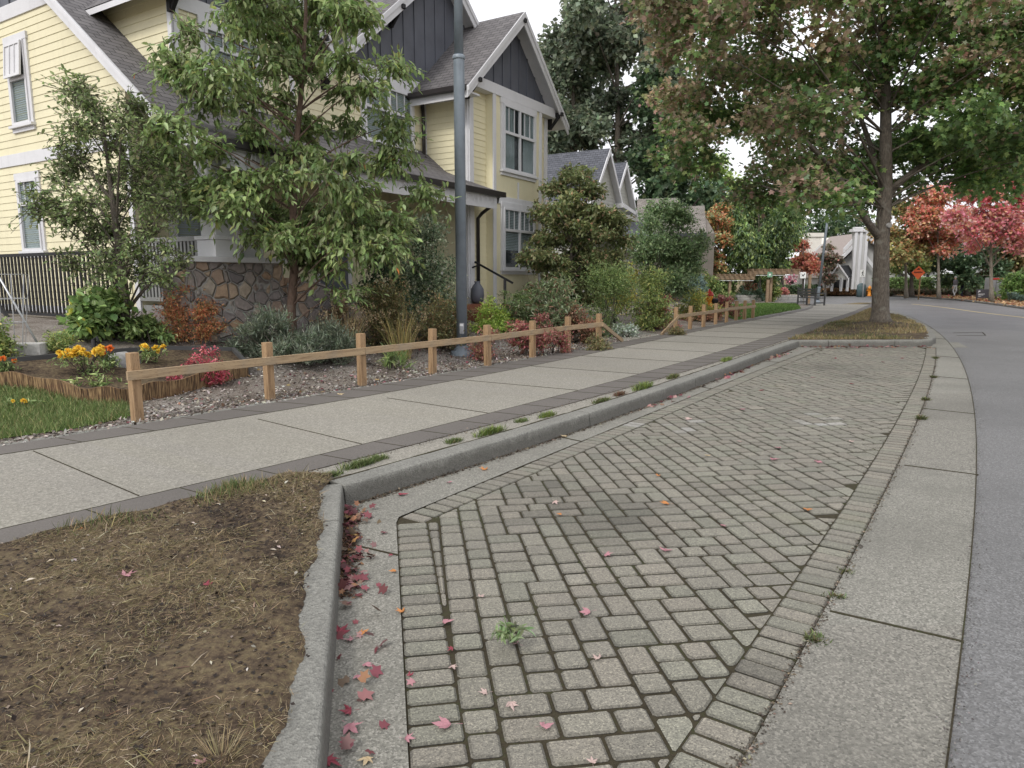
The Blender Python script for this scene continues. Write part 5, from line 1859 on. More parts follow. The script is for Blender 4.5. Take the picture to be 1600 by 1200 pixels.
# tall dark trees behind the houses
for seed, bx_, rows, pal, lab, nl in (
    (21, 893, [(20, 868, 895), (50, 850, 915), (90, 850, 930), (130, 850, 935), (175, 848, 940), (220, 850, 940), (265, 855, 945)], G_TALL, 'tall grey-green tree rising right behind the bay gable, top in short spires', 15000),
    (22, 960, [(-90, 915, 1000), (-40, 900, 1030), (10, 895, 1040), (60, 915, 1050), (110, 915, 1060), (160, 900, 1070), (205, 900, 1080), (250, 920, 1080)], G_TALL, 'tallest dense dark tree left of the big maple, running out of the top', 24000),
    (23, 1050, [(130, 1010, 1080), (175, 1000, 1100), (220, 990, 1120), (260, 1000, 1120), (300, 1000, 1110), (335, 1010, 1100)], G_DARK, 'dark dense tree standing above the brown shingled roofs', 14000),
    (24, 1128, [(262, 1105, 1145), (290, 1095, 1165), (320, 1090, 1180), (350, 1100, 1190)], G_LIGHT, 'light green airy tree below the left edge of the maple crown', 7000),
    (25, 1305, [(335, 1255, 1350), (360, 1260, 1370), (385, 1290, 1350)], G_DARK, 'dark tree behind the roofs of the townhouses', 8000)):
    rng = np.random.default_rng(seed)
    d = {21: 62, 22: 60, 23: 55, 24: 72, 25: 95}[seed]
    cl = rows_clumps(rng, rows, d, 2.4, 26, 34, 0.9)
    bb_ = Vector((atd(bx_, 450, d).x, d, 0.1))
    top = Vector(wpt(bx_, rows[0][0] + 10, d))
    tree('tall_tree' if seed < 24 else 'leafy_tree', lab, 'tree', bb_, [bb_, bb_.lerp(top, 0.5) + Vector((0.3, 0, 0)), top], 0.42 if seed < 24 else 0.25, cl, nl, 'quad', 0.42 if seed < 24 else 0.36, 0.8, pal, M['bark'], droop=0.3, rng=rng, per=6, twig=1.3, nseg=7, zlimb=4, out=0.7)
# street trees across the road, red at the top
for seed, bx_, by_, rows, pal, lab, nl in (
    (31, 1416, 466, [(318, 1390, 1420), (345, 1375, 1445), (372, 1378, 1450), (395, 1385, 1450)], [((0.15, 0.13, 0.045), 4), ((0.2, 0.1, 0.045), 2), ((0.1, 0.115, 0.035), 3)], 'thin street tree with olive and orange leaves left of the orange sign', 8000),
    (32, 1467, 467, [(312, 1440, 1485), (330, 1430, 1515), (350, 1420, 1525), (372, 1420, 1520), (392, 1440, 1510)], G_REDTREE, 'street tree with an orange-red crown right of the orange sign', 13000),
    (33, 1549, 472, [(262, 1530, 1640), (285, 1505, 1650), (308, 1490, 1660), (330, 1490, 1660), (352, 1500, 1650), (375, 1510, 1600)], [((0.48, 0.10, 0.13), 4), ((0.48, 0.17, 0.15), 3), ((0.3, 0.16, 0.09), 3)], 'street tree with a pinkish red crown nearest the right edge', 17000)):
    rng = np.random.default_rng(seed)
    bb_ = at(bx_, by_, 0.1); d = bb_.y
    cl = rows_clumps(rng, rows, d, 1.0, 22, 28, 0.62)
    top = Vector(wpt(bx_ - 2, rows[0][0] + 12, d))
    tree('street_tree', lab, 'tree', bb_, [bb_, bb_.lerp(top, 0.45), top], 0.12, cl, nl, 'quad', 0.2, 0.9, pal, M['bark_pale'], droop=0.35, group='street trees turning red across the road', rng=rng, per=7, twig=0.7, nseg=8, zlimb=2.2, split=0.9, limb_r=0.3, twigs=True)
for seed, bx_, rows, pal, lab in (
    (41, 1512, [(388, 1440, 1550), (405, 1440, 1565), (420, 1450, 1570), (435, 1470, 1570)], G_DARK, 'dark spreading evergreen behind the two people'),
    (42, 1556, [(382, 1535, 1600), (402, 1530, 1600), (420, 1540, 1590)], G_BROWNGREEN, 'olive bushy tree behind the mailbox cabinet'),
    (43, 1425, [(380, 1395, 1460), (400, 1392, 1470), (415, 1400, 1450)], G_YGREEN, 'yellow-green tree in front of the low white house')):
    rng = np.random.default_rng(seed); d = 57.0
    bb_ = Vector((atd(bx_, 450, d).x, d, 0.1))
    cl = rows_clumps(rng, rows, d, 0.9, 17, 22, 0.75)
    top = Vector(wpt(bx_, rows[0][0] + 6, d))
    tree('garden_tree', lab, 'tree', bb_, [bb_, bb_.lerp(top, 0.5), top], 0.2, cl, 9500, 'quad', 0.24, 0.8, pal, M['bark'], droop=0.3, rng=rng, per=6, twig=0.7, nseg=7, zlimb=1.4, split=0.8)

# garden trees by the pavement
def px_tree(name, lab, bx_, by_, rows, nl, tmpl, size, wr, pal, r0, rpx, step, seed, d=None, dd=0.5, bark='bark', **kw):
    rng = np.random.default_rng(seed)
    bb_ = gp(bx_, by_) if d is None else Vector((atd(bx_, by_, d).x, d, 0.12))
    d = bb_.y
    cl = rows_clumps(rng, rows, d, dd, rpx, step, kw.pop('flat', 0.65))
    top = Vector(wpt(bx_, rows[0][0] + 8, d))
    return tree(name, lab, 'tree', bb_, [bb_ - Vector((0, 0, 0.05)), bb_.lerp(top, 0.5), top], r0, cl, nl, tmpl, size, wr, pal, M[bark], rng=rng, **kw)
px_tree('dogwood_tree', 'rounded dogwood with tiered olive-green leaves right of the bay window', 893, 480, [(278, 870, 920), (300, 845, 940), (325, 835, 955), (350, 832, 965), (375, 835, 968), (400, 838, 965), (422, 846, 958), (445, 850, 950), (465, 860, 940)], 36000, 'lance', 0.105, 0.5, [((0.085, 0.1, 0.038), 4), ((0.065, 0.085, 0.03), 3), ((0.12, 0.12, 0.05), 2), ((0.18, 0.11, 0.065), 0.6)], 0.06, 24, 19, 51, d=18.6, dd=0.5, flat=0.42, droop=0.25, twig=0.35, zlimb=0.3)
px_tree('small_tree', 'small multi-stemmed green tree between the grey house and the pergola', 1036, 478, [(330, 1010, 1060), (355, 1000, 1085), (380, 992, 1100), (405, 995, 1105), (428, 1005, 1100), (448, 1020, 1080)], 21000, 'lance', 0.1, 0.55, [((0.08, 0.115, 0.055), 4), ((0.12, 0.17, 0.075), 3), ((0.055, 0.09, 0.035), 2)], 0.055, 25, 25, 52, d=24.5, dd=0.7, flat=0.8, droop=0.1, twig=0.5, zlimb=0.2, split=1.4, bark='bark')
px_tree('weeping_tree', 'dense dark green weeping tree standing behind the pergola', 1186, 470, [(328, 1150, 1215), (345, 1135, 1225), (365, 1132, 1235), (385, 1138, 1232), (405, 1150, 1222), (420, 1160, 1215)], 26000, 'lance', 0.24, 0.42, G_DARK + G_MID + G_LIGHT[:1], 0.14, 22, 22, 53, d=46, dd=1.0, flat=1.1, droop=1.1, twig=0.8, zlimb=1.6)
px_tree('leafy_tree', 'bright green tree behind the dark weeping tree', 1222, 470, [(318, 1160, 1235), (340, 1190, 1248), (365, 1210, 1252), (390, 1215, 1250), (410, 1215, 1245)], 9000, 'quad', 0.24, 0.7, G_LIGHT, 0.14, 20, 26, 54, d=53, dd=1.0, twig=0.7, zlimb=1.6)
px_tree('red_tree', 'red-orange tree left of the far lamp post', 1255, 470, [(366, 1246, 1262), (382, 1236, 1274), (400, 1232, 1280), (415, 1230, 1280)], 8000, 'quad', 0.2, 0.8, [((0.25, 0.075, 0.055), 4), ((0.27, 0.11, 0.06), 3), ((0.17, 0.1, 0.05), 2)], 0.12, 16, 20, 55, d=56, dd=0.9, twig=0.6, zlimb=1.6)
px_tree('burgundy_tree', 'dark burgundy tree right of the far lamp post in front of the townhouse', 1290, 456, [(385, 1280, 1300), (400, 1278, 1316), (416, 1278, 1312), (432, 1280, 1300)], 3600, 'quad', 0.2, 0.8, [((0.09, 0.07, 0.055), 4), ((0.07, 0.07, 0.035), 4), ((0.22, 0.1, 0.08), 1)], 0.10, 11, 16, 56, d=60, dd=0.8, twig=0.6, zlimb=1.4)
px_tree('orange_tree', 'orange and red autumn tree behind the small garden tree', 1122, 466, [(325, 1108, 1130), (345, 1098, 1136), (370, 1096, 1138), (395, 1090, 1140), (415, 1088, 1140), (432, 1090, 1140)], 8500, 'quad', 0.19, 0.8, [((0.24, 0.1, 0.04), 3), ((0.17, 0.14, 0.05), 3), ((0.1, 0.115, 0.045), 4), ((0.25, 0.07, 0.045), 1)], 0.1, 16, 20, 57, d=44, dd=1.0, twig=0.6, zlimb=1.2)

# ------------------------------------------------------------------ timber fences by the pavement
def low_fence(label, posts, hgt, end_brace, brace_first, railz):
    """posts: ground points; rail along the street side; a sloping end piece down to the ground"""
    root = thing('timber_fence', label, 'fence', posts[0])
    base = posts[0]
    for i, p in enumerate(posts):
        q = posts[min(i + 1, len(posts) - 1)] - posts[max(i - 1, 0)]
        a = math.atan2(q.y, q.x) + random.uniform(-0.08, 0.08)
        b = MB(); h = hgt + random.uniform(-0.02, 0.02)
        b.rbox(Vector((0, 0, -0.1)), (0.095, 0.095, h + 0.1), 0)
        o = b.build('post', M['timber_z'], root, bevel=0.005)
        o.location = p - base; o.rotation_euler = (random.uniform(-0.012, 0.012), random.uniform(-0.012, 0.012), a)
    def rail(p, q, name='rail', w=0.095):
        d = q - p
        b = MB(); b.pp((0, -0.019, -w / 2), (d.length, 0, 0), (0, 0.038, 0), (0, 0, w))
        o = b.build(name, M['timber_x'], root, bevel=0.004)
        o.location = p - base
        o.rotation_euler = d.to_track_quat('X', 'Z').to_euler()
    side = []
    for i, p in enumerate(posts):
        q = (posts[min(i + 1, len(posts) - 1)] - posts[max(i - 1, 0)]).normalized()
        side.append(p + Vector((q.y, -q.x, 0)) * 0.068 + Vector((0, 0, railz)))
    k = 0
    ext = 0.10
    while k < len(posts) - 1:
        m_ = min(k + 2, len(posts) - 1)
        d = (side[m_] - side[k]).normalized()
        rail(side[k] - d * (ext if k == 0 else 0.0), side[m_] + d * (ext * 0.5 if m_ == len(posts) - 1 else -0.004))
        k = m_
    if end_brace is not None:
        s = side[0] if brace_first else side[-1]
        rail(s + Vector((0.02, 0, 0.0)), end_brace, 'end_brace', 0.085)
    return root


P1 = [at(x, y, 0.145) for x, y in ((215, 655), (422, 622), (566, 601), (676, 583), (762, 571), (832, 558), (887, 548), (935, 541))]
low_fence('long low timber rail fence along the pavement from the flower bed to the garden path', P1, 0.69, at(973, 533, 0.16), False, 0.47)
P2 = [at(x, y, 0.145) for x, y in ((1055, 519), (1078, 514), (1099, 511), (1118, 506), (1135, 503), (1150, 500), (1163, 499), (1176, 497))]
low_fence('second low timber rail fence beyond the garden path, nearer the pergola', P2, 0.66, at(1033, 523, 0.16), True, 0.43)

# ------------------------------------------------------------------ lamp posts
def lamp_post(label, p, r, h, band_z, plate=True, lean=0.0):
    root = thing('lamp_post', label, 'lamp post', p)
    b = MB(); b.lathe(p, [(r * 2.45, -0.05), (r * 2.45, 0.035), (r * 2.2, 0.05), (r * 2.2, 0.095), (r * 1.6, 0.10), (r * 1.6, 0.14), (r * 1.2, 0.16), (r * 1.12, 0.2)], 32)
    b.build('base_flange', M['bluegrey'], root, p)
    b = MB(); b.lathe(p, [(r * 1.08, 0.19), (r * 1.04, band_z), (r * 1.04, band_z + 0.001)], 28)
    b.build('lower_pole', M['bluegrey'], root, p)
    b = MB(); b.lathe(p, [(r * 1.16, band_z), (r * 1.18, band_z + 0.01), (r * 1.18, band_z + 0.05), (r * 1.05, band_z + 0.07)], 28)
    b.build('collar', M['bluegrey'], root, p)
    b = MB(); b.lathe(p, [(r * 0.88, band_z + 0.06), (r * 0.66, h)], 28)
    b.build('upper_pole', M['bluegrey'], root, p)
    if plate:
        b = MB(); a0 = math.radians(-108)
        for k in range(4):
            a, c = a0 + k * 0.2, a0 + (k + 1) * 0.2
            rr = r * 1.085 + 0.004
            b.poly([p + Vector((rr * math.cos(t), rr * math.sin(t), z)) for t, z in ((a, 0.42), (c, 0.42), (c, 0.62), (a, 0.62))])
        pl_ = b.build('hand_hole_cover', M['cabinet'], root, p, fix=False)
        b = MB()
        for k in range(3):
            a, c = a0 + 0.03 + k * 0.2, a0 + 0.03 + (k + 1) * 0.2
            rr = r * 1.085 + 0.007
            b.poly([p + Vector((rr * math.cos(t), rr * math.sin(t), z)) for t, z in ((a, 0.56), (c, 0.56), (c, 0.60), (a, 0.60))])
        b.build('sticker', M['signwhite'], pl_, p, fix=False)
    return root


lamp_post('tall blue-grey steel lamp post standing in the mulch behind the timber fence', at(722, 556, 0.16), 0.093, 8.4, 5.22)
fl = lamp_post('thin blue-grey lamp post beside the bench and pergola', at(1277, 474, 0.1), 0.085, 7.8, 0.9, plate=False)
fl.rotation_euler = (0, math.radians(3.2), 0)

# ------------------------------------------------------------------ raised bed with reed edging, lawn edge and the things round it
BED = [(-60, 612), (0, 608), (60, 614), (130, 632), (190, 634), (255, 622), (330, 604), (388, 587)]
bedpts = [gp(x, y) for x, y in BED]
backp = [gp(365, 562), gp(250, 560), gp(120, 572), gp(-60, 590)]
rb_base = bedpts[4].copy()
rbed = thing('raised_bed', 'raised flower bed edged with brown reed screen at the left end of the fence', 'flower bed', rb_base)
b = MB()
fine = []
for p, q in zip(bedpts[:-1], bedpts[1:]):
    for k in range(8):
        fine.append(p.lerp(q, k / 8))
fine.append(bedpts[-1])
for i in range(len(fine) - 1):
    p, q = fine[i], fine[i + 1]
    h0, h1 = 0.215 + 0.02 * math.sin(i * 0.7), 0.215 + 0.02 * math.sin((i + 1) * 0.7)
    d = (q - p); d.z = 0; d.normalize(); s = Vector((-d.y, d.x, 0)) * 0.03
    za, zc = garden_h(p.x, p.y) - 0.02, garden_h(q.x, q.y) - 0.02
    pa, pc_ = Vector((p.x, p.y, za)), Vector((q.x, q.y, zc))
    ta, tc_ = Vector((p.x, p.y, za + h0)) - s * 0.5, Vector((q.x, q.y, zc + h1)) - s * 0.5
    b.poly([pa, pc_, tc_, ta]); b.poly([ta, tc_, tc_ + s, ta + s]); b.poly([pc_ + s, pa + s, ta + s, tc_ + s])
b.build('reed_edging', M['reed'], rbed, rb_base)
b = MB()
for p, q in ((bedpts[-1], backp[0]), (backp[0], backp[1]), (backp[1], backp[2]), (backp[2], backp[3])):
    b.bar(Vector((p.x, p.y, garden_h(p.x, p.y) + 0.08)), Vector((q.x, q.y, garden_h(q.x, q.y) + 0.08)), 0.05, 0.2)
b.build('timber_edge', M['benchwood'], rbed, rb_base)
b = MB()
allp = [Vector((p.x, p.y, garden_h(p.x, p.y) + 0.13)) for p in bedpts + backp]
cc = sum(allp, Vector()) / len(allp)
for i in range(len(allp)):
    b.poly([cc, allp[i], allp[(i + 1) % len(allp)]])
b.build('bed_soil', M['soil'], rbed, rb_base)


def bedz(x, y): return garden_h(x, y) + 0.13


def flower(name, label, px, py, r, nfl, pal, h, seed, group=None, lpal=G_MID, fsz=0.055, zf=bedz):
    """leafy plant carrying ball-shaped blooms of many petals"""
    rng = np.random.default_rng(seed)
    p = gp(px, py); p.z = zf(p.x, p.y)
    root = thing(name, label, 'flower', p, 0, group)
    cl = np.array([(p.x + rng.normal(0, r * .5), p.y + rng.normal(0, r * .4), p.z + h * rng.uniform(.3, .75), r * .5, r * .5, h * .3) for _ in range(6)])
    mb = MB(); P, A, C, S, Nn = [], [], [], [], []
    for k in range(nfl):
        a, rr_ = rng.uniform(0, 6.28), r * math.sqrt(rng.random())
        t = Vector((p.x + math.cos(a) * rr_, p.y + math.sin(a) * rr_ * 0.8, p.z + h * rng.uniform(0.75, 1.1)))
        mb.tube([p + (t - p) * 0.1 - Vector((0, 0, 0.03)), t], 0.004, 3, cap=False)
        m_ = 26
        d = unit(rng.normal(size=(m_, 3)) + np.array([0, -0.2, 0.6]))
        P.append(np.array(t) + d * 0.004); A.append(d); S.append(np.full(m_, fsz * rng.uniform(0.5, 0.75))); Nn.append(rng.normal(size=(m_, 3)))
        C.append(pick(rng, pal, m_, 0.12, 1.1))
    mb.build('stem', M['bark'], root, p, fix=False)
    leaf_obj('bloom', np.vstack(P), np.vstack(A), np.vstack(Nn), np.concatenate(S), 0.9, 'quad', np.vstack(C), M['petal'], root, p)
    P, A, N, ci, _ = cloud(rng, cl, 260, 0.07, 0.1, 0.7, 6, 0.14)
    leaf_obj('foliage', P, A, N, 0.055 * rng.uniform(.6, 1.2, len(P)), 0.3, 'lance', pick(rng, lpal, len(P)), M['leaf'], root, p)
    return root


Y_ = [((0.82, 0.5, 0.01), 4), ((0.9, 0.6, 0.03), 2)]; O_ = [((0.8, 0.2, 0.01), 4), ((0.7, 0.11, 0.01), 1)]
flower('marigold', 'largest clump of yellow marigolds in the reed-edged bed, left of the first fence post', 135, 600, 0.26, 24, Y_, 0.27, 61, fsz=0.085)
flower('marigold', 'yellow marigolds just right of the first fence post', 243, 582, 0.16, 7, Y_, 0.2, 62, fsz=0.08)
flower('marigold', 'orange marigold close to the yellow clump in the reed-edged bed', 168, 594, 0.07, 3, O_, 0.24, 63, fsz=0.065)
flower('marigold', 'orange marigolds at the far left corner of the reed-edged bed', 12, 600, 0.12, 4, O_, 0.16, 64)
flower('marigold', 'small yellow flowers in the green lawn below the reed edging', 32, 640, 0.12, 3, Y_, 0.1, 65, zf=garden_h, fsz=0.04)

# black metal fence on its block wall by the side of the house
def fpt(v, z, x=-1.35): return hl(x, v, z)
fb = fpt(2, 0.9)
mf = thing('metal_fence', 'black metal railing fence in front of the yellow side wall', 'fence', fb)
v0, v1, zt0, zb0 = -1.9, 7.2, 2.0, 0.94
b = MB()
b.bar(fpt(v0, zt0), fpt(v1, zt0 - 0.01), 0.045, 0.055); b.bar(fpt(v0, zb0 + 0.02), fpt(v1, zb0 + 0.05), 0.04, 0.045)
b.build('rail', M['black'], mf, fb)
v = v0 + 0.1; b = MB()
while v < v1:
    b.bar(fpt(v, zb0 + 0.04), fpt(v, zt0 - 0.025), 0.03, 0.03, up=(1, 0, 0)); v += 0.128
b.bar(fpt(v0 + 0.1, zt0 - 0.012), fpt(v1, zt0 - 0.02), 0.012, 0.012)
b.build('balusters', M['black'], mf, fb)
for v in (v0, 3.55, v1):
    b = MB(); b.bar(fpt(v, 0.5), fpt(v, zt0 + 0.04), 0.075, 0.075, up=(1, 0, 0)); b.build('post', M['black'], mf, fb)
b = MB(); b.bar(fpt(2.6, 1.62, -1.45), fpt(0.9, 0.72, -1.6), 0.05, 0.05); b.build('brace', M['black'], mf, fb)
b = MB(); wb2 = fpt(2.5, 0.1, -1.4)
b.slab([fpt(0.2, 0.2, -1.5), fpt(7.2, 0.2, -1.5), fpt(7.2, 0.9, -1.5), fpt(0.2, 0.86, -1.5)], hl(0.25, 0, 0) - hl(0, 0, 0))
tag(b.build('block_wall', M['foundation'], base=wb2), 'low grey concrete wall under the black metal fence', 'wall')
# wire tomato cage and a rake leaning on it
p = gp(18, 556)
b = MB()
for k in range(4):
    z = 0.12 + 0.3 * k; r = 0.16 + 0.035 * k
    b.tube([p + Vector((r * math.cos(a * math.pi / 8), r * math.sin(a * math.pi / 8), z)) for a in range(17)], 0.004, 4, cap=False)
for a in range(10):
    t = a * math.pi / 5
    b.tube([p + Vector((0.14 * math.cos(t), 0.14 * math.sin(t), -0.02)), p + Vector((0.265 * math.cos(t), 0.265 * math.sin(t), 1.02))], 0.004, 4, cap=False)
tag(b.build('plant_cage', M['wire'], base=p), 'tall wire plant cage at the left edge of the garden', 'plant cage')
p = gp(60, 548)
rk = thing('rake', 'silver-handled garden rake leaning left in front of the metal fence', 'rake', p)
b = MB(); b.tube([p + Vector((0.02, 0, 0.05)), p + Vector((-0.62, 0.1, 1.25))], 0.014, 8); b.build('handle', M['wire'], rk, p)
b = MB()
for k in range(9): b.tube([p + Vector((0.02, 0, 0.07)), p + Vector((-0.2 + 0.05 * k, -0.1, 0.0)), p + Vector((-0.2 + 0.05 * k, -0.12, -0.02))], 0.004, 4, cap=False)
b.build('tines', M['wire'], rk, p)
p = gp(36, 552)
b = MB(); b.rbox(p + Vector((0, 0, -0.02)), (0.5, 0.25, 0.15), 0.2)
tag(b.build('concrete_block', M['planter'], base=p, bevel=0.01), 'pale concrete block lying at the foot of the metal fence', 'block')
p = gp(149, 566)
b = MB(); b.tube([p + Vector((0, 0, -0.05)), p + Vector((0, 0, 0.3))], 0.028, 8); b.tube([p + Vector((0, 0, 0.29)), p + Vector((0.05, 0, 0.33)), p + Vector((0.07, 0, 0.24))], 0.02, 6)
b.tube([p + Vector((0.04, 0, 0.1)), p + Vector((0.25, 0.05, 0.05)), p + Vector((0.5, 0.1, 0.09)), p + Vector((0.62, 0.2, 0.2))], 0.013, 6)
tag(b.build('garden_hose', M['black'], base=p), 'black garden tap post with a hose behind the yellow marigolds', 'hose')
p = gp(186, 582); p.z += 0.08
def rock(p, r, label, seed, sz=(1, 0.8, 0.6), mat='rock', cat='rock'):
    bm = bmesh.new(); bmesh.ops.create_icosphere(bm, subdivisions=3, radius=r)
    rn = random.Random(seed); ph = [rn.uniform(0, 6) for _ in range(6)]
    for v in bm.verts:
        c = v.co / r
        k = 1 + 0.16 * math.sin(3 * c.x + ph[0]) + 0.13 * math.sin(4 * c.y + ph[1]) + 0.1 * math.sin(6 * c.z + 3 * c.x + ph[2]) + 0.04 * math.sin(13 * c.x + 9 * c.y + ph[3])
        v.co = Vector((c.x * sz[0], c.y * sz[1], c.z * sz[2])) * r * k
    me = bpy.data.meshes.new('rock'); bm.to_mesh(me); bm.free()
    me.materials.append(M[mat])
    for q in me.polygons: q.use_smooth = True
    o = bpy.data.objects.new('rock', me); COL.objects.link(o); o.location = p
    return tag(o, label, cat)
rock(p, 0.22, 'dark grey rock in the reed-edged bed behind the first fence post', 1, (1.2, .8, .8))
rock(gp(660, 528) + Vector((0, 0, 0.12)), 0.2, 'mottled grey rock among the plants left of the near lamp post', 2, (1.1, .8, 1.0))
rock(gp(330, 507) + Vector((0, 0, 0.05)), 0.16, 'flat pale rock at the foot of the orange shrub', 3, (1.5, .8, .5))
# small black solar light by the garden path
p = gp(960, 522)
b = MB(); b.tube([p + Vector((0, 0, -0.05)), p + Vector((0, 0, 0.3))], 0.012, 6); b.lathe(p + Vector((0, 0, 0.29)), [(0.02, 0), (0.055, 0.05), (0.06, 0.1), (0.03, 0.12)], 12)
tag(b.build('path_light', M['black'], base=p), 'small black path light on a stake beside the garden path', 'path light')

# ------------------------------------------------------------------ pergola, planters, bench, signs, hydrant
PD = 41.5
def pp_(px, py, d=PD): return atd(px, py, d)
def frame_pergola(label, posts, x0, x1, ytop, d, tails):
    base = Vector((pp_(posts[0], 474, d).x, d, 0.1))
    root = thing('pergola', label, 'pergola', base, 0, 'timber pergola bays by the lawn')
    for px in posts:
        P = pp_(px, 474, d); top = pp_(px, ytop + 8, d).z
        for yy in (0.0,):
            b = MB(); b.rbox(Vector((P.x, d + yy, 0.02)), (0.14, 0.14, top - 0.02), 0); b.build('post', M['pergola_wood'], root, base)
    zt = pp_(x0, ytop, d).z
    for yy in (-0.13, 0.13):
        b = MB(); b.box(pp_(x0, 0, d).x, pp_(x1, 0, d).x, d + yy - 0.04, d + yy + 0.04, zt - 0.30, zt - 0.08)
        b.build('beam', M['pergola_wood'], root, base)
    n_ = tails; X0, X1 = pp_(x0, 0, d).x + 0.1, pp_(x1, 0, d).x - 0.1
    for k in range(n_):
        b = MB(); x = X0 + (X1 - X0) * k / (n_ - 1); b.box(x - 0.025, x + 0.025, d - 0.55, d + 0.55, zt - 0.078, zt + 0.04); b.build('rafter', M['pergola_wood'], root, base)
    b = MB(); b.tube([(X0, d - 0.18, zt - 0.36), (X1, d - 0.18, zt - 0.36)], 0.02, 6); b.build('rail', M['signwhite'], root, base)
    return root
frame_pergola('right-hand pergola bay above the bench', (1203, 1263), 1191, 1273, 421, 43.0, 9)
frame_pergola('middle, lower pergola bay with two posts on the lawn', (1139, 1198), 1137, 1201, 429, 42.0, 8)
frame_pergola('left pergola bay half hidden by vines', (1096, 1134), 1090, 1146, 423, 43.6, 7)
for i, (x0, x1, yt, yb, lab) in enumerate(((1147, 1190, 461, 472, 'grey block planter under the middle pergola bay'), (1206, 1250, 461, 472.5, 'grey block planter under the right pergola bay, beside the bench'), (1112, 1140, 461, 471, 'grey block planter under the left pergola bay'))):
    d = 44.6
    p, q = pp_(x0, yb, d), pp_(x1, yt, d)
    base = Vector(((p.x + q.x) / 2, d, 0))
    root = thing('planter', lab, 'planter', base, 0, 'block planters by the pergola')
    b = MB()
    zz = 0.05; n_ = 3; hh = (q.z - 0.05) / n_
    for r_ in range(n_):
        x = p.x + (0.2 if r_ % 2 else 0.0)
        while x < q.x - 0.05:
            b.box(x + 0.006, min(x + 0.42, q.x) - 0.006, d, d + 0.9, zz + 0.005, zz + hh - 0.004); x += 0.42
        zz += hh
    b.build('block_wall', M['planter'], root, base, fix=False)
    b = MB(); b.box(p.x + 0.05, q.x - 0.05, d + 0.03, d + 0.87, 0.05, q.z - 0.06); b.build('soil', M['joint'], root, base)
bp = at(1261, 478, 0.1)
bench = thing('bench', 'dark wooden bench seen end on beside the pavement near the pergola', 'bench', bp, math.radians(12))
def bpart(boxes, name):
    b = MB()
    for q in boxes: b.box(*q)
    b.build(name, M['benchwood'], bench)
bpart([(-0.1, 0.55, -0.75 + 0.0 + k, -0.75 + 0.12 + k, 0.42, 0.46) for k in (0.0, 0.14, 0.28, 0.42)] and [(-0.02 + 0.13 * k, 0.09 + 0.13 * k, -0.8, 0.8, 0.42, 0.46) for k in range(4)], 'seat')
bpart([(-0.09, -0.05, -0.8, 0.8, 0.55 + 0.14 * k, 0.65 + 0.14 * k) for k in range(3)], 'backrest')
for y_ in (-0.78, 0.72):
    for x_ in (-0.1, 0.46):
        bpart([(x_, x_ + 0.07, y_, y_ + 0.06, -0.05, 0.98 if x_ < 0 else 0.66)], 'leg')
    bpart([(-0.1, 0.55, y_, y_ + 0.07, 0.661, 0.71)], 'armrest')
    bpart([(-0.03, 0.459, y_ + 0.005, y_ + 0.05, 0.16, 0.22)], 'stretcher')


def sign_post(label, px, py, yplate, wpx, hpx, base_z, face, post_mat, pr=0.025, glyph=None, back=0.0, diamond=False, name='sign'):
    p = at(px, py, base_z)
    d = p.y
    root = thing(name, label, 'sign', p)
    c = atd(px, yplate, d - 0.06)
    b = MB(); b.tube([p - Vector((0, 0, 0.1)), Vector((p.x, p.y, c.z + (hpx * 0.3) * d / F))], pr, 8); b.build('post', post_mat, root, p)
    w, h = wpx * d / F / 2, hpx * d / F / 2
    b = MB()
    pts = [(c.x - w, c.z), (c.x, c.z - h), (c.x + w, c.z), (c.x, c.z + h)] if diamond else [(c.x - w, c.z - h), (c.x + w, c.z - h), (c.x + w, c.z + h), (c.x - w, c.z + h)]
    b.slab([(x, c.y, z) for x, z in pts], (0, 0.02, 0))
    pl_ = b.build('plate', face, root, p)
    if glyph:
        b = MB()
        for poly in glyph:
            b.slab([(c.x + x * w, c.y - 0.006, c.z + z * h) for x, z in poly], (0, 0.005, 0))
        b.build('symbol', M['black'], pl_, p)
    return root


def disc(x, z, r, n=10): return [(x + r * math.cos(2 * math.pi * k / n), z + r * math.sin(2 * math.pi * k / n)) for k in range(n)]
WALK = [disc(0.08, 0.62, 0.17), [(-0.16, 0.42), (0.2, 0.42), (0.16, -0.1), (-0.12, -0.1)], [(-0.12, -0.1), (0.06, -0.1), (-0.2, -0.8), (-0.42, -0.8)], [(0.0, -0.1), (0.17, -0.1), (0.5, -0.75), (0.3, -0.8)], [(0.14, 0.4), (0.2, 0.28), (0.5, 0.02), (0.44, -0.06)], [(-0.16, 0.42), (-0.5, 0.02), (-0.42, -0.06), (-0.1, 0.22)]]
DOG = [[(-0.45, 0.15), (0.3, 0.2), (0.3, -0.15), (-0.45, -0.2)], [(0.25, 0.1), (0.55, 0.5), (0.62, 0.25), (0.3, 0.0)], disc(0.5, 0.42, 0.16), [(-0.45, -0.1), (-0.3, -0.1), (-0.38, -0.65), (-0.5, -0.65)], [(0.15, -0.1), (0.3, -0.1), (0.3, -0.65), (0.18, -0.65)], [(-0.45, 0.12), (-0.75, 0.5), (-0.68, 0.55), (-0.38, 0.2)]]
sign_post('white square sign with a black figure before the right pergola bay', 1255, 474, 430, 8.5, 9.5, 0.1, M['signwhite'], M['wire'], 0.02, DOG)
sign_post('white pedestrian crossing sign on a grey post left of the maple trunk', 1348, 464.5, 427, 8, 11, 0.0, M['signwhite'], M['cabinet'], 0.06, WALK)
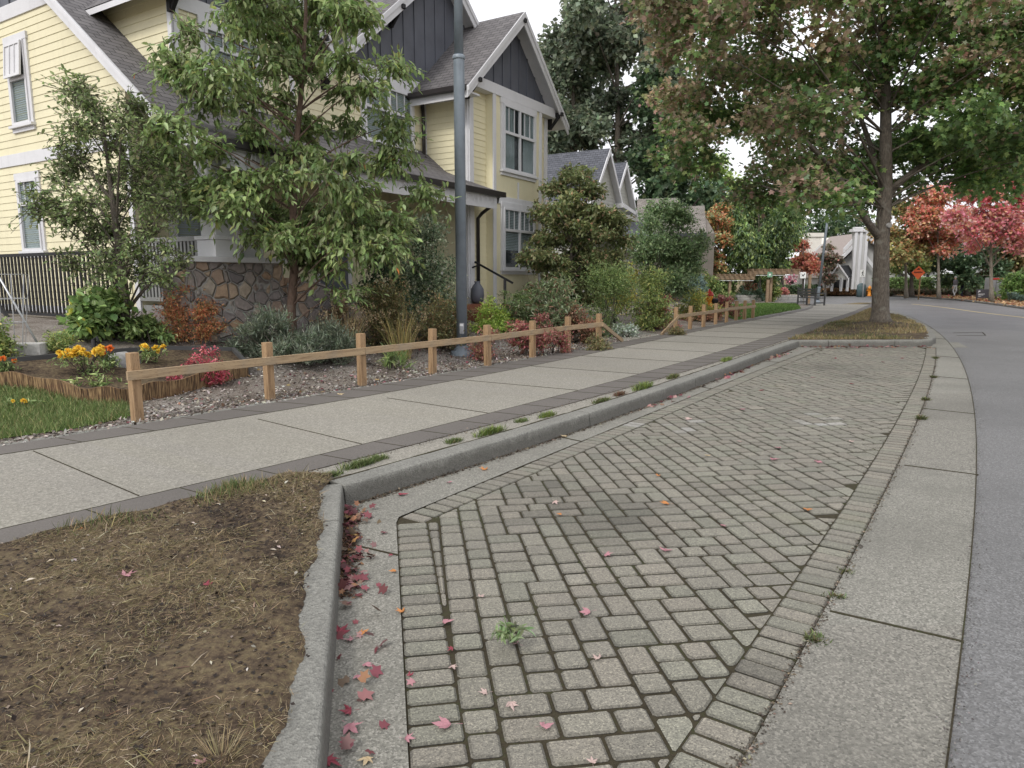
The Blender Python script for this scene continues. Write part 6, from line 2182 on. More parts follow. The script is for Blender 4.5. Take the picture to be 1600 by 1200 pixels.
HAT = [[(-0.22, 0.42), (0.22, 0.42), (0.2, 0.5), (0.1, 0.55), (0.08, 0.66), (-0.08, 0.66), (-0.1, 0.55), (-0.2, 0.5)]] + [[(-0.62 + k * 0.18, -0.06), (-0.5 + k * 0.18, -0.06), (-0.5 + k * 0.18, 0.1), (-0.62 + k * 0.18, 0.1)] for k in range(7)] + [[(-0.66, 0.12), (0.66, 0.12), (0.66, 0.15), (-0.66, 0.15)]]
sign_post('orange diamond road works sign on a wooden post across the road', 1435, 466, 426, 21, 21, 0.1, M['orange'], M['signpost'], 0.055, HAT, diamond=True)
p = at(1203, 472, 0.1)
b = MB(); c = atd(1203, 429, 42.6); b.slab([(c.x - 0.15, c.y, c.z - 0.16), (c.x + 0.15, c.y, c.z - 0.16), (c.x + 0.15, c.y, c.z + 0.16), (c.x - 0.15, c.y, c.z + 0.16)], (0, 0.02, 0))
sgp = Vector((c.x, c.y, c.z)); sg_ = b.build('sign', M['greensign'], base=sgp)
tag(sg_, 'small pale green plate fixed to the middle pergola post', 'sign')
b = MB(); b.slab([(c.x + x * 0.12, c.y - 0.005, c.z + z * 0.12) for x, z in ((-0.5, -0.5), (0.6, -0.3), (0.1, 0.6), (-0.4, 0.3))], (0, 0.004, 0)); b.build('symbol', M['signwhite'], sg_, sgp)


def hydrant(p, label, mat='hydrant', cap='red', s=1.0):
    root = thing('fire_hydrant', label, 'fire hydrant', p)
    b = MB(); b.lathe(p, [(0.16 * s, -0.05), (0.16 * s, 0.04), (0.115 * s, 0.05), (0.105 * s, 0.5 * s), (0.125 * s, 0.51 * s), (0.125 * s, 0.56 * s)], 18)
    b.tube([p + Vector((-0.2 * s, 0, 0.4 * s)), p + Vector((0.0, 0, 0.4 * s))], 0.05 * s, 10)
    b.build('body', M[mat], root, p)
    b = MB(); b.lathe(p, [(0.135 * s, 0.56 * s), (0.135 * s, 0.6 * s), (0.1 * s, 0.68 * s), (0.03 * s, 0.72 * s), (0.03 * s, 0.78 * s)], 18); b.build('bonnet', M[cap], root, p)
    b = MB(); b.tube([p + Vector((0.05, -0.02, 0.4 * s)), p + Vector((0.26 * s, -0.05, 0.4 * s))], [0.075 * s, 0.085 * s], 12); b.build('outlet_cap', M['black'], root, p)
p = gp(1106, 496); p = Vector((atd(1108, 470, 25.5).x, 25.5, 0.3))
hydrant(p, 'orange fire hydrant with a red top behind the second timber fence', s=1.15)
hydrant(at(1358, 462, 0.1), 'small orange hydrant just left of the maple trunk across the road', cap='hydrant', s=1.1)
p = at(1345, 464, 0.0)
b = MB(); b.lathe(p, [(0.36, 0), (0.36, 0.9), (0.33, 1.0), (0.2, 1.12), (0.08, 1.16)], 18)
tag(b.build('litter_bin', M['teal'], base=p), 'dark teal round-topped bin beside the pedestrian sign', 'bin')
# dark notice board and mailbox cabinet across the road
p = at(1535, 468, 0.1); d = p.y
nb = thing('notice_board', 'low dark slate sign board with white lettering in front of the mailbox cabinet', 'sign', p)
P0, P1 = atd(1525, 466, d), atd(1547, 452, d)
b = MB(); b.box(P0.x, P1.x, d - 0.04, d + 0.04, P0.z + 0.02, P1.z); bd_ = b.build('panel', M['slate'], nb, p)
b = MB(); W2, H2 = P1.x - P0.x, P1.z - P0.z - 0.02
g0 = lambda u, w: (P0.x + u * W2, d - 0.046, P0.z + 0.02 + w * H2)
b.slab([g0(0.1, 0.62), g0(0.14, 0.62), g0(0.14, 0.72), g0(0.24, 0.72), g0(0.26, 0.84), g0(0.1, 0.84)], (0, 0.005, 0))
for r_, (wd, n_) in enumerate(((0.5, 8), (0.38, 6))):
    for k in range(n_):
        u = 0.12 + wd * k / n_; zz = 0.42 - 0.11 * r_
        b.slab([g0(u, zz), g0(u + wd / n_ * 0.72, zz), g0(u + wd / n_ * 0.72, zz + 0.07), g0(u, zz + 0.07)], (0, 0.005, 0))
for k in range(4): b.slab([g0(0.12 + 0.06 * k, 0.14), g0(0.16 + 0.06 * k, 0.14), g0(0.16 + 0.06 * k, 0.19), g0(0.12 + 0.06 * k, 0.19)], (0, 0.005, 0))
b.build('lettering', M['signwhite'], bd_, p)
for x in (P0.x + 0.04, P1.x - 0.04):
    b = MB(); b.box(x - 0.03, x + 0.03, d - 0.03, d + 0.03, 0.0, P0.z + 0.019); b.build('leg', M['slate'], nb, p)
p = at(1562, 466.5, 0.1); d = p.y
mbx = thing('mailbox_cabinet', 'grey community mailbox cabinet with a red top strip behind the thin tree', 'mailbox', p)
P0, P1 = atd(1543, 466, d), atd(1580, 434, d)
w3 = (P1.x - P0.x) / 3
for k in range(3):
    b = MB(); b.box(P0.x + w3 * k + 0.015, P0.x + w3 * (k + 1) - 0.015, d, d + 0.5, 0.25, P1.z); cbn = b.build('cabinet_box', M['cabinet'], mbx, p, bevel=0.01)
    for r_ in range(6):
        for cidx in range(2):
            b = MB(); x0 = P0.x + w3 * k + 0.05 + cidx * (w3 - 0.1) / 2; z0 = 0.35 + r_ * (P1.z - 0.55) / 6
            b.box(x0, x0 + (w3 - 0.1) / 2 - 0.03, d - 0.012, d - 0.001, z0, z0 + (P1.z - 0.55) / 6 - 0.03); b.build('door', M['cabinet'], cbn, p)
    b = MB(); b.box(P0.x + w3 * k + 0.015, P0.x + w3 * (k + 1) - 0.015, d - 0.03, d - 0.001, P1.z - 0.14, P1.z - 0.01); b.build('red_strip', M['red'] if k < 2 else M['cabinet'], cbn, p)
    b = MB(); b.box(P0.x + w3 * (k + .4), P0.x + w3 * (k + .6), d + 0.2, d + 0.3, 0.0, 0.249); b.build('leg', M['cabinet'], mbx, p)

# ------------------------------------------------------------------ two people on the far pavement
M['skin'] = paint('skin', (0.45, 0.27, 0.19), 0.6, 0.05)
M['hair'] = paint('dark_hair', (0.03, 0.024, 0.02), 0.6, 0.2)
M['hair_grey'] = paint('grey_hair', (0.3, 0.29, 0.28), 0.6, 0.2)


def person(label, p, rz, H, joints, mats, hair, bald=False):
    """one continuous skinned figure; trousers, top and skin are areas of the same surface; hair is its child"""
    root = thing('person', label, 'person', p, rz)
    names = list(joints); idx = {n: i for i, n in enumerate(names)}
    edges = [('pelvis', 'waist'), ('waist', 'chest'), ('chest', 'neck'), ('neck', 'head0'), ('head0', 'head1'),
             ('pelvis', 'hipL'), ('hipL', 'kneeL'), ('kneeL', 'ankL'), ('ankL', 'toeL'), ('pelvis', 'hipR'), ('hipR', 'kneeR'), ('kneeR', 'ankR'), ('ankR', 'toeR'),
             ('chest', 'shL'), ('shL', 'elL'), ('elL', 'wrL'), ('wrL', 'haL'), ('chest', 'shR'), ('shR', 'elR'), ('elR', 'wrR'), ('wrR', 'haR')]
    for s in 'LR':
        h, w = Vector(joints['ha' + s][0]), Vector(joints['wr' + s][0])
        d = (h - w).normalized(); sd_ = d.cross(Vector((0, 1, 0)))
        if sd_.length < 0.1: sd_ = Vector((1, 0, 0))
        sd_.normalize()
        for k, (o, L_) in enumerate(((-0.03, 0.07), (-0.01, 0.085), (0.01, 0.08), (0.03, 0.065))):
            n_ = 'f%s%d' % (s, k); joints[n_] = (tuple(h + sd_ * o + d * L_ * H / 1.75), 0.009); names.append(n_); edges.append(('ha' + s, n_))
        n_ = 't' + s; joints[n_] = (tuple(w.lerp(h, 0.6) + sd_ * -0.06 + d * 0.02), 0.01); names.append(n_); edges.append(('wr' + s, n_))
    idx = {n: i for i, n in enumerate(names)}
    me = bpy.data.meshes.new('body')
    me.from_pydata([joints[n][0] for n in names], [(idx[a], idx[c]) for a, c in edges], [])
    o = bpy.data.objects.new('body', me); COL.objects.link(o)
    sk = o.modifiers.new('skin', 'SKIN'); sub = o.modifiers.new('sub', 'SUBSURF'); sub.levels = sub.render_levels = 2
    if not me.skin_vertices: me.skin_vertices.new()
    for n in names:
        v = me.skin_vertices[0].data[idx[n]]; r = joints[n][1]
        v.radius = (r, r) if not isinstance(r, tuple) else r
        v.use_root = (n == 'pelvis')
    dg = bpy.context.evaluated_depsgraph_get()
    dg.update()
    nm = bpy.data.meshes.new_from_object(o.evaluated_get(dg))
    bpy.data.objects.remove(o)
    nm.name = 'body'
    for m_ in mats: nm.materials.append(M[m_])          # skin, top, trousers, shoes
    belt = joints['pelvis'][0][2] + 0.04; neck = joints['neck'][0][2]
    hands = [Vector(joints['ha' + s][0]) for s in 'LR'] + [Vector(joints['wr' + s][0]) for s in 'LR']
    for q in nm.polygons:
        c = q.center; q.use_smooth = True
        if c.z < 0.09: q.material_index = 3
        elif min((c - h).length for h in hands[:2]) < 0.115 or min((c - h).length for h in hands[2:]) < 0.03: q.material_index = 0
        elif c.z < belt: q.material_index = 2
        elif c.z < neck + 0.01: q.material_index = 1
        else: q.material_index = 0
    bo = bpy.data.objects.new('body', nm); COL.objects.link(bo); bo.parent = root
    # face and hair
    h0, h1 = Vector(joints['head0'][0]), Vector(joints['head1'][0]); c = h0.lerp(h1, 0.5)
    up = (h1 - h0).normalized(); fw = Vector((0, -1, 0)); fw = (fw - up * fw.dot(up)).normalized(); sd_ = up.cross(fw)
    b = MB()
    for s in (-1, 1):
        b.lathe(c + fw * 0.094 + sd_ * 0.033 * s + up * 0.0, [(0.004, -0.008), (0.012, 0.0), (0.004, 0.008)], 8)
    b.build('eyes', M['hair'], bo)
    b = MB(); b.tube([c + fw * 0.09 + up * 0.012, c + fw * 0.122 - up * 0.03], [0.01, 0.016], 6); b.build('nose', M['skin'], bo)
    b = MB(); b.tube([c + fw * 0.095 - up * 0.06 - sd_ * 0.022, c + fw * 0.1 - up * 0.06, c + fw * 0.095 - up * 0.06 + sd_ * 0.022], 0.006, 5); b.build('mouth', M['red'], bo)
    for s in (-1, 1):
        b = MB(); b.tube([c + sd_ * 0.088 * s - up * 0.025, c + sd_ * 0.1 * s + up * 0.02], [0.014, 0.02], 6); b.build('ear', M['skin'], bo)
    bm = bmesh.new(); bmesh.ops.create_uvsphere(bm, u_segments=20, v_segments=12, radius=0.112)
    for v in bm.verts:
        d = v.co.normalized(); k = 1.0
        if d.y < -0.35 and d.z < 0.45: k = 0.6
        if d.z < -0.3: k = 0.6
        v.co = c + up * 0.022 - fw * 0.008 + (sd_ * d.x * 0.93 - fw * d.y * 1.04 + up * d.z * 1.08) * 0.112 * k
    hm = bpy.data.meshes.new('hair'); bm.to_mesh(hm); bm.free(); hm.materials.append(M[hair])
    for q in hm.polygons: q.use_smooth = True
    ho = bpy.data.objects.new('hair', hm); COL.objects.link(ho); ho.parent = bo
    return root


def stance(H, step=0.1, bend=0.0, arm=None):
    k = H / 1.75
    f = lambda x, y, z: (x * k, y * k - bend * max(0, z - 0.95), z * k)
    J = {'pelvis': (f(0, 0, .95), (.15 * k, .115 * k)), 'waist': (f(0, 0, 1.1), (.145 * k, .11 * k)), 'chest': (f(0, 0, 1.32), (.165 * k, .12 * k)), 'neck': (f(0, -.01, 1.49), .058 * k),
         'head0': (f(0, -.03, 1.57), .082 * k), 'head1': (f(0, -.03, 1.67), .085 * k)}
    for s, sg in (('L', 1), ('R', -1)):
        st = step * sg
        J['hip' + s] = (f(.095 * sg, 0, .9), .092 * k); J['knee' + s] = (f(.1 * sg, -st * .5 - .02, .5), .064 * k)
        J['ank' + s] = (f(.105 * sg, st, .1), .045 * k); J['toe' + s] = (f(.115 * sg, st - .15, .045), .036 * k)
        J['sh' + s] = (f(.2 * sg, 0, 1.41), .062 * k)
        if arm:
            J['el' + s] = (f(.24 * sg, -.05, 1.13), .05 * k); J['wr' + s] = (f(.1 * sg, -.27, 1.07), .032 * k); J['ha' + s] = (f(.06 * sg, -.35, 1.09), .03 * k)
        else:
            J['el' + s] = (f(.27 * sg, st * .3 + .03, 1.12), .05 * k); J['wr' + s] = (f(.29 * sg, st * .5 - .05, .87), .032 * k); J['ha' + s] = (f(.29 * sg, st * .5 - .07, .78), .03 * k)
    return J


person('person in a dark top and light grey trousers walking on the far pavement', at(1491, 464.0, 0.1), math.radians(-160), 1.62, stance(1.62, 0.13, 0.05), ('skin', 'slate', 'cabinet', 'black'), 'hair_grey')
M['sage'] = paint('sage_jacket', (0.22, 0.27, 0.26), 0.8, 0.15); M['navy'] = paint('navy_trousers', (0.02, 0.026, 0.06), 0.8, 0.15)
person('taller person in a sage green jacket and navy trousers looking down', at(1502, 463.4, 0.1), math.radians(35), 1.8, stance(1.8, 0.08, 0.12, True), ('skin', 'sage', 'navy', 'black'), 'hair')

# ------------------------------------------------------------------ shrubs and flowers of the front gardens
def S(name, label, cat, x0, x1, yt, yb, n, tm, size, wr, pal, seed, d=None, **k):
    base = None
    if d is not None:
        a = atd((x0 + x1) / 2, yb, d); base = Vector((a.x, d, min(a.z, garden_h(a.x, d)) if d < 40 else 0.1))
        p, w, h = pxbox(x0, x1, yt, yb, base); top = atd((x0 + x1) / 2, yt, d); h = top.z - base.z
    else:
        p, w, h = pxbox(x0, x1, yt, yb)
    return shrub(name, label, cat, p, w, h, n, tm, size, wr, pal, seed=seed, **k)


S('nandina_shrub', 'orange and red feathery shrub in front of the stone pier', 'shrub', 258, 380, 438, 530, 6500, 'lance', 0.05, 0.35, [((0.25, 0.095, 0.04), 4), ((0.29, 0.14, 0.06), 3), ((0.14, 0.12, 0.045), 3), ((0.25, 0.07, 0.04), 1)], 1, ncl=22, twig=0.2, cf=0.28)
S('lavender_bush', 'grey-green fine-leaved bush spreading round the foot of the cherry tree', 'bush', 350, 515, 492, 566, 6500, 'lance', 0.085, 0.13, G_GREYG, 2, ncl=26, twig=0.22, spread=0.4, dep=0.6, droop=-0.5, cf=0.26)
S('lavender_bush', 'smaller grey-green bush behind the third fence post', 'bush', 490, 566, 505, 570, 2600, 'lance', 0.08, 0.13, G_GREYG, 3, ncl=14, twig=0.2, spread=0.4, droop=-0.5)
S('iris_clump', 'low clump of green strap leaves under the rail between the third and fourth posts', 'plant', 592, 638, 548, 576, 160, 'blade', 0.2, 0.08, G_MID, 4, droop=-0.5, twig=0.1, spread=0.4, zlow=0.0)
S('variegated_shrub', 'large dark shrub with pale leaf edges left of the near lamp post', 'shrub', 622, 722, 348, 512, 8500, 'lance', 0.06, 0.55, G_VARIEG, 5, ncl=30, dep=0.7)
S('green_shrub', 'tall dark shrub showing under the cherry branches', 'shrub', 560, 640, 372, 515, 4200, 'lance', 0.075, 0.5, G_DARK, 6, ncl=22)
S('spirea_shrub', 'brownish green spirea bush left of the variegated shrub', 'shrub', 560, 655, 432, 540, 4600, 'lance', 0.05, 0.42, G_BROWNGREEN, 7, ncl=24)
S('spirea_shrub', 'brownish green spirea bush directly behind the near lamp post', 'shrub', 642, 745, 440, 545, 5200, 'lance', 0.05, 0.42, G_BROWNGREEN, 8, ncl=24)
S('lime_bush', 'small bright lime-green bush right of the near lamp post', 'bush', 738, 800, 468, 522, 2600, 'lance', 0.055, 0.5, G_LIME, 9, ncl=16)
S('green_shrub', 'dark leafy shrub behind the lime-green bush', 'shrub', 770, 850, 450, 524, 3200, 'lance', 0.085, 0.35, G_MID, 10, ncl=16)
S('butterfly_bush', 'wide bush with pointed grey-green leaves and brown flower spikes below the bay window', 'shrub', 775, 920, 432, 528, 6000, 'lance', 0.13, 0.2, [((0.1, 0.13, 0.06), 4), ((0.15, 0.17, 0.1), 3), ((0.16, 0.09, 0.06), 1.3), ((0.07, 0.1, 0.04), 2)], 11, ncl=26, dep=0.6, twig=0.4, cf=0.28)
S('barberry_bush', 'pinkish red bush behind the fifth and sixth fence posts', 'shrub', 790, 872, 486, 556, 2600, 'lance', 0.05, 0.5, G_RED, 12, ncl=18, cf=0.24)
S('barberry_bush', 'small red-leaved bush between the lamp post and the fifth fence post', 'shrub', 726, 790, 506, 562, 1400, 'lance', 0.045, 0.45, G_RED + G_RUST, 13, ncl=12, cf=0.25)
S('barberry_bush', 'low red-leaved bush under the rail near the seventh post', 'shrub', 838, 900, 516, 552, 1000, 'lance', 0.045, 0.5, G_RED, 14, ncl=10, cf=0.3)
S('rust_bush', 'reddish brown twiggy bush behind the seventh fence post', 'shrub', 858, 935, 478, 536, 2400, 'lance', 0.06, 0.4, G_RUST, 15, ncl=16, cf=0.28)
S('green_shrub', 'tall feathery green shrub behind the last post of the long fence', 'shrub', 905, 992, 425, 526, 4800, 'lance', 0.075, 0.22, G_MID, 16, ncl=26, shape='vase', twig=0.35, droop=-0.3)
S('golden_shrub', 'yellow-leaved shrub below the grey house porch roof', 'shrub', 938, 1006, 404, 480, 3600, 'lance', 0.08, 0.5, G_YELLOW, 17, d=24.5, ncl=20)
S('green_shrub', 'yellow-green bushy plant left of the small garden tree', 'shrub', 978, 1052, 418, 515, 4600, 'lance', 0.07, 0.4, G_YGREEN, 18, ncl=24)
S('silver_plant', 'low silvery plants beside the black path light', 'plant', 948, 1012, 505, 528, 900, 'lance', 0.07, 0.5, [((0.22, 0.25, 0.21), 4), ((0.14, 0.17, 0.13), 3)], 19, ncl=12)
S('barberry_bush', 'dark red bush left of the second timber fence', 'shrub', 996, 1058, 462, 513, 3400, 'lance', 0.055, 0.5, [((0.2, 0.045, 0.05), 4), ((0.3, 0.08, 0.07), 2), ((0.12, 0.05, 0.04), 2)], 20, ncl=20)
S('yellow_shrub', 'yellow-green shrub behind the first posts of the second fence', 'shrub', 1052, 1122, 450, 500, 3200, 'lance', 0.075, 0.5, G_YGREEN + G_YELLOW, 21, ncl=20)
S('barberry_bush', 'light red bush beside the orange fire hydrant', 'shrub', 1112, 1152, 458, 496, 1700, 'lance', 0.07, 0.5, G_RED, 22, ncl=14, cf=0.25)
S('rust_bush', 'low rust-coloured plants under the rail of the second fence', 'shrub', 1062, 1136, 482, 502, 1700, 'lance', 0.06, 0.45, G_RUST, 23, ncl=14)
S('ground_cover_plant', 'low olive plant round the last post of the long fence', 'plant', 912, 962, 522, 548, 900, 'lance', 0.05, 0.3, G_BROWNGREEN, 24, ncl=12)
S('ground_cover_plant', 'low olive plant at the start of the second fence', 'plant', 1028, 1072, 505, 524, 900, 'lance', 0.055, 0.3, G_BROWNGREEN, 25, ncl=10)
S('spruce_bush', 'blue-green bush left of the pergola', 'bush', 1072, 1104, 430, 474, 1700, 'lance', 0.14, 0.25, [((0.13, 0.18, 0.17), 4), ((0.08, 0.12, 0.1), 3)], 26, d=38, ncl=14)
S('green_shrub', 'mixed green shrubbery covering the left pergola bay', 'shrub', 1060, 1142, 424, 474, 4200, 'lance', 0.15, 0.5, G_MID + G_YGREEN, 27, d=40.2, ncl=22, dep=0.5)
S('vine', 'climbing vine on the left side of the middle pergola bay', 'vine', 1112, 1150, 426, 472, 2400, 'lance', 0.16, 0.8, G_MID, 28, d=43.3, ncl=14, dep=0.5)
S('green_shrub', 'dense green planting behind the middle pergola bay', 'shrub', 1142, 1206, 438, 472, 3000, 'lance', 0.16, 0.5, G_DARK + G_MID, 29, d=47, ncl=18)
S('climber', 'yellow-green climber on the post between the pergola bays', 'vine', 1192, 1216, 428, 474, 1700, 'lance', 0.14, 0.5, G_YGREEN, 30, d=43.6, ncl=12)
S('blue_grass', 'band of blue-green grass in the middle planter', 'plant', 1150, 1192, 448, 466, 1400, 'lance', 0.22, 0.15, [((0.14, 0.2, 0.15), 4), ((0.1, 0.15, 0.1), 3)], 31, d=45.0, ncl=12, droop=-0.4)
for i, (x, y, pal, lab) in enumerate(((1112, 436, [((0.3, 0.12, 0.32), 3), ((0.1, 0.12, 0.05), 2)], 'hanging basket of purple flowers under the left pergola bay'), (1172, 444, [((0.28, 0.12, 0.07), 3), ((0.15, 0.14, 0.06), 2)], 'hanging basket of rust-coloured flowers under the middle pergola bay'), (1236, 437, [((0.62, 0.22, 0.3), 3), ((0.45, 0.3, 0.3), 2)], 'hanging basket of pink flowers under the right pergola bay'))):
    d = 42.5; rng = np.random.default_rng(300 + i)
    c = atd(x, y, d); root = thing('hanging_basket', lab, 'hanging basket', c, 0, 'hanging baskets under the pergola')
    b = MB(); b.lathe(c + Vector((0, 0, -0.28)), [(0.08, 0), (0.2, 0.1), (0.24, 0.25)], 12)
    for a in range(3): b.tube([c + Vector((0.22 * math.cos(a * 2.1), 0.22 * math.sin(a * 2.1), -0.04)), c + Vector((0, 0, 0.62))], 0.008, 4, cap=False)
    b.build('basket', M['benchwood'], root, c)
    P, A, N, ci, _ = cloud(rng, [(c.x, c.y, c.z, 0.4, 0.4, 0.3)], 420, 0.1, 0.4, 0.7, 6, 0.2)
    leaf_obj('flowers', P, A, N, 0.11 * rng.uniform(.6, 1.2, len(P)), 0.8, 'quad', pick(rng, pal, len(P), 0.2, 1.0), M['petal'], root, c)
S('pink_plant', 'small pink flowering plant on the right block planter', 'plant', 1216, 1232, 452, 463, 420, 'quad', 0.16, 0.8, [((0.34, 0.11, 0.11), 3), ((0.22, 0.12, 0.08), 2)], 33, d=45.0, ncl=6)
# left side of the garden
S('low_shrub', 'sprawling broad-leaved green plant at the foot of the apple tree', 'shrub', 105, 215, 436, 530, 1500, 'lance', 0.12, 0.75, [((0.075, 0.12, 0.035), 4), ((0.11, 0.155, 0.05), 3), ((0.25, 0.22, 0.03), 0.4)], 34, ncl=16, twig=0.3, cf=0.3)
S('perennial', 'low dark green perennials left of the orange shrub', 'plant', 185, 275, 494, 534, 1700, 'lance', 0.09, 0.45, G_MID, 35, ncl=16)
S('red_plant', 'red-leaved trailing plant over the right end of the reed-edged bed', 'plant', 258, 362, 540, 604, 900, 'lance', 0.045, 0.55, [((0.23, 0.035, 0.055), 4), ((0.27, 0.075, 0.08), 2), ((0.12, 0.04, 0.035), 2)], 36, ncl=24, cf=0.16, dep=0.9, twig=0.2)
S('low_shrub', 'green weedy plants at the left edge below the metal fence', 'shrub', -40, 22, 490, 560, 1500, 'lance', 0.06, 0.45, G_YGREEN, 37, ncl=14)
S('bed_plant', 'green leafy plants growing in the reed-edged bed', 'plant', 90, 190, 588, 612, 800, 'lance', 0.075, 0.3, G_GRASS, 38, ncl=14)
S('garden_weed', 'pale weedy growth along the foot of the low concrete wall', 'plant', 60, 120, 516, 548, 700, 'lance', 0.05, 0.35, G_YGREEN, 39, ncl=12)
S('red_shrub', 'small red shrub between the cherry trunk and the stone pier', 'shrub', 400, 445, 448, 510, 900, 'lance', 0.05, 0.45, G_RED + G_RUST, 40, ncl=12)
S('twiggy_shrub', 'twiggy brown shrub right of the cherry trunk', 'shrub', 498, 560, 455, 530, 1700, 'lance', 0.05, 0.35, G_RUST + G_BROWNGREEN, 41, ncl=14, cf=0.25)


def grass_clump(name, label, x0, x1, yt, yb, n, pal, seed, seedheads=False, group=None, base=None, wid=0.012, spreadk=0.35, cat='grass', along=None):
    """upright blades from one crown"""
    rng = np.random.default_rng(seed)
    p, w, h = pxbox(x0, x1, yt, yb, base)
    root = thing(name, label, cat, p, 0, group)
    a = rng.uniform(0, 2 * math.pi, n); rr_ = np.sqrt(rng.random(n)) * w * 0.28
    P = np.stack([p.x + np.cos(a) * rr_, p.y + np.sin(a) * rr_, np.full(n, p.z - 0.01)], 1)
    if along is not None:
        t = np.clip(rng.normal(0, 0.4, n), -0.9, 0.9) * w * 0.75; o_ = rng.normal(0, 0.02, n)
        P[:, 0] = p.x + along.x * t - along.y * o_; P[:, 1] = p.y + along.y * t + along.x * o_
    A = np.stack([np.cos(a) * spreadk, np.sin(a) * spreadk, np.ones(n)], 1) + rng.normal(0, 0.16, (n, 3))
    N = np.stack([-np.cos(a), -np.sin(a), np.full(n, 0.3)], 1) + rng.normal(0, 0.3, (n, 3))
    L_ = h * rng.uniform(0.55, 1.1, n)
    leaf_obj('blades', P, A, N, L_, wid / max(h, 0.05), 'blade', pick(rng, pal, n, 0.22, 1.15), M['straw'], root, p)
    if seedheads:
        tips = (P + unit(A) * L_[:, None])[: n // 4]
        m_ = 14
        PP = np.repeat(tips, m_, 0) + rng.normal(0, 0.022, (len(tips) * m_, 3))
        leaf_obj('seed_heads', PP, rng.normal(size=(len(PP), 3)), rng.normal(size=(len(PP), 3)), np.full(len(PP), 0.03), 0.5, 'quad', pick(rng, [((0.5, 0.4, 0.24), 3), ((0.38, 0.28, 0.15), 2)], len(PP), 0.22, 1.1), M['straw'], root, p)
    return root


grass_clump('ornamental_grass', 'dry tan ornamental grass right of the cherry trunk', 518, 570, 474, 556, 260, G_STRAW, 71, True)
grass_clump('ornamental_grass', 'tall dry straw-coloured stalks with seed heads left of the rock', 600, 655, 476, 560, 110, [((0.45, 0.34, 0.12), 3), ((0.3, 0.26, 0.1), 2)], 72, True, wid=0.016)
grass_clump('grass_tuft', 'dry straw-coloured grass tuft at the bottom of the bare verge', 310, 385, 1140, 1195, 120, [((0.2, 0.15, 0.075), 3), ((0.28, 0.22, 0.12), 2)], 74, base=at(345, 1185, 0.17), wid=0.0028, spreadk=0.9)
grass_clump('ornamental_grass', 'thin dry grass stalks below the bay window', 800, 850, 400, 470, 40, G_STRAW, 73, True, base=Vector(hl(8.9, -3.6, 0.75)))

# hedges and bushes across the road
def hedge(name, label, x0, x1, yt, yb, d, pal, n, size, seed, depth=1.2):
    rng = np.random.default_rng(seed)
    a, c = atd(x0, yb, d), atd(x1, yt, d)
    base = Vector(((a.x + c.x) / 2, d, 0.1)); root = thing(name, label, 'hedge', base)
    b = MB(); b.box(a.x + 0.15, c.x - 0.15, d + 0.2, d + depth - 0.15, 0.05, c.z - 0.15); b.build('branches', M['bark'], root, base)
    h = c.z - 0.1
    P = np.stack([rng.uniform(a.x, c.x, n), d + depth * rng.random(n), 0.1 + h * rng.random(n) * (1 + 0.06 * np.sin(rng.random(n) * 9))], 1)
    side = rng.random(n)
    P[side < 0.55, 1] = d + rng.random((side < 0.55).sum()) ** 2 * 0.25
    P[(side > 0.55) & (side < 0.9), 2] = 0.1 + h + rng.normal(0, 0.06, ((side > 0.55) & (side < 0.9)).sum())
    A = rng.normal(size=(n, 3)) + np.array([0, -0.5, 0.3]); N = rng.normal(size=(n, 3)) + np.array([0, -0.6, 0.6])
    leaf_obj('foliage', P, A, N, size * rng.uniform(.6, 1.3, n), 0.6, 'quad', pick(rng, pal, n, 0.3), M['leaf'], root, base)
hedge('hedge', 'long dark clipped hedge in front of the townhouses', 1205, 1372, 447.5, 458, 64.5, G_DARK, 4200, 0.2, 81)
hedge('hedge', 'low brown-red clipped hedge left of the pedestrian sign', 1291, 1362, 453, 460, 62.0, [((0.16, 0.085, 0.04), 4), ((0.1, 0.07, 0.035), 3)], 2600, 0.16, 82)
hedge('hedge', 'taller green hedge behind the orange sign', 1372, 1462, 437, 456, 61.5, [((0.1, 0.15, 0.045), 4), ((0.07, 0.1, 0.035), 3)], 4500, 0.2, 83)
hedge('hedge', 'low dark hedge behind the thin street trees', 1376, 1535, 454.5, 462, 60.5, [((0.05, 0.055, 0.03), 4), ((0.09, 0.06, 0.04), 2)], 4800, 0.18, 84)
hedge('hedge', 'green hedge between the two people and the dark evergreen', 1470, 1545, 432, 458, 62.5, G_MID, 3800, 0.22, 85)
S('round_bush', 'broad green bush at the right edge across the road', 'bush', 1562, 1660, 408, 466, 4200, 'lance', 0.24, 0.5, [((0.09, 0.15, 0.04), 4), ((0.14, 0.2, 0.06), 2)], 42, d=48.5, ncl=20, dep=0.5)
S('round_bush', 'low blue-green bush in front of the mailbox cabinet', 'bush', 1570, 1650, 452, 472, 1900, 'lance', 0.2, 0.3, [((0.08, 0.12, 0.1), 3), ((0.06, 0.09, 0.06), 3)], 43, d=45.5, ncl=14, dep=0.5)

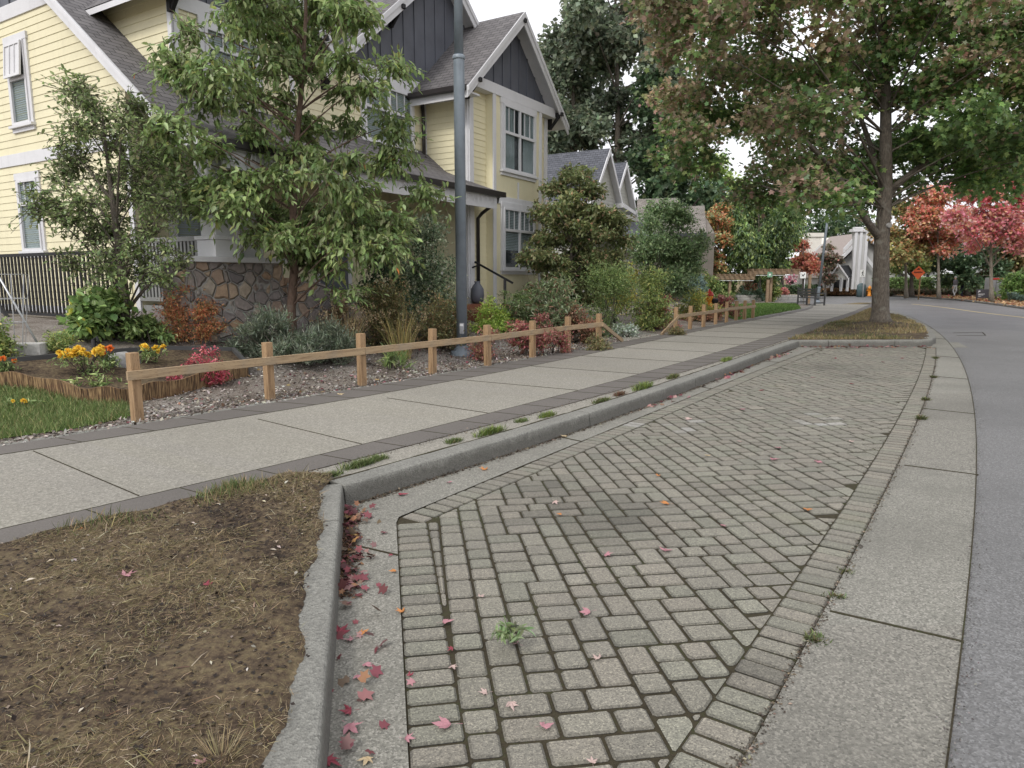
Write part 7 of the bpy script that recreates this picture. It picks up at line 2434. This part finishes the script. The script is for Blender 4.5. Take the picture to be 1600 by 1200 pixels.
# ------------------------------------------------------------------ weeds and grass tufts along the kerb and the paver edge
tufts = [(515, 744, 34, 12, 0), (560, 728, 50, 16, 0), (590, 718, 30, 12, 0), (765, 677, 50, 16, 1), (710, 690, 26, 10, 0), (815, 658, 22, 8, 0), (855, 650, 34, 11, 1), (940, 627, 40, 9, 2), (1005, 607, 48, 15, 1), (1052, 590, 34, 9, 2), (1135, 563, 34, 8, 1), (968, 617, 26, 9, 3)]
tl = ['thin green weeds at the kerb corner', 'low grass growing in the kerb joint close to its corner', 'few green blades in the kerb strip past the corner', 'bushy green grass tuft on the kerb strip, nearest large one', 'small grass tuft just left of the nearest large kerb tuft', 'tiny tuft between the two near kerb tufts', 'small bright tuft on the kerb strip above the first kerb joint', 'dull olive tuft along the kerb strip', 'widest bright green tuft on the kerb strip, in the middle of the kerb', 'brownish tuft past the widest kerb tuft', 'flat green tuft on the far part of the kerb strip', 'reddish dry weed against the widest kerb tuft']
tp = [G_GRASS, G_GRASS + G_LIME, G_BROWNGREEN + G_GRASS, G_RUST]
for i, (x, y, w, h, k) in enumerate(tufts):
    grass_clump('grass_tuft', tl[i], x - w / 2, x + w / 2, y - h, y, int(150 + w * 7), tp[k], 400 + i, group='grass tufts growing along the kerb', base=at(x, y, SW), wid=0.007, spreadk=0.8, along=cK.dir(at(x, y, SW).y))
et = [(1273, 1000, 26, 15), (1308, 932, 16, 11), (1322, 893, 14, 9), (1439, 655, 14, 12), (1446, 625, 12, 9), (1459, 590, 12, 7), (1462, 560, 12, 6), (1355, 828, 8, 5)]
el = ['round green weed in the right edge of the pavers, nearest the viewer', 'second weed along the right paver edge', 'small weed just past the second one on the right paver edge', 'thick grass on the right paver edge by the change of gutter colour', 'grass on the right paver edge past the thick one', 'narrow grass strip on the right paver edge far along', 'farthest grass on the right paver edge by the island kerb', 'tiny weed on the right paver edge halfway along']
for i, (x, y, w, h) in enumerate(et):
    grass_clump('weed', el[i], x - w / 2, x + w / 2, y - h, y, 170, G_MID + G_BROWNGREEN, 430 + i, group='weeds along the right paver edge', base=at(x, y, 0.0), wid=0.008, spreadk=1.0, cat='weed', along=cPR.dir(at(x, y, 0.0).y))
S('weed', 'leafy green weed growing between the pavers in the foreground', 'weed', 775, 824, 972, 992, 110, 'lance', 0.045, 0.3, [((0.09, 0.13, 0.05), 3), ((0.15, 0.18, 0.1), 2)], 44, ncl=6, twig=0.06)


# ------------------------------------------------------------------ uncountable ground cover
def pickg(rng, pal, n, jit=0.22): return pick(rng, pal, n, jit, 1.1)


def in_range(rng, n, ylo, yhi, L, R, bias=1.0):
    y = ylo + (yhi - ylo) * rng.random(n) ** bias
    xl = np.array([float(L(t)) for t in y]); xr = np.array([float(R(t)) for t in y])
    return xl + (xr - xl) * rng.random(n), y


def stuff(name, label, P, A, N, size, wr, tm, cols, mat):
    o = leaf_obj(name, P, A, N, size, wr, tm, cols, mat)
    o['kind'] = 'stuff'; o['label'] = label
    return o


def field(x, y, s, ph=0.0):
    return np.sin(x * s + 1.3 * np.sin(y * s * 0.7 + ph) + ph) * np.sin(y * s * 1.1 - 0.8 * np.sin(x * s * 0.6) + 2 * ph)


rng = np.random.default_rng(500)
# dry straw lying on the verge, thick in some patches and nearly absent in others
n = 130000
x, y = in_range(rng, n, 1.75, 4.95, vleft, lambda t: vright(t) + 0.01, 1.25)
patchy = 0.6 * field(x, y, 2.1) + 0.5 * field(x, y, 5.3, 2.0) + 0.35 * field(x, y, 13.0, 1.0)
keep = rng.random(n) < np.clip(0.36 + 0.9 * patchy - 0.25 * np.clip(x + 1.6, 0, 1), 0.05, 1)
x, y = x[keep], y[keep]; n = len(x)
z = np.array([vz(a, c) for a, c in zip(x, y)])
A = np.stack([rng.normal(0.3, 1, n), rng.normal(size=n), np.abs(rng.normal(0, 0.3, n))], 1)
stuff('dry_grass', 'dry straw scattered over the bare verge', np.stack([x, y, z + 0.002], 1), A, np.stack([rng.normal(0, .5, n), rng.normal(0, .5, n), np.ones(n)], 1), np.where(rng.random(n) < 0.02, rng.uniform(0.05, 0.11, n), rng.uniform(0.012, 0.045, n)), 0.042, 'blade', pickg(rng, [((0.34, 0.265, 0.15), 4), ((0.24, 0.18, 0.095), 4), ((0.44, 0.37, 0.25), 1.5), ((0.17, 0.15, 0.055), 3.5), ((0.11, 0.075, 0.045), 3)], n), M['straw'])
n = 90
x, y = in_range(rng, n, 1.8, 4.7, vleft, vright, 1.2)
z = np.array([vz(a, c) for a, c in zip(x, y)])
stuff('wood_chips', 'pale wood chips scattered on the bare verge', np.stack([x, y, z + 0.006], 1), np.stack([rng.normal(size=n), rng.normal(size=n), rng.normal(0, .15, n)], 1), np.stack([rng.normal(0, .3, n), rng.normal(0, .3, n), np.ones(n)], 1), rng.uniform(0.015, 0.05, n), 0.35, 'quad', pickg(rng, [((0.5, 0.45, 0.38), 3), ((0.36, 0.3, 0.24), 3)], n), M['dead'])
# wood chips, grit and crumbs on the verge
n = 5000
x, y = in_range(rng, n, 1.75, 4.95, vleft, lambda t: vright(t) + 0.02, 1.2)
z = np.array([vz(a, c) for a, c in zip(x, y)])
stuff('soil_crumbs', 'small chips and crumbs of soil on the bare verge', np.stack([x, y, z + 0.004], 1), np.stack([rng.normal(size=n), rng.normal(size=n), rng.normal(0, .2, n)], 1), np.stack([rng.normal(0, .4, n), rng.normal(0, .4, n), np.ones(n)], 1), rng.uniform(0.008, 0.026, n), 0.7, 'quad', pickg(rng, [((0.022, 0.015, 0.011), 6), ((0.06, 0.042, 0.027), 3), ((0.2, 0.16, 0.11), 0.5)], n), M['dead'])
# green blades at the upper edge of the verge
n = 2600
y = rng.uniform(3.7, 4.95, n); xa = np.array([float(cA(t)) for t in y])
x = xa + np.abs(rng.normal(0.10, 0.12, n))
keep = (x < np.array([vright(t) for t in y]) - 0.02) & ((field(x, y, 4.0, 1) + rng.normal(0, .3, n)) > 0.1); x, y = x[keep], y[keep]; n = len(x)
z = np.array([vz(a, c) for a, c in zip(x, y)])
stuff('verge_grass', 'thin green grass along the pavement edge of the verge', np.stack([x, y, z], 1), np.stack([rng.normal(0, .5, n), rng.normal(0, .5, n), np.ones(n)], 1), rng.normal(size=(n, 3)), rng.uniform(0.03, 0.09, n), 0.06, 'blade', pickg(rng, G_GRASS + G_STRAW[:1], n), M['straw'])
# lawn at the left edge
n = 26000
lx = [gp(*q) for q in LAWN1]
poly = np.array([(p.x, p.y) for p in lx])
def inside(px, py, poly):
    c = np.zeros(len(px), bool); j = len(poly) - 1
    for i in range(len(poly)):
        xi, yi = poly[i]; xj, yj = poly[j]
        c ^= ((yi > py) != (yj > py)) & (px < (xj - xi) * (py - yi) / (yj - yi + 1e-12) + xi)
        j = i
    return c
x = rng.uniform(poly[:, 0].min(), poly[:, 0].max() + 0.1, n * 3); y = rng.uniform(poly[:, 1].min(), poly[:, 1].max(), n * 3)
k = inside(x + rng.normal(0, .05, n * 3), y + rng.normal(0, .05, n * 3), poly); x, y = x[k][:n], y[k][:n]; n = len(x)
z = np.array([garden_h(a, c) for a, c in zip(x, y)]) + 0.01
stuff('lawn_grass', 'green lawn grass at the left edge of the view', np.stack([x, y, z], 1), np.stack([rng.normal(0, .45, n), rng.normal(0, .45, n), np.ones(n)], 1), rng.normal(size=(n, 3)), rng.uniform(0.04, 0.11, n), 0.07, 'blade', pick(rng, G_GRASS + [((0.26, 0.24, 0.1), 0.8)], n, 0.22, 1.6), M['straw'])
# turf on the tree island
n = 24000
x, y = in_range(rng, n, 16.5, 33, ileft, iright, 1.5)
z = np.array([iz(a, c) for a, c in zip(x, y)])
dmap = np.hypot(x - 11.1, y - 20.96)
bare = (field(x, y, 1.1, 0.4) + rng.normal(0, .35, n) > 0.35) | (dmap < 0.9 + rng.normal(0, .25, n)) | ((y < 18.3) & (x > 9.3 + rng.normal(0, .3, n)))
k = ~bare; x, y, z = x[k], y[k], z[k]; n = len(x)
gr = (field(x, y, 0.8, 2.0) + rng.normal(0, .4, n)) > 0.45
cols = np.where(gr[:, None], pickg(rng, G_GRASS + G_BROWNGREEN, n), pickg(rng, G_STRAW + [((0.22, 0.2, 0.07), 3)], n))
stuff('island_grass', 'dry and green grass on the tree island', np.stack([x, y, z], 1), np.stack([rng.normal(0, .6, n), rng.normal(0, .6, n), np.ones(n)], 1), rng.normal(size=(n, 3)), rng.uniform(0.04, 0.10, n), 0.12, 'blade', cols, M['straw'])
# grass of the lawn by the pergola
n = 9000
poly = np.array([(p.x, p.y) for p in [gp(*q) for q in LAWN2]])
x = rng.uniform(poly[:, 0].min(), poly[:, 0].max(), n * 3); y = rng.uniform(poly[:, 1].min(), poly[:, 1].max(), n * 3)
k = inside(x, y, poly); x, y = x[k][:n], y[k][:n]; n = len(x)
stuff('lawn_grass', 'green lawn grass in front of the pergola', np.stack([x, y, np.array([garden_h(a, c) for a, c in zip(x, y)])], 1), np.stack([rng.normal(0, .5, n), rng.normal(0, .5, n), np.ones(n)], 1), rng.normal(size=(n, 3)), rng.uniform(0.05, 0.11, n), 0.25, 'blade', pickg(rng, [((0.08, 0.16, 0.03), 4), ((0.12, 0.2, 0.04), 3)], n), M['straw'])
# wood chip mulch of the front garden
n = 30000
y = 5.5 + 12.5 * rng.random(n) ** 1.3; w = rng.random(n) ** 1.4 * 4.0
x = np.array([float(cD(t)) for t in y]) - 0.02 - w
lawn = inside(x, y, np.array([(p.x, p.y) for p in lx])); bedpoly = np.array([(p.x, p.y) for p in bedpts + backp])
k = ~lawn & ~inside(x, y, bedpoly); x, y = x[k], y[k]; n = len(x)
z = np.array([garden_h(a, c) for a, c in zip(x, y)])
stuff('bark_mulch', 'pale wood chip mulch of the front garden', np.stack([x, y, z + 0.006], 1), np.stack([rng.normal(size=n), rng.normal(size=n), rng.normal(0, .3, n)], 1), np.stack([rng.normal(0, .5, n), rng.normal(0, .5, n), np.ones(n)], 1), rng.uniform(0.02, 0.065, n), 0.5, 'quad', pickg(rng, [((0.34, 0.305, 0.27), 4), ((0.47, 0.43, 0.39), 2.5), ((0.19, 0.155, 0.125), 3), ((0.09, 0.07, 0.055), 2), ((0.24, 0.12, 0.08), 0.4)], n), M['dead'])
# leaf litter of the far verge
n = 9000
u = rng.random(n); pts_ = np.array(pl)[::-1]
t = u * (len(pts_) - 1); i0 = np.minimum(t.astype(int), len(pts_) - 2); f_ = (t - i0)[:, None]
base_ = pts_[i0] * (1 - f_) + pts_[i0 + 1] * f_
x = base_[:, 0] + 0.1 + rng.random(n) ** 1.3 * 7; y = base_[:, 1] + rng.normal(0, .3, n)
stuff('leaf_litter', 'fallen leaves covering the verge across the road', np.stack([x, y, np.full(n, 0.108)], 1), np.stack([rng.normal(size=n), rng.normal(size=n), rng.normal(0, .3, n)], 1), np.stack([rng.normal(0, .4, n), rng.normal(0, .4, n), np.ones(n)], 1), rng.uniform(0.08, 0.2, n), 0.9, 'quad', pickg(rng, [((0.42, 0.26, 0.11), 4), ((0.36, 0.16, 0.07), 3), ((0.5, 0.36, 0.18), 2), ((0.35, 0.07, 0.06), 1)], n), M['dead'])
# litter caught in the gutter along the kerb
PINK = [((0.19, 0.05, 0.062), 4), ((0.32, 0.16, 0.165), 3.5), ((0.11, 0.03, 0.036), 3), ((0.26, 0.13, 0.06), 1.2), ((0.16, 0.105, 0.07), 3.5)]
def gutter_litter(n, ylo, yhi, off, sz, pal, lab, clump=None):
    y = rng.uniform(ylo, yhi, n)
    if clump is not None:
        k = (np.sin(y * 2.3 + 0.5) + np.sin(y * 5.1) * 0.6 + rng.normal(0, .4, n)) > clump
        y = y[k]; n = len(y)
    x = np.array([kfoot(t) for t in y]) + 0.02 + np.abs(rng.normal(0, off, n))
    stuff('gutter_litter', lab, np.stack([x, y, 0.006 + rng.random(n) * 0.02], 1), np.stack([rng.normal(size=n), rng.normal(size=n), rng.normal(0, .35, n)], 1), np.stack([rng.normal(0, .5, n), rng.normal(0, .5, n), np.ones(n)], 1), sz * rng.uniform(.5, 1.2, n), 0.95, 'maple', pickg(rng, pal, n), M['dead'])
gutter_litter(120, 3.35, 4.7, 0.075, 0.06, PINK + [((0.36, 0.2, 0.06), 1.6)], 'red and orange leaves heaped at the kerb corner')
gutter_litter(230, 8.3, 15.6, 0.10, 0.085, PINK, 'red leaves lying along the foot of the long kerb', 0.1)
gutter_litter(24, 1.95, 3.4, 0.10, 0.062, PINK, 'red and pink leaves strewn down the near gutter')
n = 700; y = 6.5 + 11 * rng.random(n) ** 1.2; w = rng.random(n) ** 1.2 * 3.2; x = np.array([float(cD(t)) for t in y]) - 0.05 - w
k = ~inside(x, y, np.array([(p.x, p.y) for p in lx])) & ~inside(x, y, bedpoly); x, y = x[k], y[k]; n = len(x)
stuff('mulch_leaves', 'small fallen leaves on the wood chip mulch', np.stack([x, y, np.array([garden_h(a, c) for a, c in zip(x, y)]) + 0.012], 1), np.stack([rng.normal(size=n), rng.normal(size=n), rng.normal(0, .3, n)], 1), np.stack([rng.normal(0, .5, n), rng.normal(0, .5, n), np.ones(n)], 1), 0.06 * rng.uniform(.5, 1.2, n), 0.8, 'quad', pickg(rng, PINK + [((0.3, 0.2, 0.08), 4), ((0.14, 0.09, 0.05), 4)], n), M['dead'])
n = 2200; y = rng.uniform(3.3, 4.7, n); x = np.array([kfoot(t) for t in y]) + np.abs(rng.normal(0, 0.05, n))
stuff('gutter_litter', 'brown crumbs and stalks in the kerb corner', np.stack([x, y, np.full(n, 0.004)], 1), np.stack([rng.normal(size=n), rng.normal(size=n), rng.normal(0, .3, n)], 1), np.stack([rng.normal(0, .5, n), rng.normal(0, .5, n), np.ones(n)], 1), rng.uniform(0.01, 0.04, n), 0.25, 'quad', pickg(rng, [((0.12, 0.06, 0.035), 4), ((0.07, 0.045, 0.03), 3), ((0.25, 0.15, 0.08), 1)], n), M['dead'])
def crumbs(xs, ys, zs, lab, pal, s0, s1):
    m_ = len(xs)
    stuff('street_dirt', lab, np.stack([xs, ys, zs], 1), np.stack([rng.normal(size=m_), rng.normal(size=m_), rng.normal(0, .3, m_)], 1), np.stack([rng.normal(0, .5, m_), rng.normal(0, .5, m_), np.ones(m_)], 1), rng.uniform(s0, s1, m_), 0.6, 'quad', pickg(rng, pal, m_), M['dead'])
DIRT = [((0.06, 0.045, 0.032), 5), ((0.12, 0.09, 0.06), 3), ((0.25, 0.2, 0.14), 1)]
y = 4.8 + 11.0 * rng.random(4200) ** 1.3
crumbs(np.array([kfoot(t) for t in y]) + 0.008 + np.abs(rng.normal(0, 0.035, 4200)), y, np.full(4200, 0.003), 'dirt and leaf crumbs along the foot of the long kerb', DIRT, 0.008, 0.03)
y = 1.9 + 12.0 * rng.random(2600) ** 1.4
crumbs(np.array([float(cPR(t)) for t in y]) + rng.normal(0.004, 0.018, 2600), y, np.full(2600, 0.003), 'dark crumbs in the joint between the pavers and the right-hand gutter', DIRT, 0.006, 0.02)
y = 1.9 + 14.0 * rng.random(2200) ** 1.4
crumbs(np.array([float(cGR(t)) for t in y]) + rng.normal(0.01, 0.04, 2200), y, np.full(2200, 0.002), 'grit along the edge of the road', [((0.16, 0.15, 0.14), 4), ((0.07, 0.06, 0.05), 4), ((0.3, 0.29, 0.27), 1)], 0.005, 0.014)
y = 3.7 + 12.5 * rng.random(2200) ** 1.3
crumbs(np.array([float(cA(t)) for t in y]) + rng.normal(0.02, 0.05, 2200), y, np.full(2200, SW + 0.003), 'soil crumbs along the edge of the pavement border', DIRT, 0.006, 0.022)
n = 150; tt = rng.random(n); x = 6.7 + 3.0 * tt; y = YE + 0.12 + 0.08 * tt - np.abs(rng.normal(0, 0.18, n))
stuff('gutter_litter', 'red leaves blown against the far kerb of the parking bay', np.stack([x, y, 0.005 + rng.random(n) * 0.02], 1), np.stack([rng.normal(size=n), rng.normal(size=n), rng.normal(0, .35, n)], 1), np.stack([rng.normal(0, .5, n), rng.normal(0, .5, n), np.ones(n)], 1), 0.07 * rng.uniform(.5, 1.2, n), 0.95, 'maple', pickg(rng, PINK + [((0.16, 0.1, 0.06), 6)], n), M['dead'])

# ------------------------------------------------------------------ fallen maple leaves one could count
def leaf_mesh(seed):
    rn = random.Random(seed)
    out = []
    lob = [(-2.25, 0.45), (-1.25, 0.82), (0.0, 1.0), (1.25, 0.82), (2.25, 0.45)]
    ring = []
    for k, (a, r) in enumerate(lob):
        a = a * 0.62; r *= rn.uniform(0.85, 1.1)
        if k: ring.append(((a + lob[k - 1][0] * 0.62) / 2, 0.42 * rn.uniform(0.85, 1.1)))
        ring += [(a - 0.22, r * 0.62), (a - 0.12, r * 0.72), (a, r), (a + 0.12, r * 0.72), (a + 0.22, r * 0.62)]
    cu, tw = rn.uniform(0.15, 0.6), rn.uniform(-0.4, 0.4)
    def P(a, r):
        x, y = r * math.sin(a), r * math.cos(a) - 0.35
        return (x, y, cu * (x * x * 0.9 + y * y * 0.5) + tw * x * y + 0.06 * math.sin(7 * a + seed))
    bm = bmesh.new()
    c = bm.verts.new(P(0, 0.0)); st = bm.verts.new((0.02, -0.95, 0.05)); st2 = bm.verts.new((-0.02, -0.95, 0.05))
    vs = [bm.verts.new(P(a, r)) for a, r in ring]
    base = bm.verts.new(P(math.pi, 0.04))
    for a, b_ in zip(vs[:-1], vs[1:]): bm.faces.new((c, b_, a))
    bm.faces.new((c, vs[0], base)); bm.faces.new((c, base, vs[-1])); bm.faces.new((base, st, st2))
    me = bpy.data.meshes.new('fallen_leaf'); bm.to_mesh(me); bm.free()
    return me
LM = {}
LEAFC = {'pink': (0.36, 0.17, 0.195), 'red': (0.22, 0.032, 0.05), 'orange': (0.42, 0.17, 0.045), 'pale': (0.42, 0.31, 0.28), 'tan': (0.42, 0.33, 0.2)}
for cn, c in LEAFC.items():
    M['leaf_' + cn] = paint('fallen_leaf_' + cn, c, 0.65, 0.22, 40)
    for s in range(3):
        me = leaf_mesh(s + 10 * len(LM)); me.materials.append(M['leaf_' + cn]); LM[(cn, s)] = me
FL = [(950, 868, 'pink', 22), (1040, 860, 'pink', 26), (868, 786, 'pale', 18), (915, 957, 'pink', 26), (1130, 822, 'pink', 16), (802, 1003, 'pink', 26), (932, 1028, 'pale', 24), (800, 1104, 'pale', 28), (853, 1135, 'pink', 28), (692, 1133, 'pink', 50), (640, 1155, 'pink', 24), (698, 972, 'pink', 24), (752, 932, 'pale', 18), (704, 1015, 'red', 14), (708, 1044, 'pale', 22), (755, 1083, 'pale', 22), (626, 955, 'orange', 22), (615, 893, 'orange', 16), (874, 804, 'orange', 12), (1028, 743, 'orange', 12), (1040, 787, 'orange', 20), (1262, 797, 'orange', 18), (1210, 718, 'pink', 26), (1278, 722, 'pink', 18), (882, 682, 'tan', 22), (756, 733, 'orange', 20), (702, 754, 'pink', 14), (566, 990, 'orange', 24), (560, 1060, 'pink', 24), (574, 1040, 'pink', 22), (535, 985, 'red', 34), (550, 1140, 'pink', 46), (541, 1112, 'red', 28), (520, 1192, 'red', 40), (572, 1190, 'tan', 30), (517, 1082, 'red', 18), (201, 897, 'pink', 38), (324, 913, 'red', 18), (125, 827, 'orange', 12), (313, 1192, 'pink', 26), (1215, 700, 'pink', 16), (1160, 640, 'pink', 16), (1330, 690, 'pale', 12), (628, 773, 'red', 30), (925, 1190, 'pale', 20), (610, 868, 'red', 10), (1076, 655, 'pale', 16), (990, 605, 'red', 18), (1190, 610, 'red', 14), (1270, 590, 'pink', 14), (1330, 600, 'red', 12), (1380, 566, 'red', 14), (1305, 560, 'red', 16), (1345, 555, 'pink', 14), (1410, 560, 'red', 12), (532, 616, 'tan', 14), (1105, 712, 'tan', 12), (1155, 690, 'pale', 12), (640, 1055, 'red', 16), (545, 1000, 'pink', 26)]
PLACE = {}
for i, (x, y, cn, wpx) in enumerate(FL):
    z = 0.006
    if (x, y) in ((201, 897), (324, 913), (125, 827), (313, 1192)): z = SW + 0.02; where = 'the bare verge'
    elif (x, y) == (532, 616): z = SW + 0.006; where = 'the pavement'
    elif x < 600 and y > 900 or (x, y) in ((628, 773), (702, 754), (756, 733), (882, 682)): where = 'the concrete gutter'
    else: where = 'the parking bay pavers'
    p = at(x, y, z)
    k = (p - Vector((0, 0, CH))).length / F
    o = bpy.data.objects.new('fallen_leaf', LM[(cn, i % 3)]); COL.objects.link(o)
    s = min(0.075, max(0.03, wpx * k / 1.5))
    o.location = p + Vector((0, 0, 0.004)); o.scale = (s, s, s)
    o.rotation_euler = (random.uniform(-.2, .2), random.uniform(-.2, .2), random.uniform(0, 6.28))
    word = {'pink': 'pale pink', 'red': 'deep red', 'orange': 'orange', 'pale': 'faded pinkish white', 'tan': 'tan'}[cn]
    tag(o, '%s fallen maple leaf lying on %s' % (word, where), 'leaf', '%s leaves on %s' % (word, where))
